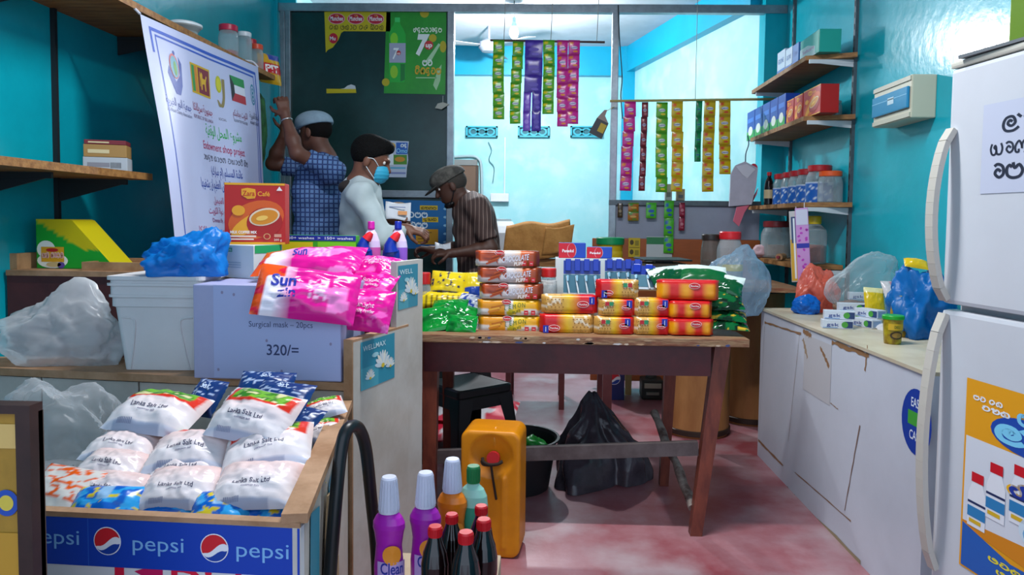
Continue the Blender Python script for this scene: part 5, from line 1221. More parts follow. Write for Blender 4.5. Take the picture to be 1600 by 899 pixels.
Q = lambda u, v, h=0: q(u0+u*wq, v0+v*hq, h)
m.rect(Q, 0, 0, 1, 1, '#e8a01c', 1); m.rect(Q, .02, .25, .98, .70, '#d8dce4', 2); m.poly(Q, [(.02, .25), (.98, .30), (.98, .16), (.02, .22)], '#d8861c', 2.4); m.poly(Q, [(.02, .01), (.98, .01), (.98, .17), (.5, .16), (.02, .24)], '#1f5fb4', 2.6)
m.text(Q, '', .22, .90, .025, '#e8eef4', 3, w=.28, raw=glyphs(['na', 'va', ' ', 'ra', 'sa'], .25)); m.text(Q, '', .30, .86, .025, '#e8eef4', 3, w=.26, raw=glyphs(['ta', 'ma', 'ka'], .25))
m.ell(Q, .62, .79, .36, .09, '#1a4aa8', 3); m.text(Q, '', .62, .745, .085, '#7fd0f0', 4, w=.6, raw=glyphs(['o', 'ya', 'i'], .26)); m.text(Q, '', .66, .85, .06, '#7fc8ec', 4, w=.3, raw=glyphs(['na', 'va'], .26))
m.text(Q, '', .70, .50, .065, '#eeb41c', 5, w=.46, raw=glyphs(['ja', 'ya'], .42)); m.text(Q, '', .70, .50, .065, '#1c3a9c', 6, w=.46, raw=glyphs(['ja', 'ya'], .2))
for k, (u, v) in enumerate(((.16, .24), (.34, .33), (.56, .37))):
    m.poly(Q, [(u-.09, v), (u+.09, v), (u+.09, v+.17), (u+.05, v+.235), (u-.05, v+.235), (u-.09, v+.17)], '#e6e8ee', 4+k*.5); m.rect(Q, u-.06, v+.235, u+.06, v+.285, '#cc1626', 5+k*.5); m.rect(Q, u-.09, v+.05, u+.09, v+.105, '#2a7fb8', 5+k*.5); m.rect(Q, u-.09, v+.12, u+.09, v+.132, '#1a2f5c', 5+k*.5); m.rect(Q, u-.07, v+.02, u+.05, v+.04, '#d8b02a', 5+k*.5)
m.ell(Q, .78, .36, .22, .09, '#cfe0ec', 6); m.ell(Q, .78, .345, .18, .06, '#6fb0d8', 6.5); m.ell(Q, .85, .42, .12, .03, '#c9d84a', 6.2); m.ell(Q, .9, .27, .14, .05, '#2f8fc0', 6.6)
for k in range(3): m.text(Q, '', .45+.08*k, .12-.045*k, .025, '#e8d83a', 4, w=.3, raw=glyphs(['pa', 'va', 'ka'], .25))
m.build('yogurt_poster', dl)
# tray of metal and carton on the fridge
c = fmap(.28, .20, fz+.0)+Vector((fx, fy, 0))
t = thing('metal_tray', 'flat grey metal sheet lying on the refrigerator', 'tray', (c.x, c.y, fz+.001), ang+math.radians(3)); m = MB(); m.box((0, 0, .004), (.5, .40, .008), mt('#7c8084', .45, metal=.4)); m.box((0, .195, .010), (.5, .01, .02), mt('#8c9094', .4, metal=.5)); m.build('sheet', t)
c = P(1602, 38, 1.85); t = thing('tea_box', 'green tea box on the refrigerator top', 'box', (c.x+.045, 1.85, fz+.034), math.radians(10)); boxart(.11, .09, .22, mt('#5f7f1c', .4)).build('carton', t)
m = MB(); q = FR(0, -.0455, 0); m.rect(q, -.055, .13, .055, .18, '#2f2416', 1); m.rect(q, -.045, .06, .02, .10, '#c0242a', 1); m.ell(q, .0, .03, .04, .02, '#d8c23a', 1); m.text(q, 'TEA', 0, .145, .02, '#d8d2b4', 2); m.build('printed_face', t)
t.location.z = fz+.0105
# ------------------------------------------------------------------ meter box on the wall
c0, c1 = PX(1362, 170, XR-.12), PX(1420, 165, XR-.12)
mb2 = thing('fuse_box', 'grey wall fuse box with a blue see-through cover', 'fuse box', (XR, (c0.y+c1.y)/2, c0.z)); ln = abs(c0.y-c1.y); hb = 66*S(c1.y)
m = MB(); m.box((-.055, 0, 0), (.11, ln, hb), mt('#c3bfa8', .45), bev=.006); m.build('case', mb2)
m = MB(); m.box((-.118, .0, -.002), (.012, ln*.94, hb*.5), mt('#1b7fae', .2), bev=.004); cv = m.build('cover', mb2)
m = MB(); q = plane((-.1245, 0, 0), (0, -1, 0), (0, 0, 1)); m.rect(q, -.01, -.012, .05, .02, '#a9c6d2', 1); m.rect(q, -ln*.46, hb*.05, ln*.46, hb*.07, '#5fb0d4', 1); m.build('rating_label', cv)
for s_ in (-1, 1): m = MB(); m.box((-.112, 0, s_*hb*.42), (.008, ln*.98, hb*.1), mt('#b3b09c', .45)); m.build('lip', mb2)
# ------------------------------------------------------------------ boxes and jars on the right shelves
def shelf_box(px0, px1, py0, py1, k, mat, label, name='box', dep=.10, xf=None, paintf=None, group=None, yaw=0):
    """box whose long face looks towards the aisle (-x) and end towards the camera"""
    xf = (XR-SD+.04) if xf is None else xf
    A, B = PX(px1, py0, xf), PX(px0, py0, xf); w = abs(A.y-B.y); yc = (A.y+B.y)/2; h = PX((px0+px1)/2, py1, xf).z-PX((px0+px1)/2, py0, xf).z
    t = thing(name, label, 'box', (xf+dep/2, yc, SHZ[k]+.001), math.radians(-90+yaw), group)
    boxart(w*.97, dep, h, mat).build('carton', t)
    if paintf: m = MB(); paintf(m, FR(0, -dep/2-.0005, 0), w*.97, h, dep); m.build('printed_face', t)
    return t
def whitebox(m, q, w, h, dp): m.rect(q, -w/2, 0, w/2, h*.25, '#3a66b4', 1); m.text(q, 'GLOVE', 0, h*.5, h*.2, '#5a76b8', 1, w=w*.7)
wm_ = mt('#b9cbdc', .5)
shelf_box(1214, 1226, 112, 74, 0, wm_, 'white box at the far end of the top right shelf', 'medicine_box', .1, None, whitebox, 'white boxes on the top right shelf'); shelf_box(1227, 1237, 106, 71, 0, wm_, 'white box in the middle of the three on the top right shelf', 'medicine_box', .1, None, whitebox, 'white boxes on the top right shelf'); shelf_box(1238, 1247, 101, 66, 0, mt('#3f6fb0', .5), 'white and blue box next to the teal box', 'medicine_box', .1, None, whitebox, 'white boxes on the top right shelf')
def tealbox(m, q, w, h, dp): m.poly(q, [(-w/2, 0), (w*.35, 0), (w*.35, h*.35), (-w*.1, h*.6), (-w/2, h*.6)], '#a9c4c4', 1); m.text(q, 'Softcare', -w*.05, h*.3, h*.16, '#b06a9c', 2, w=w*.6); m.rect(q, w*.3, h*.05, w*.48, h*.9, '#1f9f8a', 1.5)
shelf_box(1250, 1280, 84, 50, 0, mt('#1f9c8c', .45), 'teal and white box on the top right shelf', 'cotton_box', .12, None, tealbox)
def bluegreen(m, q, w, h, dp): m.rect(q, -w/2, 0, w/2, h*.3, '#2f9f3a', 1); m.ell(q, 0, h*.3, w*.3, h*.16, '#dfe4d8', 2); m.rect(q, -w*.4, h*.6, w*.4, h*.75, '#3f74d0', 2)
for k in range(5):
    x0, x1 = 1167+k*12, 1167+k*12+11.5; yb = 207-k*4.6; shelf_box(x0, x1, yb, yb-44-k*1.5, 1, mt('#1040a4', .4), ('blue and green milk powder box at the far end of the second shelf', 'second blue and green milk powder box from the far end', 'third blue and green milk powder box from the far end', 'fourth blue and green milk powder box from the far end', 'blue and green milk powder box next to the red coffee boxes')[k], 'milk_powder_box', .09, XR-SD+.03, bluegreen, 'milk powder boxes on the second right shelf')
def coff(m, q, w, h, dp): coffee_front(m, q, w, h, False)
for k, (x0, x1, yb, yt) in enumerate(((1226, 1240, 186, 148), (1241, 1254, 180, 140), (1255, 1282, 174, 131))):
    shelf_box(x0, x1, yb, yt, 1, mt('#a8140f', .4), ('red coffee box beside the milk powder boxes', 'red coffee box in the middle of three on the shelf', 'red coffee box at the near end of the second shelf')[k], 'coffee_box', .10, XR-SD+.04, coff, 'red coffee boxes on the second right shelf')
def sjar(px, d, k, r, h, lid, label, lab=None, x=None, fill=None, body='#c9d2d6', lidh=.14, neck=.8):
    p = P(px, 300, d); t = thing('storage_jar', label, 'jar', (p.x if x is None else x, d, SHZ[k]+.001), 0, 'jars on the right shelves'); h1 = h*(1-lidh)
    m = MB(); m.lathe([(r*.9, 0), (r, .03*h), (r, h1*.72), (r*.95, h1*.82), (r*neck, h1*.96), (r*neck, h1)], film(body, .3, .1), n=22); m.build('body', t)
    m = MB(); m.lathe([(r*neck*1.08, h1*.97), (r*neck*1.1, h1), (r*neck*1.1, h*.98), (r*neck, h), (0, h)], mt(lid, .35), n=22); m.build('lid', t)
    if fill: m = MB(); m.lathe([(r*.85, .01), (r*.93, .02), (r*.93, h1*fill[1]), (0, h1*fill[1]*1.05)], mt(fill[0], .8, var=.3, scale=25, bump=.5, bscale=40), n=18); m.build('contents', t)
    if lab:
        m = MB(); m.grid(lambda a_, b_: Vector((r*1.01*math.cos(math.radians(130)+a_*3.6), r*1.01*math.sin(math.radians(130)+a_*3.6), h*(.02+.53*b_))), 18, 10, printed(.4), lab); m.build('label', t)
bl = lambda u, v: lin('#d8e0e8') if nz(u*9, v*5, 3) > .18 else lin('#1559ae') if v < .92 else lin('#c9d4e0')
for k, (px, d, lb) in enumerate(((1222, 5.02, 'blue labelled jar with a red lid, furthest back on the third shelf'), (1235, 4.86, 'second blue labelled jar from the back of the third shelf'), (1247, 4.70, 'third blue labelled jar from the back of the third shelf'), (1260, 4.56, 'fourth blue labelled jar from the back of the third shelf'), (1280, 4.38, 'largest blue labelled jar with a red lid on the third shelf'))): sjar(px, d, 2, .062 if k < 4 else .078, .215 if k < 4 else .225, '#a8181f', lb, bl)
sjar(1303, 4.17, 1, .028, .085, '#9aa4a8', 'tiny clear glass at the near end of the second right shelf')
sjar(1297, 4.22, 2, .068, .18, '#e0551a', 'clear jar with an orange lid at the near end of the third shelf', neck=.85)
p = P(1201, 315, 5.1); t = thing('cola_bottle', 'small dark cola bottle at the far end of the third right shelf', 'bottle', (p.x, 5.1, SHZ[2]+.001)); m = MB(); m.lathe([(.028, 0), (.032, .01), (.032, .13), (.026, .17), (.013, .2), (.013, .215)], mt('#1a0a0c', .15), n=18); m.build('bottle', t); m = MB(); m.lathe([(.016, .208), (.016, .232), (0, .234)], mt('#b8141c', .35), n=16); m.build('cap', t); m = MB(); m.lathe([(.0335, .05), (.0335, .11)], mt('#c9b48a', .5), n=18, cap=False); m.build('label', t)
sjar(1215, 4.98, 3, .10, .25, '#7a2024', 'clear glass jar with a maroon lid on the lowest right shelf', fill=('#8a8078', .4))
sjar(1274, 4.30, 3, .072, .28, '#d8b41c', 'clear jar with a yellow lid on the lowest right shelf', fill=('#b86a5a', .45), neck=.5)
# crumpled gloves and a stick on the lowest shelf
p = P(1190, 405, 5.0); o = blob((.13, .11, .09), 8.2, .3, .2, sub=4, mat=mt('#c4a2a8', .7)).build('cotton_glove', None, (p.x, 5.0, SHZ[3]+.002)); tag(o, 'crumpled pinkish white cloth at the far end of the lowest shelf', 'cloth')
p = P(1222, 405, 4.6); t = thing('rolling_pin', 'wooden roller lying at the front of the lowest right shelf', 'roller', (p.x, 4.62, SHZ[3]+.024), math.radians(60)); m = MB(); m.tube([(-.06, 0, 0), (.06, 0, 0)], .022, m_pale, 14); m.build('barrel', t)
for s_ in (-1, 1): m = MB(); m.tube([(s_*.06, 0, 0), (s_*.1, 0, 0)], .009, mt('#8a2a3a', .5), 10); m.build('handle', t)
# ------------------------------------------------------------------ hanging toothbrush packs at the third shelf
def hang_pack(px0, py0, px1, py1, d, col, label, name, art=None):
    s = S(d); w, h = (px1-px0)*s, (py1-py0)*s; c = P((px0+px1)/2, py0, d)
    t = thing(name, label, 'packet', (c.x, d, c.z), math.radians(-18)); m = MB(); m.box((0, 0, -h/2), (w, .014, h), mt(col, .3), M=Matrix.Rotation(-.07, 3, 'Y'), bev=.003); m.build('card', t)
    m = MB(); R3 = Matrix.Rotation(-.07, 3, 'Y'); q = lambda u, v, hh=0: R3 @ Vector((u, -.0075-hh, v))+Vector((0, 0, -h/2)); art(m, q, w, h); m.build('printed_front', t)
    m = MB(); m.tube([(0, 0, 0), (0, 0, SHZ[2]-c.z-.03 if SHZ[2]-c.z > .05 else .03)], .002, m_white, 5); m.build('string', t)
def pk_art(m, q, w, h):
    m.rect(q, -w*.45, h*.28, w*.45, h*.48, '#c9c6d8', 1); r = random.Random(2)
    for k in range(16): m.ell(q, r.uniform(-.35, .35)*w, r.uniform(-.45, .25)*h, w*.09, h*.02, '#b83ab0', 1.5, 8, r.uniform(0, 3))
    m.rect(q, -w*.48, -h*.02, w*.48, h*.04, '#2a2f9c', 2)
def br_art(m, q, w, h): m.rect(q, -w*.45, -h*.48, w*.2, h*.1, '#cf9f2a', 1); m.rect(q, -w*.3, h*.05, w*.4, h*.42, '#28406a', 2); m.rect(q, -w*.1, -h*.45, w*.1, h*.4, '#dfe2e6', 3)
hang_pack(1237, 330, 1250, 440, 4.02, '#b8b4b0', 'thin hanging pack with a toothbrush below the third shelf', 'toothbrush_pack', br_art)
hang_pack(1247, 325, 1266, 444, 4.0, '#c489c4', 'pink flowered pack hanging below the third shelf', 'hanging_pack', pk_art)
# ------------------------------------------------------------------ things on the white counter
def onc(px, py): return PZ(px, py, CZ)
c = onc(1277, 488); o = blob((.21, .19, .22), 1.2, .3, .24, mat=film('#e8705a', .72, .3), fn=lambda p: Vector((p.x*(1-.25*max(0, p.z)), p.y, p.z)), fr=1.2).build('plastic_bag', None, (c.x+.02, c.y+.06, CZ+.001)); tag(o, 'crumpled coral pink plastic bag on the white counter', 'bag')
c = onc(1256, 489); o = blob((.135, .12, .095), 6.6, .2, .16, mat=film('#0f6fd0', .95, .25)).build('plastic_bag', None, (c.x, c.y-.03, CZ+.001)); tag(o, 'small knotted blue plastic bag in front of the pink one', 'bag')
c = P(1345, 486, 3.6); c.y -= .1; o = blob((.32, .20, .30), 3.9, .25, .13, mat=film('#dce8ec', .16, .12), fn=lambda p: Vector((p.x+.45*max(0, p.z), p.y, p.z)), fr=1.1).build('plastic_bag', None, (c.x, c.y+.10, CZ+.001)); tag(o, 'big clear plastic bag ballooning over brown goods on the counter', 'bag')
o = blob((.22, .14, .08), 2.2, .2, .1, sub=4, mat=mt('#7a5a48', .8, var=.3, scale=20)).build('dry_goods', None, (c.x-.03, c.y+.09, CZ+.003)); tag(o, 'heap of brown dry goods inside the clear bag', 'dry goods')
soft_pack('snack_packet', 1366, 470, 3.34, -10, 66, 10, (.09, .125, .02), lambda u, v: lin('#d0b012') if v < .8 else lin('#e0d8a0'), 'yellow packet standing beside the coral pink and clear bags', 130)
soft_pack('snack_packet', 1392, 455, 3.35, 10, 60, 4, (.08, .10, .02), lambda u, v: lin('#c88a94') if u > .4 else lin('#d0c8c8'), 'pink and white packet between the clear and blue bags', 132)
c = P(1436, 500, 2.95); o = blob((.20, .20, .27), 9.7, .3, .28, mat=film('#0c74c4', .9, .4), fr=1.3).build('plastic_bag', None, (c.x, c.y, CZ+.001)); tag(o, 'big crumpled blue plastic bag beside the refrigerator', 'bag')
yp_ = soft_pack('snack_packet', 1412, 432, 2.95, -20, 40, 14, (.09, .06, .02), lambda u, v: lin('#d8b414'), 'yellow packet topping the pile near the big blue bag', 131)
bp_ = yp_.matrix_world.translation.copy(); bp_.y = o.location.y-.02; bp_.x = o.location.x-.03
tz_ = max([v.co.z+o.location.z for v in o.data.vertices if abs(v.co.x+o.location.x-bp_.x) < .045 and abs(v.co.y+o.location.y-bp_.y) < .035])
yp_.matrix_world = orient(Vector((bp_.x, bp_.y, tz_+.004)), -20, 30, 10)
for k, (px, py, w) in enumerate(((1400, 515, .13), (1425, 520, .12))):
    soft_pack('white_packet', px, py, onc(px, py).y, 10+k*20, 14, 0, (w*1.3, .1, .025), lambda u, v: lin('#d2cfd0'), ('white packet lying behind the medicine cartons', 'white packet lying next to the oil bottle')[k], 140+k)
def medc(px, py, k, lvl, rz, label):
    c = onc(px, py); t = thing('medicine_carton', label, 'carton', (c.x, c.y+.02, CZ+.001+lvl*.0375), math.radians(rz), 'stacked medicine cartons'); boxart(.125, .052, .036, mt('#c9d0da', .45), .001).build('carton', t)
    m = MB(); q = FR(0, -.0265, 0); m.text(q, 'gsk', -.02, .011, .014, '#3a4a8c', 1, w=.05); m.rect(q, .028, .004, .06, .032, '#2a3f6a', 1); m.ell(q, .028, .018, .013, .013, '#4a9a3a', 1.5); m.rect(q, -.06, .003, .0, .006, '#7a9ac4', 1); q2 = plane((.0628, 0, 0), (0, 1, 0), (0, 0, 1)); m.rect(q2, -.02, .006, .02, .03, '#8fa8c8', 1); m.build('printed_face', t)
r0 = -12
medc(1310, 514, 0, 0, r0, 'bottom front medicine carton in the stack'); medc(1330, 500, 1, 0, r0, 'bottom middle medicine carton in the stack'); medc(1344, 491, 2, 0, r0, 'bottom rear medicine carton in the stack'); medc(1313, 513, 3, 1, r0-3, 'middle front medicine carton in the stack'); medc(1333, 499, 4, 1, r0+2, 'middle rear medicine carton in the stack'); medc(1348, 493, 5, 2, r0-1, 'top medicine carton on the stack')
medc(1356, 512, 6, 0, -70, 'medicine carton set end on beside the stack'); medc(1362, 510, 7, 1, -66, 'medicine carton lying crosswise on the end-on one')
c = onc(1402, 540); t = thing('pickle_cup', 'small yellow cup with a bright green lid at the counter edge', 'cup', (c.x, c.y+.04, CZ+.001)); s = S(c.y); r = 15*s; h = 45*s
m = MB(); m.lathe([(r*.8, 0), (r*.84, .004), (r*1.0, h*.88)], mt('#a8981c', .3, h2='#7a5a14', scale=30), n=24); m.build('cup', t); m = MB(); m.lathe([(r*1.06, h*.86), (r*1.08, h*.88), (r*1.08, h*.97), (r, h), (0, h)], mt('#1f9a2a', .35), n=24); m.build('lid', t)
m = MB(); q = lambda u, v, hh=0: Vector(((r*.97+hh)*math.sin(u/r), -(r*.97+hh)*math.cos(u/r), v)); m.rect(q, -r*.9, h*.5, r*.9, h*.72, '#c8a01c', 1, 6); m.ell(q, 0, h*.32, r*.7, h*.14, '#3a2a14', 1); m.ell(q, 0, h*.32, r*.5, h*.09, '#8a6a2a', 2); m.text(q, 'DELI', 0, h*.56, h*.1, '#2a5a1a', 2); m.build('label', t)
c = onc(1411, 530); t = thing('oil_bottle', 'clear bottle of yellow oil behind the green-lidded cup', 'bottle', (c.x+.02, c.y+.07, CZ+.001)); m = MB(); r = .038; m.lathe([(r*.9, 0), (r, .006), (r, .05), (r*.93, .06), (r, .07), (r, .10), (r*.9, .125), (r*.5, .14), (r*.45, .15)], film('#b8941c', .75, .1), n=22); m.build('bottle', t); m = MB(); m.lathe([(r*.5, .148), (r*.5, .165), (0, .166)], mt('#c9a82a', .35), n=16); m.build('cap', t)
# ================================================================== hanging strips, posters, banner, far room
def sachet_mesh(w, h, base, edge, lab, word, flower=None, top=None):
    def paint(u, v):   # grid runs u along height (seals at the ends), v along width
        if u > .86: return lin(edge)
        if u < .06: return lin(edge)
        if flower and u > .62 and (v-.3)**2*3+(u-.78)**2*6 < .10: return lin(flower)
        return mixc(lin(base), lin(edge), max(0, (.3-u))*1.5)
    m = MB(); t = .006; pm = printed(.2)
    def pt(a, b, s):
        u, v = 2*a-1, 2*b-1; e = (max(0, 1-abs(u)**3)*max(0, 1-abs(v)**3))**.6
        return Vector((v*w/2, -s*(t*e+.0007), u*h/2))
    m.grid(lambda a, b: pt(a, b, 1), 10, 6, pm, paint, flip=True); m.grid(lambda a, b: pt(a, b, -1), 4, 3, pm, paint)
    q = lambda u, v, hh=0: Vector((u, pt(v/h+.5, u/w+.5, 1).y-.0012-hh, v))
    m.ell(q, 0, -h*.04, w*.30, h*.11, lab, 0, 14); m.text(q, word, 0, -h*.085, h*.11, '#2a3a9c', 1, w=w*.6, bold=.02, rot=.08)
    m.ell(q, w*.1, -h*.30, w*.22, h*.07, flower or '#e0d0e0', 0, 10)
    return m.mesh('sachet')
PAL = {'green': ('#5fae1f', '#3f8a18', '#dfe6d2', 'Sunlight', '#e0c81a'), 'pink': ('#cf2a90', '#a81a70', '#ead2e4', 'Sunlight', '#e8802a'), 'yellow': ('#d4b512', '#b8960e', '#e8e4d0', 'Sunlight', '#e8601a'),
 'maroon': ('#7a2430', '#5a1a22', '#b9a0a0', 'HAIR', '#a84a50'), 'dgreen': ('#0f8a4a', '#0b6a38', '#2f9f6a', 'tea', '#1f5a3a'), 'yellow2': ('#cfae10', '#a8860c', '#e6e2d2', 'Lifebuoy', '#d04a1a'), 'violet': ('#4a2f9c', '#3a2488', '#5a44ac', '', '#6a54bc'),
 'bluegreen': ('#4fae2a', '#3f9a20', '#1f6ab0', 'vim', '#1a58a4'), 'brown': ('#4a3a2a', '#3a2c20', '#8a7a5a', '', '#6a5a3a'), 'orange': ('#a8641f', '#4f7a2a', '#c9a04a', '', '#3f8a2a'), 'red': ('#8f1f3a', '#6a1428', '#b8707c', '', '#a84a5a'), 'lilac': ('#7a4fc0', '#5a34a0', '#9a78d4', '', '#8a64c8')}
def strip_of(pal, x0, x1, y0, y1, n, d, label, group, drift=0, wob=1.0):
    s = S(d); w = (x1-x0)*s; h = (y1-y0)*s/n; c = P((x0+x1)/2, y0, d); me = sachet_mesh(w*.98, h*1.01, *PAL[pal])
    t = thing('sachet_strip', label, 'sachets', c, 0, group); r = random.Random(int(x0+y0))
    sw = r.uniform(-.05, .05); ph = r.uniform(0, 6)
    for k in range(n):
        o = bpy.data.objects.new('sachet', me); SC.collection.objects.link(o); o.parent = t
        o.location = (drift*s*(k+.5)/n+wob*.002*math.sin(k*1.3+ph), .004*math.sin(k*.9+ph)-.006, -h*(k+.5)); o.rotation_euler = (r.uniform(-.06, .06), r.uniform(-.03, .03), sw+r.uniform(-.12, .12))
    return t
d1 = 5.02
def stick(a, b, r, mat, label, strings=(), name='hanging_rail'):
    t = thing(name, label, 'rail', a); m = MB(); m.tube([Vector((0, 0, 0)), (b-a)*.5, b-a], r, mat, 8); m.build('rod', t)
    for p, q in strings: m = MB(); m.tube([p-a, q-a], .0025, mt('#9c9a94', .6), 5); m.build('string', t)
A1, B1 = P(766, 63, d1), P(945, 66, d1)
up = lambda p, dx=0: Vector((p.x+dx, p.y, ZC))
stick(A1, B1, .008, mt('#4a3834', .6), 'dark thin rod carrying the strips beside the bulb', [(A1.lerp(B1, k), up(A1.lerp(B1, k), .02)) for k in (.12, .53, .93)])
g1 = 'sachet strips on the near rod'
for a in (('green', 770, 788, 63, 184, 6, 'green sachet strip at the left end of the near rod', 1), ('green', 801, 818, 65, 191, 6, 'green sachet strip right beside the glowing bulb', -4), ('green', 849, 867, 63, 176, 6, 'green sachet strip between the violet and pink strips', 0), ('pink', 870, 887, 63, 195, 6, 'pink sachet strip, left of the pair on the near rod', 2), ('pink', 888, 906, 63, 191, 6, 'pink sachet strip at the right end of the near rod', -1)):
    strip_of(a[0], *a[1:6], d1-.01, a[6], g1, a[7])
strip_of('violet', 820, 848, 63, 143, 3, d1-.015, 'wide dark violet sachet strip on the near rod', g1); strip_of('lilac', 818, 830, 143, 204, 2, d1-.016, 'light violet sachet pair hanging below the wide violet strip', g1); strip_of('violet', 831, 846, 143, 204, 2, d1-.02, 'narrow violet sachet pair hanging lowest under the violet strip', g1)
d2 = 5.26; A2, B2 = P(953, 158, d2), P(1210, 155, d2); M2 = A2.lerp(B2, .25); M2.z -= .025
stick(A2, B2, .009, mt('#a89a5c', .5), 'pale bamboo rod across the partition opening carrying strips', [(A2.lerp(B2, .52), up(A2.lerp(B2, .52)))])
g2 = 'sachet strips on the far rod'
for a in (('pink', 976, 994, 159, 296, 6, 'pink sachet strip nearest the partition post', -6), ('maroon', 1003, 1013, 160, 296, 6, 'narrow maroon sachet strip beside the pink one', -3), ('green', 1025, 1043, 160, 298, 6, 'green sachet strip on the far rod', 2), ('yellow', 1049, 1067, 159, 297, 6, 'yellow sachet strip next to the green one on the far rod', 3), ('dgreen', 1087, 1097, 158, 251, 4, 'short narrow dark green sachet strip', 0), ('yellow2', 1100, 1118, 157, 297, 6, 'long yellow sachet strip right of the dark green one', -1), ('yellow2', 1123, 1141, 157, 270, 5, 'shorter yellow sachet strip at the right end of the far rod', 3)):
    strip_of(a[0], *a[1:6], d2-.012, a[6], g2, a[7])
d3 = DP-.045; g3 = 'small sachets hanging from the partition rail'
for a in (('brown', 965, 973, 318, 340, 1, 'single brown sachet on the partition rail', 0), ('orange', 981, 998, 317, 345, 2, 'orange and green sachet pair on the partition rail', 0), ('bluegreen', 1011, 1027, 317, 341, 1, 'single blue and green sachet on the partition rail', -3), ('bluegreen', 1038, 1053, 314, 395, 3, 'blue and green strip of three on the partition rail', 0), ('red', 1061, 1070, 317, 360, 2, 'narrow dark red sachet pair on the partition rail', 0)):
    strip_of(a[0], *a[1:6], d3, a[6], g3, a[7])
# black torn sachet on the post
c = P(949, 172, 5.33); t = thing('torn_sachet', 'black torn sachet with a yellow square tied to the partition post', 'sachet', c, 0)
m = MB(); R3 = Matrix.Rotation(.45, 3, 'Y'); s = S(5.33); q = lambda u, v, hh=0: R3 @ Vector((u*s, -.004-hh, -v*s))
m.prism([(-9, 18), (11, 18), (12, 44), (-10, 44)], mt('#14161a', .3), lambda u, v, hh: q(u, v, hh), .008); m.build('pouch', t)
m = MB(); m.prism([(-9, 18), (-4, 2), (0, 0), (1, 10), (11, 18)], mt('#8a7a70', .4), lambda u, v, hh: q(u, v, hh), .004); m.build('torn_top', t)
m = MB(); m.rect(lambda u, v, hh=0: q(u, v, .009+hh), 0, 22, 10, 36, '#b8a018', 1); m.build('printed_square', t); m = MB(); m.tube([(0, 0, -.004), (P(959, 172, DP).x-c.x, DP-.03-c.y, .03)], .002, mt('#c9b44a', .6), 5); m.build('string', t)
# paper bag and pink ribbon hanging at the shelf
c = P(1166, 215, 5.2); s = S(5.2); t = thing('paper_bags', 'bundle of white paper bags with a pink tail hung below the shelf', 'bags', c, 0); q = lambda u, v, hh=0: Vector(((u-1166)*s, -hh, -(v-215)*s))
m = MB(); m.prism([(1150, 258), (1164, 252), (1172, 256), (1184, 262), (1182, 290), (1176, 318), (1142, 321), (1143, 272)], mt('#b7b4c2', .6, var=.08, scale=10), q, .02); m.build('bag', t)
m = MB(); m.prism([(1150, 260), (1166, 256), (1180, 264), (1168, 278), (1160, 272)], mt('#cfccd6', .6), lambda u, v, hh: q(u, v, .021+hh), .004); m.build('folded_flap', t)
m = MB(); m.prism([(1176, 318), (1186, 292), (1184, 302), (1166, 330), (1158, 352), (1149, 344), (1154, 322)], mt('#d86a80', .5), lambda u, v, hh: q(u, v, .004+hh), .006); m.build('pink_tail', t)
m = MB(); m.tube(spline([q(1168, 212), q(1170, 225), q(1166, 240), q(1166, 256)], 4), .004, mt('#24506a', .5), 6); m.build('cord', t)
m = MB(); m.ell(lambda u, v, hh=0: q(u, v, .012+hh), 1178, 262, 6, 7, '#c02a44', 1); m.build('red_tag', t)
# ------------------------------------------------------------------ posters on the tinted sheet
yp = DP-.008
def poster(name, label, x0, x1, y0, y1, y=yp, cat='poster'):
    c = P((x0+x1)/2, (y0+y1)/2, y); s = S(y); t = thing(name, label, cat, c, 0); q = lambda u, v, hh=0: Vector(((u-(x0+x1)/2)*s, -hh, -(v-(y0+y1)/2)*s)); return t, q
t, q = poster('torn_poster', 'torn yellow strip poster with red oval logos on the tinted sheet', 507, 610, 18, 82)
m = MB(); m.prism([(507, 18), (610, 20), (610, 49), (537, 49), (533, 52), (529, 62), (520, 74), (512, 78), (509, 82)][::-1], mt('#c9b410', .45), q, .0015); m.build('sheet', t)
m = MB()
def ov(u, v, k=1): m.ell(q, u, v, 13*k, 8.5*k, '#e8a8b4', 5, 20); m.ell(q, u, v, 12*k, 7.5*k, '#c01432', 6, 20); m.text(lambda a, b, hh=0: q(a, -b, hh), 'Munchee', u, -v-3, 7, '#f0e8ea', 7, w=20*k, bold=.02, it=.1); m.text(lambda a, b, hh=0: q(a, -b, hh), 'CBL', u+1, -v+3.4, 3, '#e8a848', 7, w=6)
for u in (526, 556, 587): ov(u, 30)
m.ell(q, 521, 60, 7, 8, '#c01432', 6, 20); m.text(lambda a, b, hh=0: q(a, -b, hh), 'Mu', 520, -63, 6, '#f0e8ea', 7, w=9, bold=.02)
m.text(lambda a, b, hh=0: q(a, -b, hh), '', 557, -46.5, 7, '#3a3c14', 6, w=84, raw=glyphs(['ra', 'sa', ' ', 'pa', 'la', 'aa', 'va', ' ', 'ra', 'ja', ' ', 'ka', 'i', 'ra', 'la'], .14)); m.build('lettering', t)
t, q = poster('drink_poster', 'green soft drink poster with a bottle on the tinted sheet', 600, 697, 18, 145); Qn = lambda a, b, hh=0: q(a, -b, hh)
m = MB(); m.prism([(600, 145), (696, 146), (697, 19), (604, 17)], mt('#2a9a2e', .35, h2='#1f8a2a', scale=4), q, .0015); m.build('sheet', t)
m = MB()
for u, v, r_ in ((663, 22, 7), (692, 73, 9), (603, 128, 6), (676, 60, 6)): m.ell(q, u, v, min(r_, 697-u), r_, '#b8a81a', 4, 16)
bot = [(610, 128), (632, 128), (634, 120), (633, 95), (634, 70), (634, 55), (630, 46), (626, 40), (625, 36), (616, 36), (615, 40), (610, 48), (608, 56), (609, 70), (608, 95), (609, 120)]
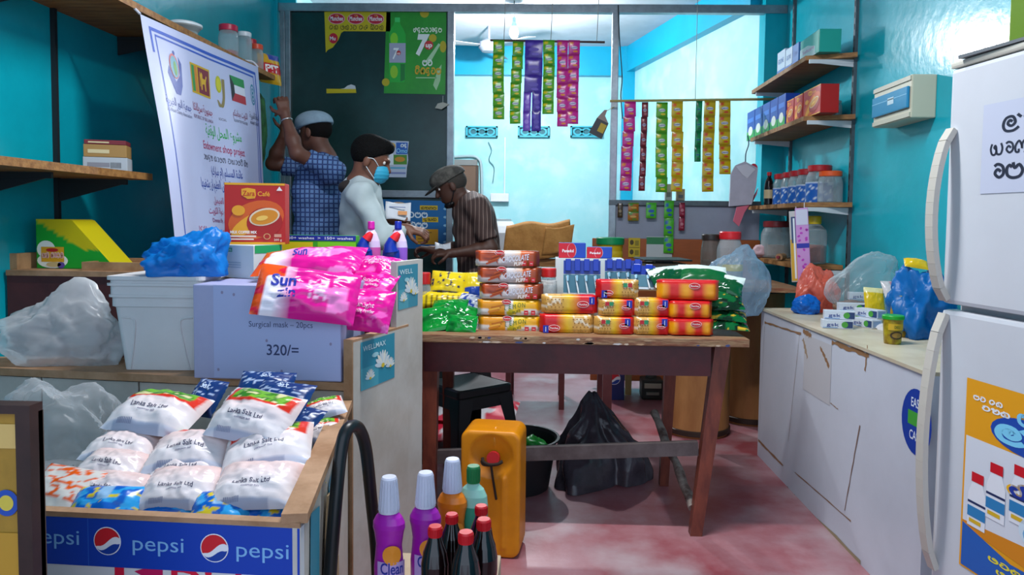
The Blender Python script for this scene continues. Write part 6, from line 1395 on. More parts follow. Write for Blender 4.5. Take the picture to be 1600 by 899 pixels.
m.poly(q, bot[::-1], '#1fae3a', 5); m.ell(q, 616, 62, 6, 10, '#7fcf2a', 6, 14); m.ell(q, 616, 112, 6, 10, '#8fc82a', 6, 14); m.poly(q, [(626, 100), (633, 100), (633, 124), (626, 127)], '#0f7a34', 6); m.rect(q, 617, 36, 625, 29, '#3fcf6a', 6)
m.rect(q, 608.5, 98, 634, 68, '#a4a8c0', 6.5); m.text(Qn, '7', 617, -92, 17, '#f0f2f4', 8, bold=.02, it=.15); m.ell(q, 623, 83, 3.6, 3.6, '#c8242c', 8, 14); m.text(Qn, 'up', 623, -85, 3.6, '#f4f4f4', 9, w=5)
m.text(Qn, '7', 658, -84, 29, '#e4eae8', 8, bold=.06, it=.15, w=18); m.ell(q, 670, 71, 7, 7, '#c42a30', 8.5, 18); m.text(Qn, 'up', 670, -74, 7, '#f0f0f0', 9.5, w=10, bold=.03, it=.1)
m.text(Qn, '', 668, -51, 7, '#e8f0e0', 8, w=44, raw=glyphs(['ha', 'da', 'na', 'va', 'aa', 'e', 'da', 'na'], .2)); m.text(Qn, '', 668, -102, 9, '#dfe8e0', 8, w=15, raw=glyphs(['na', 'va'], .25)); m.text(Qn, '', 669, -115, 10, '#d0a41c', 8, w=40, raw=glyphs(['ra', 'i', 'sa', 'da', 'va', 'na'], .24)); m.rect(q, 650, 121.5, 682, 120, '#a8d0a0', 7)
m.poly(q, [(677, 132), (684, 108), (690, 100), (688, 125), (682, 140)], '#9fc89a', 7); m.poly(q, [(665, 95), (685, 68), (688, 70), (672, 98)], '#a8d0a4', 7)
m.build('printed_design', t)
t, q = poster('poster_scrap', 'small yellow and white scrap of torn poster on the tinted sheet', 510, 557, 132, 147)
m = MB(); m.prism([(510, 146), (557, 145), (556, 139), (510, 139)], mt('#c9b410', .45), q, .0012); m.prism([(532, 139), (556, 139), (555, 134), (549, 132), (543, 134), (538, 138)], mt('#c9ced2', .5), q, .0012); m.build('sheet', t)
t, q = poster('soap_poster', 'torn washing powder poster low on the tinted sheet', 600, 638, 220, 277); Qn = lambda a, b, hh=0: q(a, -b, hh)
m = MB(); m.prism([(600, 277), (635, 277), (636, 262), (638, 250), (637, 238), (639, 221), (600, 220)], mt('#b9c4d8', .5), q, .0012); m.build('sheet', t)
m = MB(); m.rect(q, 619, 241, 637, 223, '#1f5fb8', 3); m.text(Qn, 'Omo', 628, -239, 7, '#8fd4ec', 4, w=17); m.text(Qn, '', 631, -230, 5, '#e4eef4', 4, w=10, raw=glyphs(['sa', 'da'], .24)); m.rect(q, 614, 257, 636, 242, '#4f8a2a', 3); m.ell(q, 625, 249, 8, 4, '#c98a2a', 4); m.poly(q, [(608, 258), (615, 258), (615, 243), (613, 239), (610, 239), (608, 243)], '#dfe8ee', 5); m.ell(q, 611, 229, 7, 6, '#d8a82a', 3); m.ell(q, 612, 234, 4, 3, '#c83a2a', 4); m.rect(q, 601, 264, 634, 261, '#5fa8c8', 3); m.rect(q, 601, 272, 634, 269, '#7a86b8', 3); m.build('printed_design', t)
t, q = poster('offer_poster', 'blue poster with yellow panels below the tinted sheet rail', 594, 703, 313, 389, DP-.012); Qn = lambda a, b, hh=0: q(a, -b, hh)
m = MB(); m.prism([(594, 389), (703, 389), (703, 314), (594, 312)], mt('#1268a8', .4), q, .0015); m.build('sheet', t)
m = MB(); m.ell(q, 622, 324, 17, 8, '#e8c8a0', 4); m.ell(q, 618, 324, 14, 6.5, '#c8242c', 5); m.text(Qn, 'Prem', 619, -328, 8, '#f4f0ec', 6, w=22, bold=.02)
m.rect(q, 656, 328, 684, 321, '#d4b41c', 4); m.rect(q, 660, 347, 685, 339, '#d4b41c', 4); m.rect(q, 650, 382, 685, 358, '#d69a1a', 4)
m.text(Qn, '', 670, -327, 4, '#3a3414', 5, w=24, raw=glyphs(['sa', 'ma', 'ga', 'na'], .2)); m.text(Qn, '', 672, -345, 4.5, '#3a3414', 5, w=20, raw=glyphs(['da', 'ya', 'ka'], .2))
m.text(Qn, '', 648, -340, 9, '#d8e8f4', 5, w=40, raw=glyphs(['va', 'va', 'na', 'na'], .22)); m.text(Qn, '', 650, -356, 9, '#d8e8f4', 5, w=36, raw=glyphs(['ra', 'ka', 'na', 'na'], .22))
for k in range(4): m.rect(q, 653, 364+5*k, 653+22-4*k, 362.5+5*k, '#8a5a14', 5)
for k in range(5): m.ell(q, 697, 326+13*k, 4, 2, '#8fc4e4', 4, 10)
m.build('printed_design', t)
t, q = poster('paper_tag', 'small folded paper tag dangling at the tinted sheet edge', 680, 703, 150, 174, DP-.035, 'tag'); m = MB(); m.prism([(680, 169), (690, 171), (702, 163), (692, 160), (684, 162)], mt('#a8a8a0', .6), q, .004); m.build('paper', t); m = MB(); m.tube([q(692, 150), q(692, 161)], .0015, m_white, 4); m.build('thread', t)
t, q = poster('price_papers', 'yellow printed papers on the brown panel by the scale', 982, 1000, 372, 402, DP-.036, 'paper'); m = MB(); m.prism([(982, 402), (1000, 402), (1000, 372), (982, 372)], mt('#bfa41c', .5), q, .0015); m.build('sheet', t); m = MB(); m.rect(q, 983, 387.5, 999, 386.5, '#6a5a14', 4); m.ell(q, 987, 379, 3, 4, '#4a3a14', 4); m.ell(q, 987, 394, 3, 4, '#4a3a14', 4); m.rect(q, 992, 384, 998, 376, '#8a7a1a', 4); m.rect(q, 992, 399, 998, 391, '#8a7a1a', 4); m.build('printed_design', t)
t, q = poster('notice_paper', 'white and green notice on the brown panel behind the scale', 1010, 1050, 370, 412, DP-.036, 'paper'); m = MB(); m.prism([(1010, 412), (1050, 412), (1050, 370), (1010, 370)], mt('#b9c0c0', .5), q, .0015); m.build('sheet', t); m = MB(); m.rect(q, 1010, 382, 1050, 371, '#2f7a4a', 4); m.build('green_heading', t)
# ------------------------------------------------------------------ banner
TL, TR = PX(219, 22, -1.685), PX(403, 105, -1.685); BL, BR = P(276, 405, 2.97), P(420, 400, 4.22)
WB, HB = (TR-TL).length, 1.12
def ban(u, v, hh=0):
    a, b = u/WB, 1-v/HB; p = TL.lerp(TR, a).lerp(BL.lerp(BR, a), b); return p+Vector((1, -.15, 0))*(hh+.018*math.sin(b*3.1)*math.sin(a*9+b*2)+.01*math.sin(a*21)*b)
bn_ = thing('banner', 'white printed endowment shop project banner hanging from the left shelf', 'banner', (0, 0, 0))
m = MB(); m.grid(lambda a, b: ban(a*WB, b*HB), 40, 30, mt('#b9bfe0', .45)); m.build('cloth', bn_)
m = MB(); BLU = '#2450b8'
for o_, w_ in ((.05, .016), (.085, .009)):
    m.rect(ban, o_, HB-o_*.8, WB-o_, HB-o_*.8-w_, BLU, 2, 40, 1); m.rect(ban, o_, .0, o_+w_*.8, HB-o_*.8, BLU, 2, 1, 30) if o_ > .06 else m.rect(ban, o_, HB*.86, o_+w_*.8, HB-o_*.8, BLU, 2, 1, 8); m.rect(ban, WB-o_-w_*.8, .0, WB-o_, HB-o_*.8, BLU, 2, 1, 30)
m.build('border', bn_)
m = MB(); X0 = .26
def lg(x): return x*WB
# hands-and-globe logo
u, v = lg(.175), HB*.80
m.poly(ban, [(u-.07, v-.01), (u-.045, v-.06), (u-.02, v-.10), (u+.03, v-.10), (u+.06, v-.05), (u+.075, v+.06), (u+.05, v+.09), (u+.045, v+.0), (u+.0, v-.04), (u-.04, v+.0), (u-.05, v+.03)], '#1d3f9c', 2); m.ell(ban, u-.0, v+.035, .043, .06, '#c04a50', 3, 24); m.ell(ban, u-.0, v+.032, .036, .052, '#5f9ab0', 4, 24); m.ell(ban, u+.005, v+.025, .014, .035, '#5f9a3a', 5, 14); m.ell(ban, u+.012, v+.10, .010, .012, '#1d3f9c', 3, 12)
# national flag with lion
u, v = lg(.40), HB*.815; m.rect(ban, u-.105, v-.075, u+.105, v+.075, '#c8a41c', 2, 6); m.rect(ban, u-.095, v-.065, u-.068, v+.065, '#2f8a4a', 3, 2); m.rect(ban, u-.065, v-.065, u-.038, v+.065, '#c87a2a', 3, 2); m.rect(ban, u-.028, v-.065, u+.095, v+.065, '#7a2438', 3, 4)
m.poly(ban, [(u+.0, v-.045), (u+.012, v-.045), (u+.016, v-.015), (u+.04, v-.012), (u+.046, v-.045), (u+.058, v-.045), (u+.056, v+.0), (u+.07, v+.03), (u+.06, v+.035), (u+.05, v+.014), (u+.02, v+.016), (u+.022, v+.035), (u+.008, v+.045), (u-.006, v+.03), (u+.0, v+.0)], '#d4a82a', 4); m.rect(ban, u-.012, v-.03, u-.006, v+.045, '#d4a82a', 4)
# emblem
u, v = lg(.575), HB*.80; m.ell(ban, u-.012, v+.035, .03, .045, '#b4b41c', 2, 20); m.ell(ban, u-.012, v+.035, .02, .034, '#c9c42a', 3, 20)
for k in (-1, 0, 1): pts = spline([(u-.03+.0*k, v-.05), (u+.0+k*.01, v-.085), (u+.03+k*.006, v-.03), (u+.035+k*.010, v+.07)], 5); m.poly(ban, [(p.x-.005, p.y) for p in pts]+[(p.x+.005, p.y) for p in pts[::-1]], '#8a7a4a', 3)
# second flag
u, v = lg(.74), HB*.835; m.rect(ban, u-.085, v+.023, u+.085, v+.07, '#2a8a4a', 2, 3); m.rect(ban, u-.085, v-.023, u+.085, v+.023, '#d4d6e4', 2, 3); m.rect(ban, u-.085, v-.07, u+.085, v-.023, '#b02a3a', 2, 3); m.poly(ban, [(u-.085, v-.07), (u-.045, v-.024), (u-.045, v+.024), (u-.085, v+.07)], '#2a2a30', 3)
u, v = lg(.90), HB*.84; m.ell(ban, u, v, .032, .06, '#2a7f9c', 2, 20, inner=.82)
for k in range(3): m.ell(ban, u, v+.02-.022*k, .014, .018, '#2a7f9c', 2, 12, inner=.5)
m.build('logos', bn_)
m = MB()
def tx(s_, x, y, h, col, w): m.text(ban, s_, lg(x), HB*y, h, col, 2, w=lg(w), bold=.008)
tx(arabic('جمعية النور الخيرية'), .175, .655, .04, '#3f4f9c', .22); tx('Al-Noor Charity Association', .175, .625, .018, '#6a7098', .22); tx(arabic('جمهورية سريلانكا'), .40, .67, .04, '#9c3a58', .19); tx('REPUBLIC OF SRI LANKA', .40, .635, .018, '#8a6a88', .19); tx('SOCIAL', .575, .66, .014, '#7a7a8c', .06); tx(arabic('الكويت بجانبكم'), .735, .70, .036, '#8a4a68', .15); tx('KUWAIT BY YOUR SIDE', .735, .67, .016, '#6a6a80', .14); tx(arabic('النجاة الخيرية'), .90, .715, .036, '#4a4a5c', .12); tx('ALNAJAT CHARITY', .90, .685, .018, '#4a4a6a', .12)
tx(arabic('مشروع المحل الوقفية'), .56, .575, .055, '#2faa4a', .30); tx('Endowment shop project', .55, .505, .042, '#b02458', .36)
m.text(ban, '', lg(.56), HB*.455, .028, '#5a5a70', 2, w=lg(.40), raw=glyphs(['aa', 'ya', 'da', 'ma', ' ', 'sa', 'aa', 'pa', 'ga', ' ', 'va', 'ya', 'aa', 'pa', 'ta', 'i', ' ', 'sa', 'i', 'ma'], .16))
tx(arabic('عائدة المسلم (ام مبارك)'), .55, .39, .045, '#24409c', .26); tx(arabic('نسأل الله العظيم رب العرش العظيم ان يشفيها'), .56, .325, .048, '#24409c', .50); tx(arabic('برعاية / لجنة زكاة الفحيحيل'), .55, .255, .034, '#a83468', .30); tx(arabic('جمعية النجاة الخيرية - دولة الكويت'), .55, .205, .034, '#a83468', .42); tx('Donate By. Al-Najat Charity - Kuwait', .56, .165, .022, '#8a3a6a', .40); tx(arabic('جمعية النور الخيرية بجمهورية سريلانكا'), .52, .115, .034, '#a83468', .55); tx('Implementation & Supervision: Al-Noor Charity Association', .50, .07, .024, '#a83468', .72); tx('No: 10773', .88, .31, .02, '#3a3a4c', .10); tx(arabic('كهاتاغسديغيا - سريلانكا'), .56, .02, .034, '#2a2a3a', .40)
m.build('lettering', bn_)
for p in (TL, TR): m = MB(); m.tube(spline([p, p+Vector((-.03, -.01, .03)), Vector((XL+LS-.06, p.y-.06, ZU+.012))], 4), .006, mt('#c9cbd6', .6), 6); m.build('tie', bn_)
# ------------------------------------------------------------------ things on the left shelves
def lj(px, py1, rpx, lid, label, x=-1.80, fill=None, lab=None, lidh=.15, neck=.85, body='#c4d2d8'):
    p = PX(px, 60, x); d = p.y; h = P(px, py1, d).z-ZU
    t = thing('storage_jar', label, 'jar', (x, d, ZU+.001), 0, 'jars on the high left shelf'); r = rpx*S(d); h1 = h*(1-lidh)
    m = MB(); m.lathe([(r*.9, 0), (r, .03*h), (r, h1*.75), (r*.95, h1*.85), (r*neck, h1*.96), (r*neck, h1)], film(body, .35, .1), n=22); m.build('body', t)
    m = MB(); m.lathe([(r*neck*1.08, h1*.97), (r*neck*1.1, h1), (r*neck*1.1, h*.98), (r*neck, h), (0, h)], mt(lid, .35), n=22); m.build('lid', t)
    if fill: m = MB(); m.lathe([(r*.85, .01), (r*.93, .02), (r*.93, h1*fill[1]), (0, h1*fill[1]*1.05)], mt(fill[0], .7, var=.2, scale=25), n=18); m.build('contents', t)
lj(357, 40, 15, '#b01c40', 'clear jar with a crimson lid on the high left shelf', fill=('#a8241c', .3)); lj(382, 51, 11, '#d4dade', 'clear jar with a white lid beside the crimson-lidded one', lidh=.1); lj(393, 62, 8, '#b01c30', 'small clear jar with a red lid behind the white-lidded one', x=-1.86); lj(401, 70, 10, '#d84a2a', 'clear jar with an orange lid at the far end of the high shelf', fill=('#c8641c', .4))
p = PX(288, 45, -1.80); t = thing('plate_cover', 'round white plastic cover on the high left shelf', 'lid', (-1.80, p.y, ZU+.001)); m = MB(); m.lathe([(.055, 0), (.06, .03), (.075, .05)], film('#c9d6da', .4), n=28); m.build('bowl', t); m = MB(); m.lathe([(.075, .05), (.082, .055), (.082, .066), (.06, .075), (0, .077)], mt('#cfd8dc', .4), n=28); m.build('rim_lid', t)
p = PX(422, 108, -1.76); soft_pack('snack_packet', 421, 108, p.y-.02, 60, 80, 0, (.16, .19, .03), lambda u, v: lin('#c01c28') if .3 < v < .66 else lin('#d4a01a') if v < .8 or u < .4 else lin('#1f3f9c'), 'yellow and red snack packet at the far end of the high shelf', 150, (lambda m, mp: m.text(mp, 'PIT', 0, -.03, .05, '#f0e8e4', 1, w=.1, bold=.03),))
c = P(424, 215, 4.75); o = blob((.20, .30, .74), 5.5, .25, .2, mat=mt('#3f7a44', .7, h2='#24502e', scale=9), fn=lambda p: Vector((p.x*(1+.25*p.z), p.y, p.z)), fr=1.3).build('green_bag', None, (-1.93, 4.55, 1.42)); tag(o, 'big green woven bag hanging on the left wall behind the banner', 'bag')
p = PX(215, 272, XL+.22)
for k, (z0, h_, col, w_, lb) in enumerate(((0, .055, '#b4bcc4', .16, 'pale carton lying on the lower left shelf end'), (.056, .05, '#a8824a', .155, 'tan carton stacked on the pale one'), (.107, .018, '#7a2a34', .15, 'thin maroon packet on top of the tan carton'))):
    t = thing('small_carton', lb, 'carton', (XL+.22, 2.96, ZLO+.001+z0), math.radians(20)); boxart(w_, .1, h_, mt(col, .6)).build('carton', t); m = MB(); q = FR(0, -.0505, 0); m.rect(q, -w_*.4, h_*.3, w_*.1, h_*.6, '#8a8a94' if k == 0 else '#d8c89a', 1)
    if k == 0:
        for j in range(8): m.rect(q, .02+j*.005, .012, .022+j*.005, .035, '#2a2a34', 1)
    m.build('print', t)
# ------------------------------------------------------------------ chair with cloth, far room
c = PZ(812, 617, 0)
ch = thing('wooden_chair', 'tall wooden chair with an orange cloth over its back', 'chair', (P(838, 500, 4.95).x, 4.95, 0)); hw = 46*S(4.95)
for sx_ in (-1, 1):
    m = MB(); m.bar((sx_*hw*.88, -.2, 0), (sx_*hw*.88, -.2, .46), .035, .035, m_redw); m.build('leg', ch)
    m = MB(); m.bar((sx_*hw*.88, .2, 0), (sx_*hw*.88, .22, 1.18), .035, .035, m_redw); m.build('leg', ch)
m = MB(); m.b2((-hw, -.23, .46), (hw, .22, .49), m_redw); m.build('seat', ch)
for z in (.75, .95, 1.15): m = MB(); m.b2((-hw, .2, z-.03), (hw, .225, z+.03), m_wood); m.build('back_slat', ch)
cm_ = mt('#c08a4a', .9, h2='#a8743a', scale=12, bump=.3, bscale=80)
zt_c = P(840, 349, 5.15).z
def cloth(a, b):
    u = (a-.5)*2*hw*1.12; s_ = (b-.5)*2; y = .215+.045*math.tanh(s_*6)+.01*math.sin(a*11)*s_; sk = .03*(a-.3); z = zt_c+sk-.28*abs(s_)**1.05*(1+.12*math.sin(a*5+1))-.012*math.cos(a*9)
    return Vector((u+.03*s_, y, z))
t = thing('cloth', 'orange-brown cloth draped over the tall chair back', 'cloth', ch.location); m = MB(); m.grid(cloth, 24, 24, cm_); o = m.build('drape', t); md = o.modifiers.new('s', 'SOLIDIFY'); md.thickness = .012
m = MB(); m.grid(lambda a, b: cloth(a*.45+.52, b*.42+.0)+Vector((.05, -.02, .035-.03*b)), 14, 10, cm_); o = m.build('fold', t); md = o.modifiers.new('s', 'SOLIDIFY'); md.thickness = .012
c = P(783, 390, 6.4); t = thing('water_drum', 'white plastic drum standing in the back room', 'drum', (c.x, 6.4, 0)); zt_d = P(783, 346, 6.4).z
m = MB(); m.lathe([(.12, 0), (.14, .03), (.14, zt_d-.1), (.12, zt_d-.04), (.1, zt_d)], m_white, n=28); m.build('body', t); m = MB(); m.lathe([(.09, zt_d), (.09, zt_d+.02), (0, zt_d+.022)], mt('#b9c4c8', .5), n=24); m.build('lid', t)
c0, c1 = P(710, 312, DB-.03), P(746, 250, DB-.03); t = thing('wall_panel', 'brown board with a grey top strip on the back wall', 'board', ((c0.x+c1.x)/2, DB-.03, c0.z)); w_ = c1.x-c0.x; h_ = c1.z-c0.z
m = MB(); m.b2((-w_/2, -.02, 0), (w_/2, .03, h_*.86), mt('#6a5040', .6)); m.build('board', t); m = MB(); m.b2((-w_/2, -.03, h_*.86), (w_/2, .03, h_), mt('#7a7a78', .5)); m.build('top_strip', t)
for s_ in (-1, 1): m = MB(); m.b2((s_*w_/2-.012, -.03, 0), (s_*w_/2+.012, .03, h_*.86), mt('#4a3a32', .5)); m.build('side_strip', t)
t = thing('conduit_pipe', 'white bent conduit pipe on the back wall above the brown board', 'pipe', (0, 0, 0)); m = MB(); m.tube(spline([P(700, 246, DB-.02), P(735, 244, DB-.02), P(747, 248, DB-.02), P(752, 262, DB-.02), P(753, 320, DB-.02), P(753, 420, DB-.02)], 5), .016, mt('#9fb4b8', .5), 8); m.build('pipe', t)
c = P(781, 309, DB-.02); t = thing('socket_box', 'white socket box on the back wall with a wire above', 'socket', c); m = MB(); m.box((0, -.02, 0), (.2, .05, .09), m_white, bev=.006); m.build('box', t); m = MB(); m.tube([(.05, 0, .04), (.05, 0, P(781, 215, DB).z-c.z)], .008, m_white, 6); m.build('trunking', t)
m = MB(); m.tube(spline([P(763, 222, DB-.02)-c, P(768, 235, DB-.02)-c, P(764, 250, DB-.02)-c, P(772, 262, DB-.02)-c, P(770, 285, DB-.02)-c], 4), .005, mt('#4f7a80', .6), 5); m.build('loose_wire', t)
c = P(764, 72, 7.1); t = thing('ceiling_fan', 'grey ceiling fan in the back room beside the bulb', 'fan', (c.x, 7.1, c.z)); m = MB(); m.lathe([(0, -.06), (.07, -.055), (.1, -.02), (.1, .03), (.05, .06), (.02, .07)], m_grey, n=24); m.build('motor', t); m = MB(); m.tube([(0, 0, .06), (0, 0, ZC-c.z)], .012, m_grey, 8); m.build('rod', t)
for k in range(3):
    a_ = math.radians(200+120*k); ax = Vector((math.cos(a_), math.sin(a_), 0)); m = MB(); sd_ = Vector((-ax.y, ax.x, 0)); p0, p1 = ax*.1, ax*.55
    vs = [p0-sd_*.035, p0+sd_*.035, p1+sd_*.06+Vector((0, 0, .012)), p1-sd_*.06-Vector((0, 0, .012))]; m.add([v for v in vs]+[v+Vector((0, 0, .006)) for v in vs], [(3, 2, 1, 0), (4, 5, 6, 7), (0, 1, 5, 4), (1, 2, 6, 5), (2, 3, 7, 6), (3, 0, 4, 7)], mt('#8a8f94', .4)); m.build('blade', t)
c = P(1045, 313, DP); z = P(1045, 315, DP).z
for px, w_, h_, col, lb in ((1044, .05, .12, '#a8acb4', 'grey switch box standing on the partition rail'), (1063, .06, .085, '#a89a84', 'beige carton standing on the partition rail')):
    p = P(px, 315, DP); t = thing('small_box', lb, 'box', (p.x, DP+.01, z2+.021)); boxart(w_, .05, h_, mt(col, .5)).build('case', t); m = MB(); q = FR(0, -.0255, 0); m.rect(q, -w_*.3, h_*.2, w_*.3, h_*.5, '#6a6e78', 1); m.build('faceplate', t)
t = thing('loose_cable', 'thin black cable dangling from the partition top rail', 'cable', (0, 0, 0)); m = MB(); p = [P(966, 8, DP-.06), P(968, 60, DP-.06), P(972, 120, DP-.06), P(970, 150, DP-.06), P(973, 186, DP-.06)]; m.tube(spline(p, 4), .004, m_black, 5); m.build('wire', t)
# ================================================================== people
def V(p): return Vector(p)
def pattern_shirt(base, line1, line2, fx, fz, w1=.22, w2=.22, rough=.8, slant=(1, .6, 0)):
    m = mt(base, rough, var=.12, scale=5).copy(); nt = m.node_tree; b = nt.nodes['Principled BSDF']; src = b.inputs['Base Color'].links[0].from_socket
    tc = next(n for n in nt.nodes if n.type == 'TEX_COORD'); sx = nt.nodes.new('ShaderNodeSeparateXYZ')
    ns = nt.nodes.new('ShaderNodeTexNoise'); ns.inputs['Scale'].default_value = 5; nt.links.new(tc.outputs['Object'], ns.inputs['Vector'])
    ad = nt.nodes.new('ShaderNodeVectorMath'); ad.operation = 'MULTIPLY_ADD'; nt.links.new(ns.outputs['Color'], ad.inputs[0]); ad.inputs[1].default_value = (.012, .012, .012); nt.links.new(tc.outputs['Object'], ad.inputs[2])
    nt.links.new(ad.outputs[0], sx.inputs[0])
    def mth(op, a, bb):
        n = nt.nodes.new('ShaderNodeMath'); n.operation = op
        for k, x in enumerate((a, bb)):
            if x is None: continue
            if isinstance(x, (int, float)): n.inputs[k].default_value = x
            else: nt.links.new(x, n.inputs[k])
        return n.outputs[0]
    xx = mth('ADD', mth('MULTIPLY', sx.outputs[0], slant[0]), mth('MULTIPLY', sx.outputs[1], slant[1]))
    for coord, f_, col, w in ((xx, fx, line1, w1), (sx.outputs[2], fz, line2, w2)):
        if not f_: continue
        fr = mth('FRACT', mth('MULTIPLY', coord, f_), None); g = mth('LESS_THAN', fr, w)
        mx = nt.nodes.new('ShaderNodeMix'); mx.data_type = 'RGBA'; nt.links.new(g, mx.inputs[0]); nt.links.new(src, mx.inputs[6]); mx.inputs[7].default_value = (*lin(col), 1); src = mx.outputs[2]
    nt.links.new(src, b.inputs['Base Color']); return m
def frame(f, upv=(0, 0, 1)):
    f = V(f).normalized(); r = f.cross(V(upv)).normalized(); u = r.cross(f); return f, r, u
def hand(S_, w, d, n, curl=.5, side=1, sc=1.0):
    """w wrist, d finger direction, n palm normal; side +1/-1 puts the thumb"""
    d = V(d).normalized(); n = V(n); n = (n-d*n.dot(d)).normalized(); s = d.cross(n)*side
    k = w+d*.085*sc
    S_.cap(w-d*.02, w+d*.02, .026*sc, .028*sc, .012)
    for o in (-.026, -.009, .009, .026): S_.cap(w+d*.02+s*o*.6, k+s*o, .016*sc, .012*sc, .010)
    for j, (o, L) in enumerate(((-.029, .062), (-.0095, .078), (.0095, .083), (.029, .074))):
        o *= 1.05; p = k+s*o; c = curl*(1+.12*j)
        for seg, l in enumerate((.5, .3, .25)):
            a = c*(seg+.6); e = p+(d*math.cos(a)+n*math.sin(a))*L*l*sc+s*o*.04; S_.cap(p, e, (.0098, .0088, .0078)[seg]*sc, (.0088, .0078, .0068)[seg]*sc, .003); p = e
    p = w+d*.02+s*.03*sc; e = p+(d*.6+s*.6+n*.45).normalized()*.045*sc; S_.cap(p, e, .013*sc, .0105*sc, .008); S_.cap(e, e+(d*.8+s*.1+n*.55).normalized()*.034*sc, .0105*sc, .008*sc, .003)
def head(S_, H, f, sc=1.0):
    f, r, u = frame(f); M = Matrix((r, f, u)).transposed(); at_ = lambda a, b, c: H+(r*a+f*b+u*c)*sc
    S_.ell(at_(0, -.012, .03), (.076*sc, .098*sc, .088*sc), .02, M); S_.ell(at_(0, .03, -.045), (.056*sc, .060*sc, .072*sc), .03, M); S_.ell(at_(0, .055, -.092), (.026*sc, .024*sc, .02*sc), .025, M)
    S_.cap(at_(0, .088, .012), at_(0, .106, -.024), .010*sc, .014*sc, .012); S_.ell(at_(0, .084, .03), (.045*sc, .014*sc, .010*sc), .016, M)
    S_.ell(at_(0, .086, -.058), (.022*sc, .012*sc, .007*sc), .007, M); S_.ell(at_(0, .085, -.070), (.019*sc, .012*sc, .008*sc), .007, M)
    for s in (-1, 1): S_.ell(at_(s*.077, -.012, -.012), (.010*sc, .020*sc, .032*sc), .008, M); S_.ell(at_(s*.034, .088, .012), (.016*sc, .012*sc, .009*sc), 0, M, sub=True)
    return at_, M, (f, r, u)
def person(label, base, J, skin, sleeve, shirt_m, trouser_m, headf, build_, shoe='#1a1a1c', hands=(), hair=None, extra=None):
    b = V(base); L = {k: V(p)-b for k, p in J.items()}
    t = thing('person', label, 'person', b)
    pts = list(L.values()); lo = [min(p[i] for p in pts)-.24 for i in range(3)]; hi = [max(p[i] for p in pts)+.24 for i in range(3)]; lo[2] = -.02
    f2 = V((headf[0], headf[1], 0)).normalized(); rt = f2.cross(V((0, 0, 1)))
    S_ = SDF(lo, hi, .0065)
    at_, HM, ax = head(S_, L['head'], headf)
    nk = L['neck']; S_.chain([L['head']+(-ax[0]*.025-ax[2]*.06), nk, L['chest'].lerp(nk, .6)], [.056, .062, .08], .03)
    ch, pv = L['chest'], L['pelvis']; mid = ch.lerp(pv, .5)
    M3 = Matrix((rt, f2, V((0, 0, 1)))).transposed()
    up_ = lambda k: V((0, 0, k))
    def torso(D, g=0, kk=.05):
        D.ell(ch, (.165*build_+g, .105*build_+g, .20+g), kk, M3); D.ell(mid, (.150*build_+g, .105*build_+g, .20+g), kk, M3); D.ell(pv, (.165*build_+g, .112*build_+g, .14+g), kk, M3)
        D.chain([L['sh_r'], ch.lerp(nk, .75), L['sh_l']], [.058+g, .066+g, .058+g], kk)
    torso(S_)
    for sd in 'rl':
        S_.chain([L['sh_'+sd], L['el_'+sd], L['el_'+sd].lerp(L['wr_'+sd], .35), L['wr_'+sd]], [.050, .040, .041, .025], .02)
        S_.chain([pv+(L['kn_'+sd]-pv).project(rt)*.8+up_(-.02), L['kn_'+sd], L['kn_'+sd].lerp(L['an_'+sd], .3), L['an_'+sd]], [.085, .056, .054, .036], .03)
        S_.cap(L['an_'+sd]+up_(-.045)-f2*.02, L['an_'+sd]+f2*.15+up_(-.055), .036, .03, .02)
    for sd, d_, n_, cu, si in hands: hand(S_, L['wr_'+sd], d_, n_, cu, si)
    S_.build('body', mt(skin, .55, var=.10, scale=9), t)
    # shirt
    D = SDF(lo, hi, .008); torso(D, .016, .05)
    for sd in 'rl':
        a, e, w = L['sh_'+sd], L['el_'+sd], L['wr_'+sd]
        if sleeve < 1: D.cap(a, a.lerp(e, sleeve), .068, .060, .03, 1)
        else: D.cap(a, e, .066, .054, .03); D.cap(e, e.lerp(w, .93), .054, .036, .02, 1)
    D.cut(pv+up_(-.12), (0, 0, -1)); D.ell(nk+up_(.045)+f2*.02, (.062, .072, .075), 0, M3, sub=True)
    sd_ = sum(map(ord, label)) % 17
    D.fold(lambda X_, Y_, Z_: .006*np.sin(X_*17+Z_*21+sd_)*np.sin(Y_*19-Z_*27+2)+.0030*np.sin(X_*48-Z_*44+2.5*np.sin(Z_*9+X_*7)+sd_))
    D.build('shirt', shirt_m, t)
    Cc = SDF(nk-V((.12, .12, .12)), nk+V((.12, .12, .12)), .006); Cc.ell(nk+up_(-.01), (.078, .082, .055), 0, M3); Cc.ell(nk+up_(.03)+f2*.01, (.066, .072, .08), 0, M3, sub=True); Cc.cut(nk+up_(.03), V((0, 0, 1))-f2*.3); Cc.build('collar', shirt_m, t)
    # trousers and shoes
    D = SDF(lo, [hi[0], hi[1], pv.z+.15], .010); D.ell(pv+up_(-.02), (.178*build_, .125*build_, .14), .04, M3)
    for sd in 'rl': D.cap(pv+(L['kn_'+sd]-pv).project(rt)*.8+up_(-.04), L['kn_'+sd], .095, .075, .03); D.cap(L['kn_'+sd], L['an_'+sd]+up_(.01), .075, .06, .02, 1)
    D.cut(pv+up_(.04), (0, 0, 1)); D.build('trousers', trouser_m, t)
    for sd in 'rl':
        a = L['an_'+sd]; D = SDF(a-V((.22, .22, .12)), a+V((.22, .22, .05)), .007); D.cap(a+up_(-.05)-f2*.03, a+f2*.165+up_(-.058), .042, .038, .02); D.cut(a+up_(-.022), (0, 0, 1)); D.cut(a+up_(-.088), (0, 0, -1)); D.build('shoe', mt(shoe, .5), t)
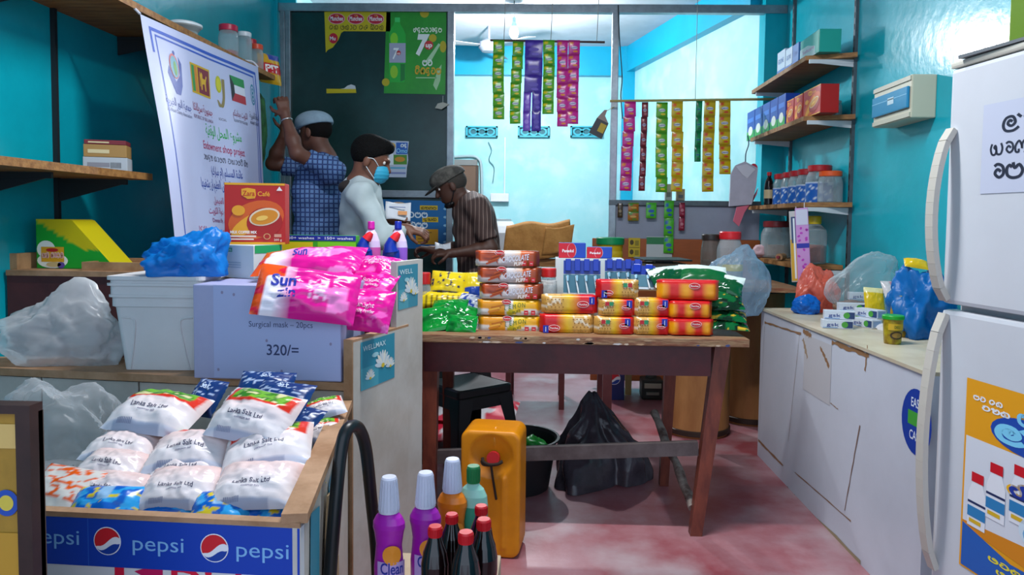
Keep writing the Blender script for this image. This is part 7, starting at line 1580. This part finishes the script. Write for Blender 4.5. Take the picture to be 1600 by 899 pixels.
    for s in (-1, 1):
        m = MB(); c = at_(s*.034, .0715, .012); m.lathe([(.0, -.011), (.008, -.008), (.011, 0), (.008, .008), (0, .011)], mt('#d8d0c8', .3), c, 12); m.lathe([(0, -.006), (.006, 0), (0, .006)], mt('#1a100c', .2), c+ax[0]*.008, 10); m.build('eye', t)
    return t, L, at_, HM, ax
def headwear(t, at_, HM, ax, mat, mat_b, flat_cap=True):
    f, r, u = ax; H = at_(0, 0, 0); D = SDF(H-V((.22, .22, .2)), H+V((.22, .22, .25)), .006)
    D.ell(at_(0, -.012, .055), (.092, .116, .074), 0, HM); D.ell(at_(0, .03, .062), (.084, .085, .058), .03, HM)
    D.cut(at_(0, 0, .032), -u-f*.12); D.build('cap_crown', mat, t)
    D = SDF(H-V((.24, .24, .2)), H+V((.24, .24, .25)), .005); D.ell(at_(0, .105, .030), (.070, .075, .010), 0, HM @ Matrix.Rotation(-.22, 3, 'X')); D.build('cap_brim', mat_b, t)
def hairdo(t, at_, HM, ax, mat, full=True):
    f, r, u = ax; H = at_(0, 0, 0); D = SDF(H-V((.2, .2, .2)), H+V((.2, .2, .22)), .006)
    if full:
        D.ell(at_(0, -.018, .045), (.088, .108, .100), 0, HM); D.ell(at_(0, .055, .10), (.055, .045, .035), .03, HM); D.cut(at_(0, .050, .045), f-u*1.3); D.cut(at_(0, -.03, -.045), -u+f*.5)
        [D.ell(at_(s_*.09, .012, -.035), (.03, .034, .042), 0, HM, sub=True) for s_ in (1, -1)]
    else:
        D.ell(at_(0, -.018, .02), (.081, .100, .085), 0, HM); D.cut(at_(0, -.005, .0), f-u*.4); D.cut(at_(0, -.03, -.035), -u+f*.4)
    D.fold(lambda X_, Y_, Z_: .0012*np.sin(X_*230+Z_*190)*np.sin(Y_*270-Z_*140)); D.build('hair', mat, t)
def legs(px, d, z0, f, spread=.10):
    c = P(px, 420, d); f = V((f[0], f[1], 0)).normalized(); r = f.cross(V((0, 0, 1))); o = {}
    for s, k in ((1, 'r'), (-1, 'l')):
        h = V((c.x, c.y, 0))+r*spread*s; o['kn_'+k] = h+V((0, 0, z0+.50))+f*.03; o['an_'+k] = h+V((0, 0, z0+.09))-f*.02
    return V((c.x, c.y, z0)), o
# --- man in the blue plaid shirt, arms raised
z0 = .20; hf = (-.88, .30, -.08); base, J = legs(503, 4.42, z0, hf)
J.update(head=P(491, 207, 4.40), neck=P(508, 246, 4.42), chest=P(500, 300, 4.42), pelvis=P(503, 372, 4.42), sh_l=P(520, 268, 4.26), el_l=P(464, 240, 4.12), wr_l=P(446, 182, 4.18), sh_r=P(492, 268, 4.58), el_r=P(426, 256, 4.52), wr_r=P(445, 207, 4.46))
plaid = pattern_shirt('#5878a6', '#1e3460', '#22386a', 36, 36, .3, .3, slant=(1, .25, 0))
t, L, at_, HM, ax = person('man in a blue plaid shirt and grey flat cap raising both arms', base, J, '#5e3a2c', .74, plaid, mt('#1c1f28', .8), hf, 1.12, hands=(('l', (-.25, .1, 1), (-.5, .8, 0), .7, 1), ('r', (.1, -.1, 1), (-.3, -.6, .2), .8, -1)))
headwear(t, at_, HM, ax, mt('#7d93a2', .85, var=.1, scale=30), mt('#70858f', .85)); hairdo(t, at_, HM, ax, mt('#0f0c0b', .9, spec=.15), False)
m = MB(); w = L['wr_l']; dd = (L['wr_l']-L['el_l']).normalized(); x_ = dd.orthogonal().normalized(); y_ = dd.cross(x_); m.tube([w-dd*.03+(x_*math.cos(a*math.pi/6)+y_*math.sin(a*math.pi/6))*.031 for a in range(13)], .005, mt('#b4b8b8', .25, metal=.9), 6); m.build('watch_strap', t)
stp = thing('step_box', 'low wooden step box under the man in the plaid shirt', 'box', (base.x, base.y, 0))
for k in range(4): m = MB(); m.b2((-.25+.126*k, -.22, .178), (-.25+.126*k+.122, .22, .199), m_pale); m.build('board', stp)
for s_ in (-1, 1): m = MB(); m.b2((-.25, s_*.2-.012, 0), (.25, s_*.2+.012, .178), m_pale); m.build('side', stp)
# --- young man in the white shirt with a face mask
hf = (.93, .12, -.30); base, J = legs(572, 3.95, 0, hf)
J.update(head=P(580, 252, 3.94), neck=P(562, 288, 3.96), chest=P(566, 332, 3.98), pelvis=P(572, 428, 3.98), sh_r=P(564, 306, 3.79), el_r=P(598, 374, 3.72), wr_r=P(634, 358, 3.80), sh_l=P(572, 303, 4.16), el_l=P(600, 366, 4.22), wr_l=P(612, 343, 4.12))
wsh = mt('#a9b6b8', .8, var=.06, scale=6)
t, L, at_, HM, ax = person('young man in a white shirt with a blue face mask, handling papers', base, J, '#6b4331', 1, wsh, mt('#20242e', .8), hf, 1.0, hands=(('r', (.9, .05, -.15), (0, .4, -.9), .8, -1), ('l', (.85, -.2, .0), (.1, -.6, -.6), .9, 1)))
hairdo(t, at_, HM, ax, mt('#080707', .8, spec=.15, bump=.6, bscale=120))
D = SDF(L['head']-V((.2, .2, .22)), L['head']+V((.2, .2, .15)), .005); D.ell(at_(0, .048, -.050), (.063, .068, .062), 0, HM); D.cut(at_(0, .045, 0), -ax[0]); D.cut(at_(0, .09, -.002), ax[2]-ax[0]*.1); D.fold(lambda X_, Y_, Z_: .0012*np.sin(Z_*320)); D.build('face_mask', mt('#2f9fc0', .6), t)
m = MB()
for s_ in (1, -1):
    m.tube(spline([at_(s_*.055, .052, -.015), at_(s_*.075, .02, .012), at_(s_*.083, -.012, .008)], 5), .0022, mt('#d8dee0', .5), 5); m.tube(spline([at_(s_*.052, .05, -.085), at_(s_*.072, .02, -.06), at_(s_*.082, -.015, -.03)], 5), .0022, mt('#d8dee0', .5), 5)
m.build('mask_loops', t)
D = SDF(L['neck']-V((.2, .2, .15)), L['neck']+V((.2, .2, .12)), .006); D.ell(L['neck']+V((-.022, .0, -.02)), (.092, .115, .050), 0); D.ell(L['neck']+V((.03, 0, .05)), (.065, .07, .08), 0, sub=True); D.cut(L['neck']+V((.04, 0, 0)), (1, 0, .1)); D.build('hood', mt('#2a2220', .85), t)
# --- older man in the striped brown shirt, head bent
hf = (-.84, -.10, -.42); base, J = legs(752, 4.70, 0, hf)
J.update(head=P(704, 291, 4.68), neck=P(727, 316, 4.70), chest=P(742, 352, 4.72), pelvis=P(752, 432, 4.72), sh_l=P(746, 326, 4.52), el_l=P(768, 388, 4.48), wr_l=P(706, 396, 4.42), sh_r=P(728, 322, 4.90), el_r=P(722, 386, 4.90), wr_r=P(678, 391, 4.78))
stripe = pattern_shirt('#46332f', '#8d766c', '#000', 40, 0, .14, 0, slant=(1, .15, .0))
t, L, at_, HM, ax = person('older man in a striped brown shirt and dark cap bending his head', base, J, '#4c2e22', .78, stripe, mt('#17181c', .85), hf, 1.2, hands=(('l', (-.95, .05, -.05), (0, .3, -.9), .7, 1), ('r', (-.95, -.1, .1), (0, -.3, -.9), .8, -1)))
headwear(t, at_, HM, ax, mt('#3d3a36', .85, h2='#5f5b54', scale=22), mt('#35322f', .85)); hairdo(t, at_, HM, ax, mt('#3a3530', .9), False)
m = MB(); m.tube(spline([at_(.082, -.015, -.02), at_(.075, .01, -.06), at_(.05, .06, -.115)], 5), .003, m_black, 5); m.tube(spline([at_(-.082, -.015, -.02), at_(-.075, .01, -.06), at_(-.05, .06, -.115)], 5), .003, m_black, 5); m.build('mask_strap', t)
D = SDF(L['head']-V((.2, .2, .22)), L['head']+V((.2, .2, .1)), .006); D.ell(at_(0, .05, -.105), (.05, .045, .025), 0, HM); D.build('lowered_mask', m_black, t)
# papers in the hands
def sheet(c, w, h, yaw, tip, roll, label, col='#c9ccd2'):
    t = thing('paper_sheet', label, 'paper', M=orient(c, yaw, tip, roll)); m = MB(); m.grid(lambda a, b: Vector(((a-.5)*w, (b-.5)*h, .01*math.sin(a*5+b*2))), 8, 6, mt(col, .6)); o = m.build('sheet', t); md = o.modifiers.new('s', 'SOLIDIFY'); md.thickness = .001; return t
t = sheet(P(622, 330, 4.05), .14, .11, 8, 62, 4, 'printed paper held up by the man in the white shirt'); m = MB(); q = lambda u, v, hh=0: Vector((u, v, .012+hh)); m.rect(q, -.05, .015, .04, .022, '#6a7a9c', 1); m.rect(q, .0, -.03, .05, -.005, '#c8803a', 1); m.build('print', t)
sheet(P(692, 385, 4.6), .10, .06, 10, 40, 0, 'small white slip in the hands of the older man'); 
# prints and lids that sit on a part become its sub-parts
DEC = {'lettering', 'printed_face', 'printed_side', 'printed_front', 'printed_label', 'printed_design', 'label', 'print', 'barcode', 'digits', 'logo', 'price_sheet', 'faceplate', 'rating_label', 'border', 'logos', 'paint_chips', 'printed_square', 'green_heading', 'folded_flap', 'eye'}
for o in [o for o in SC.objects if o.parent is None and o.type == 'EMPTY' and 'category' in o]:
    ch = children(o)
    def kind(c): return c.name.split('.')[0]
    main = next((c for c in ch if kind(c) not in DEC and c.matrix_basis == Matrix.Identity(4)), None)
    if main is None: continue
    for c in ch:
        if kind(c) in DEC and not children(c) and main.data and len(main.data.polygons): c.parent = main
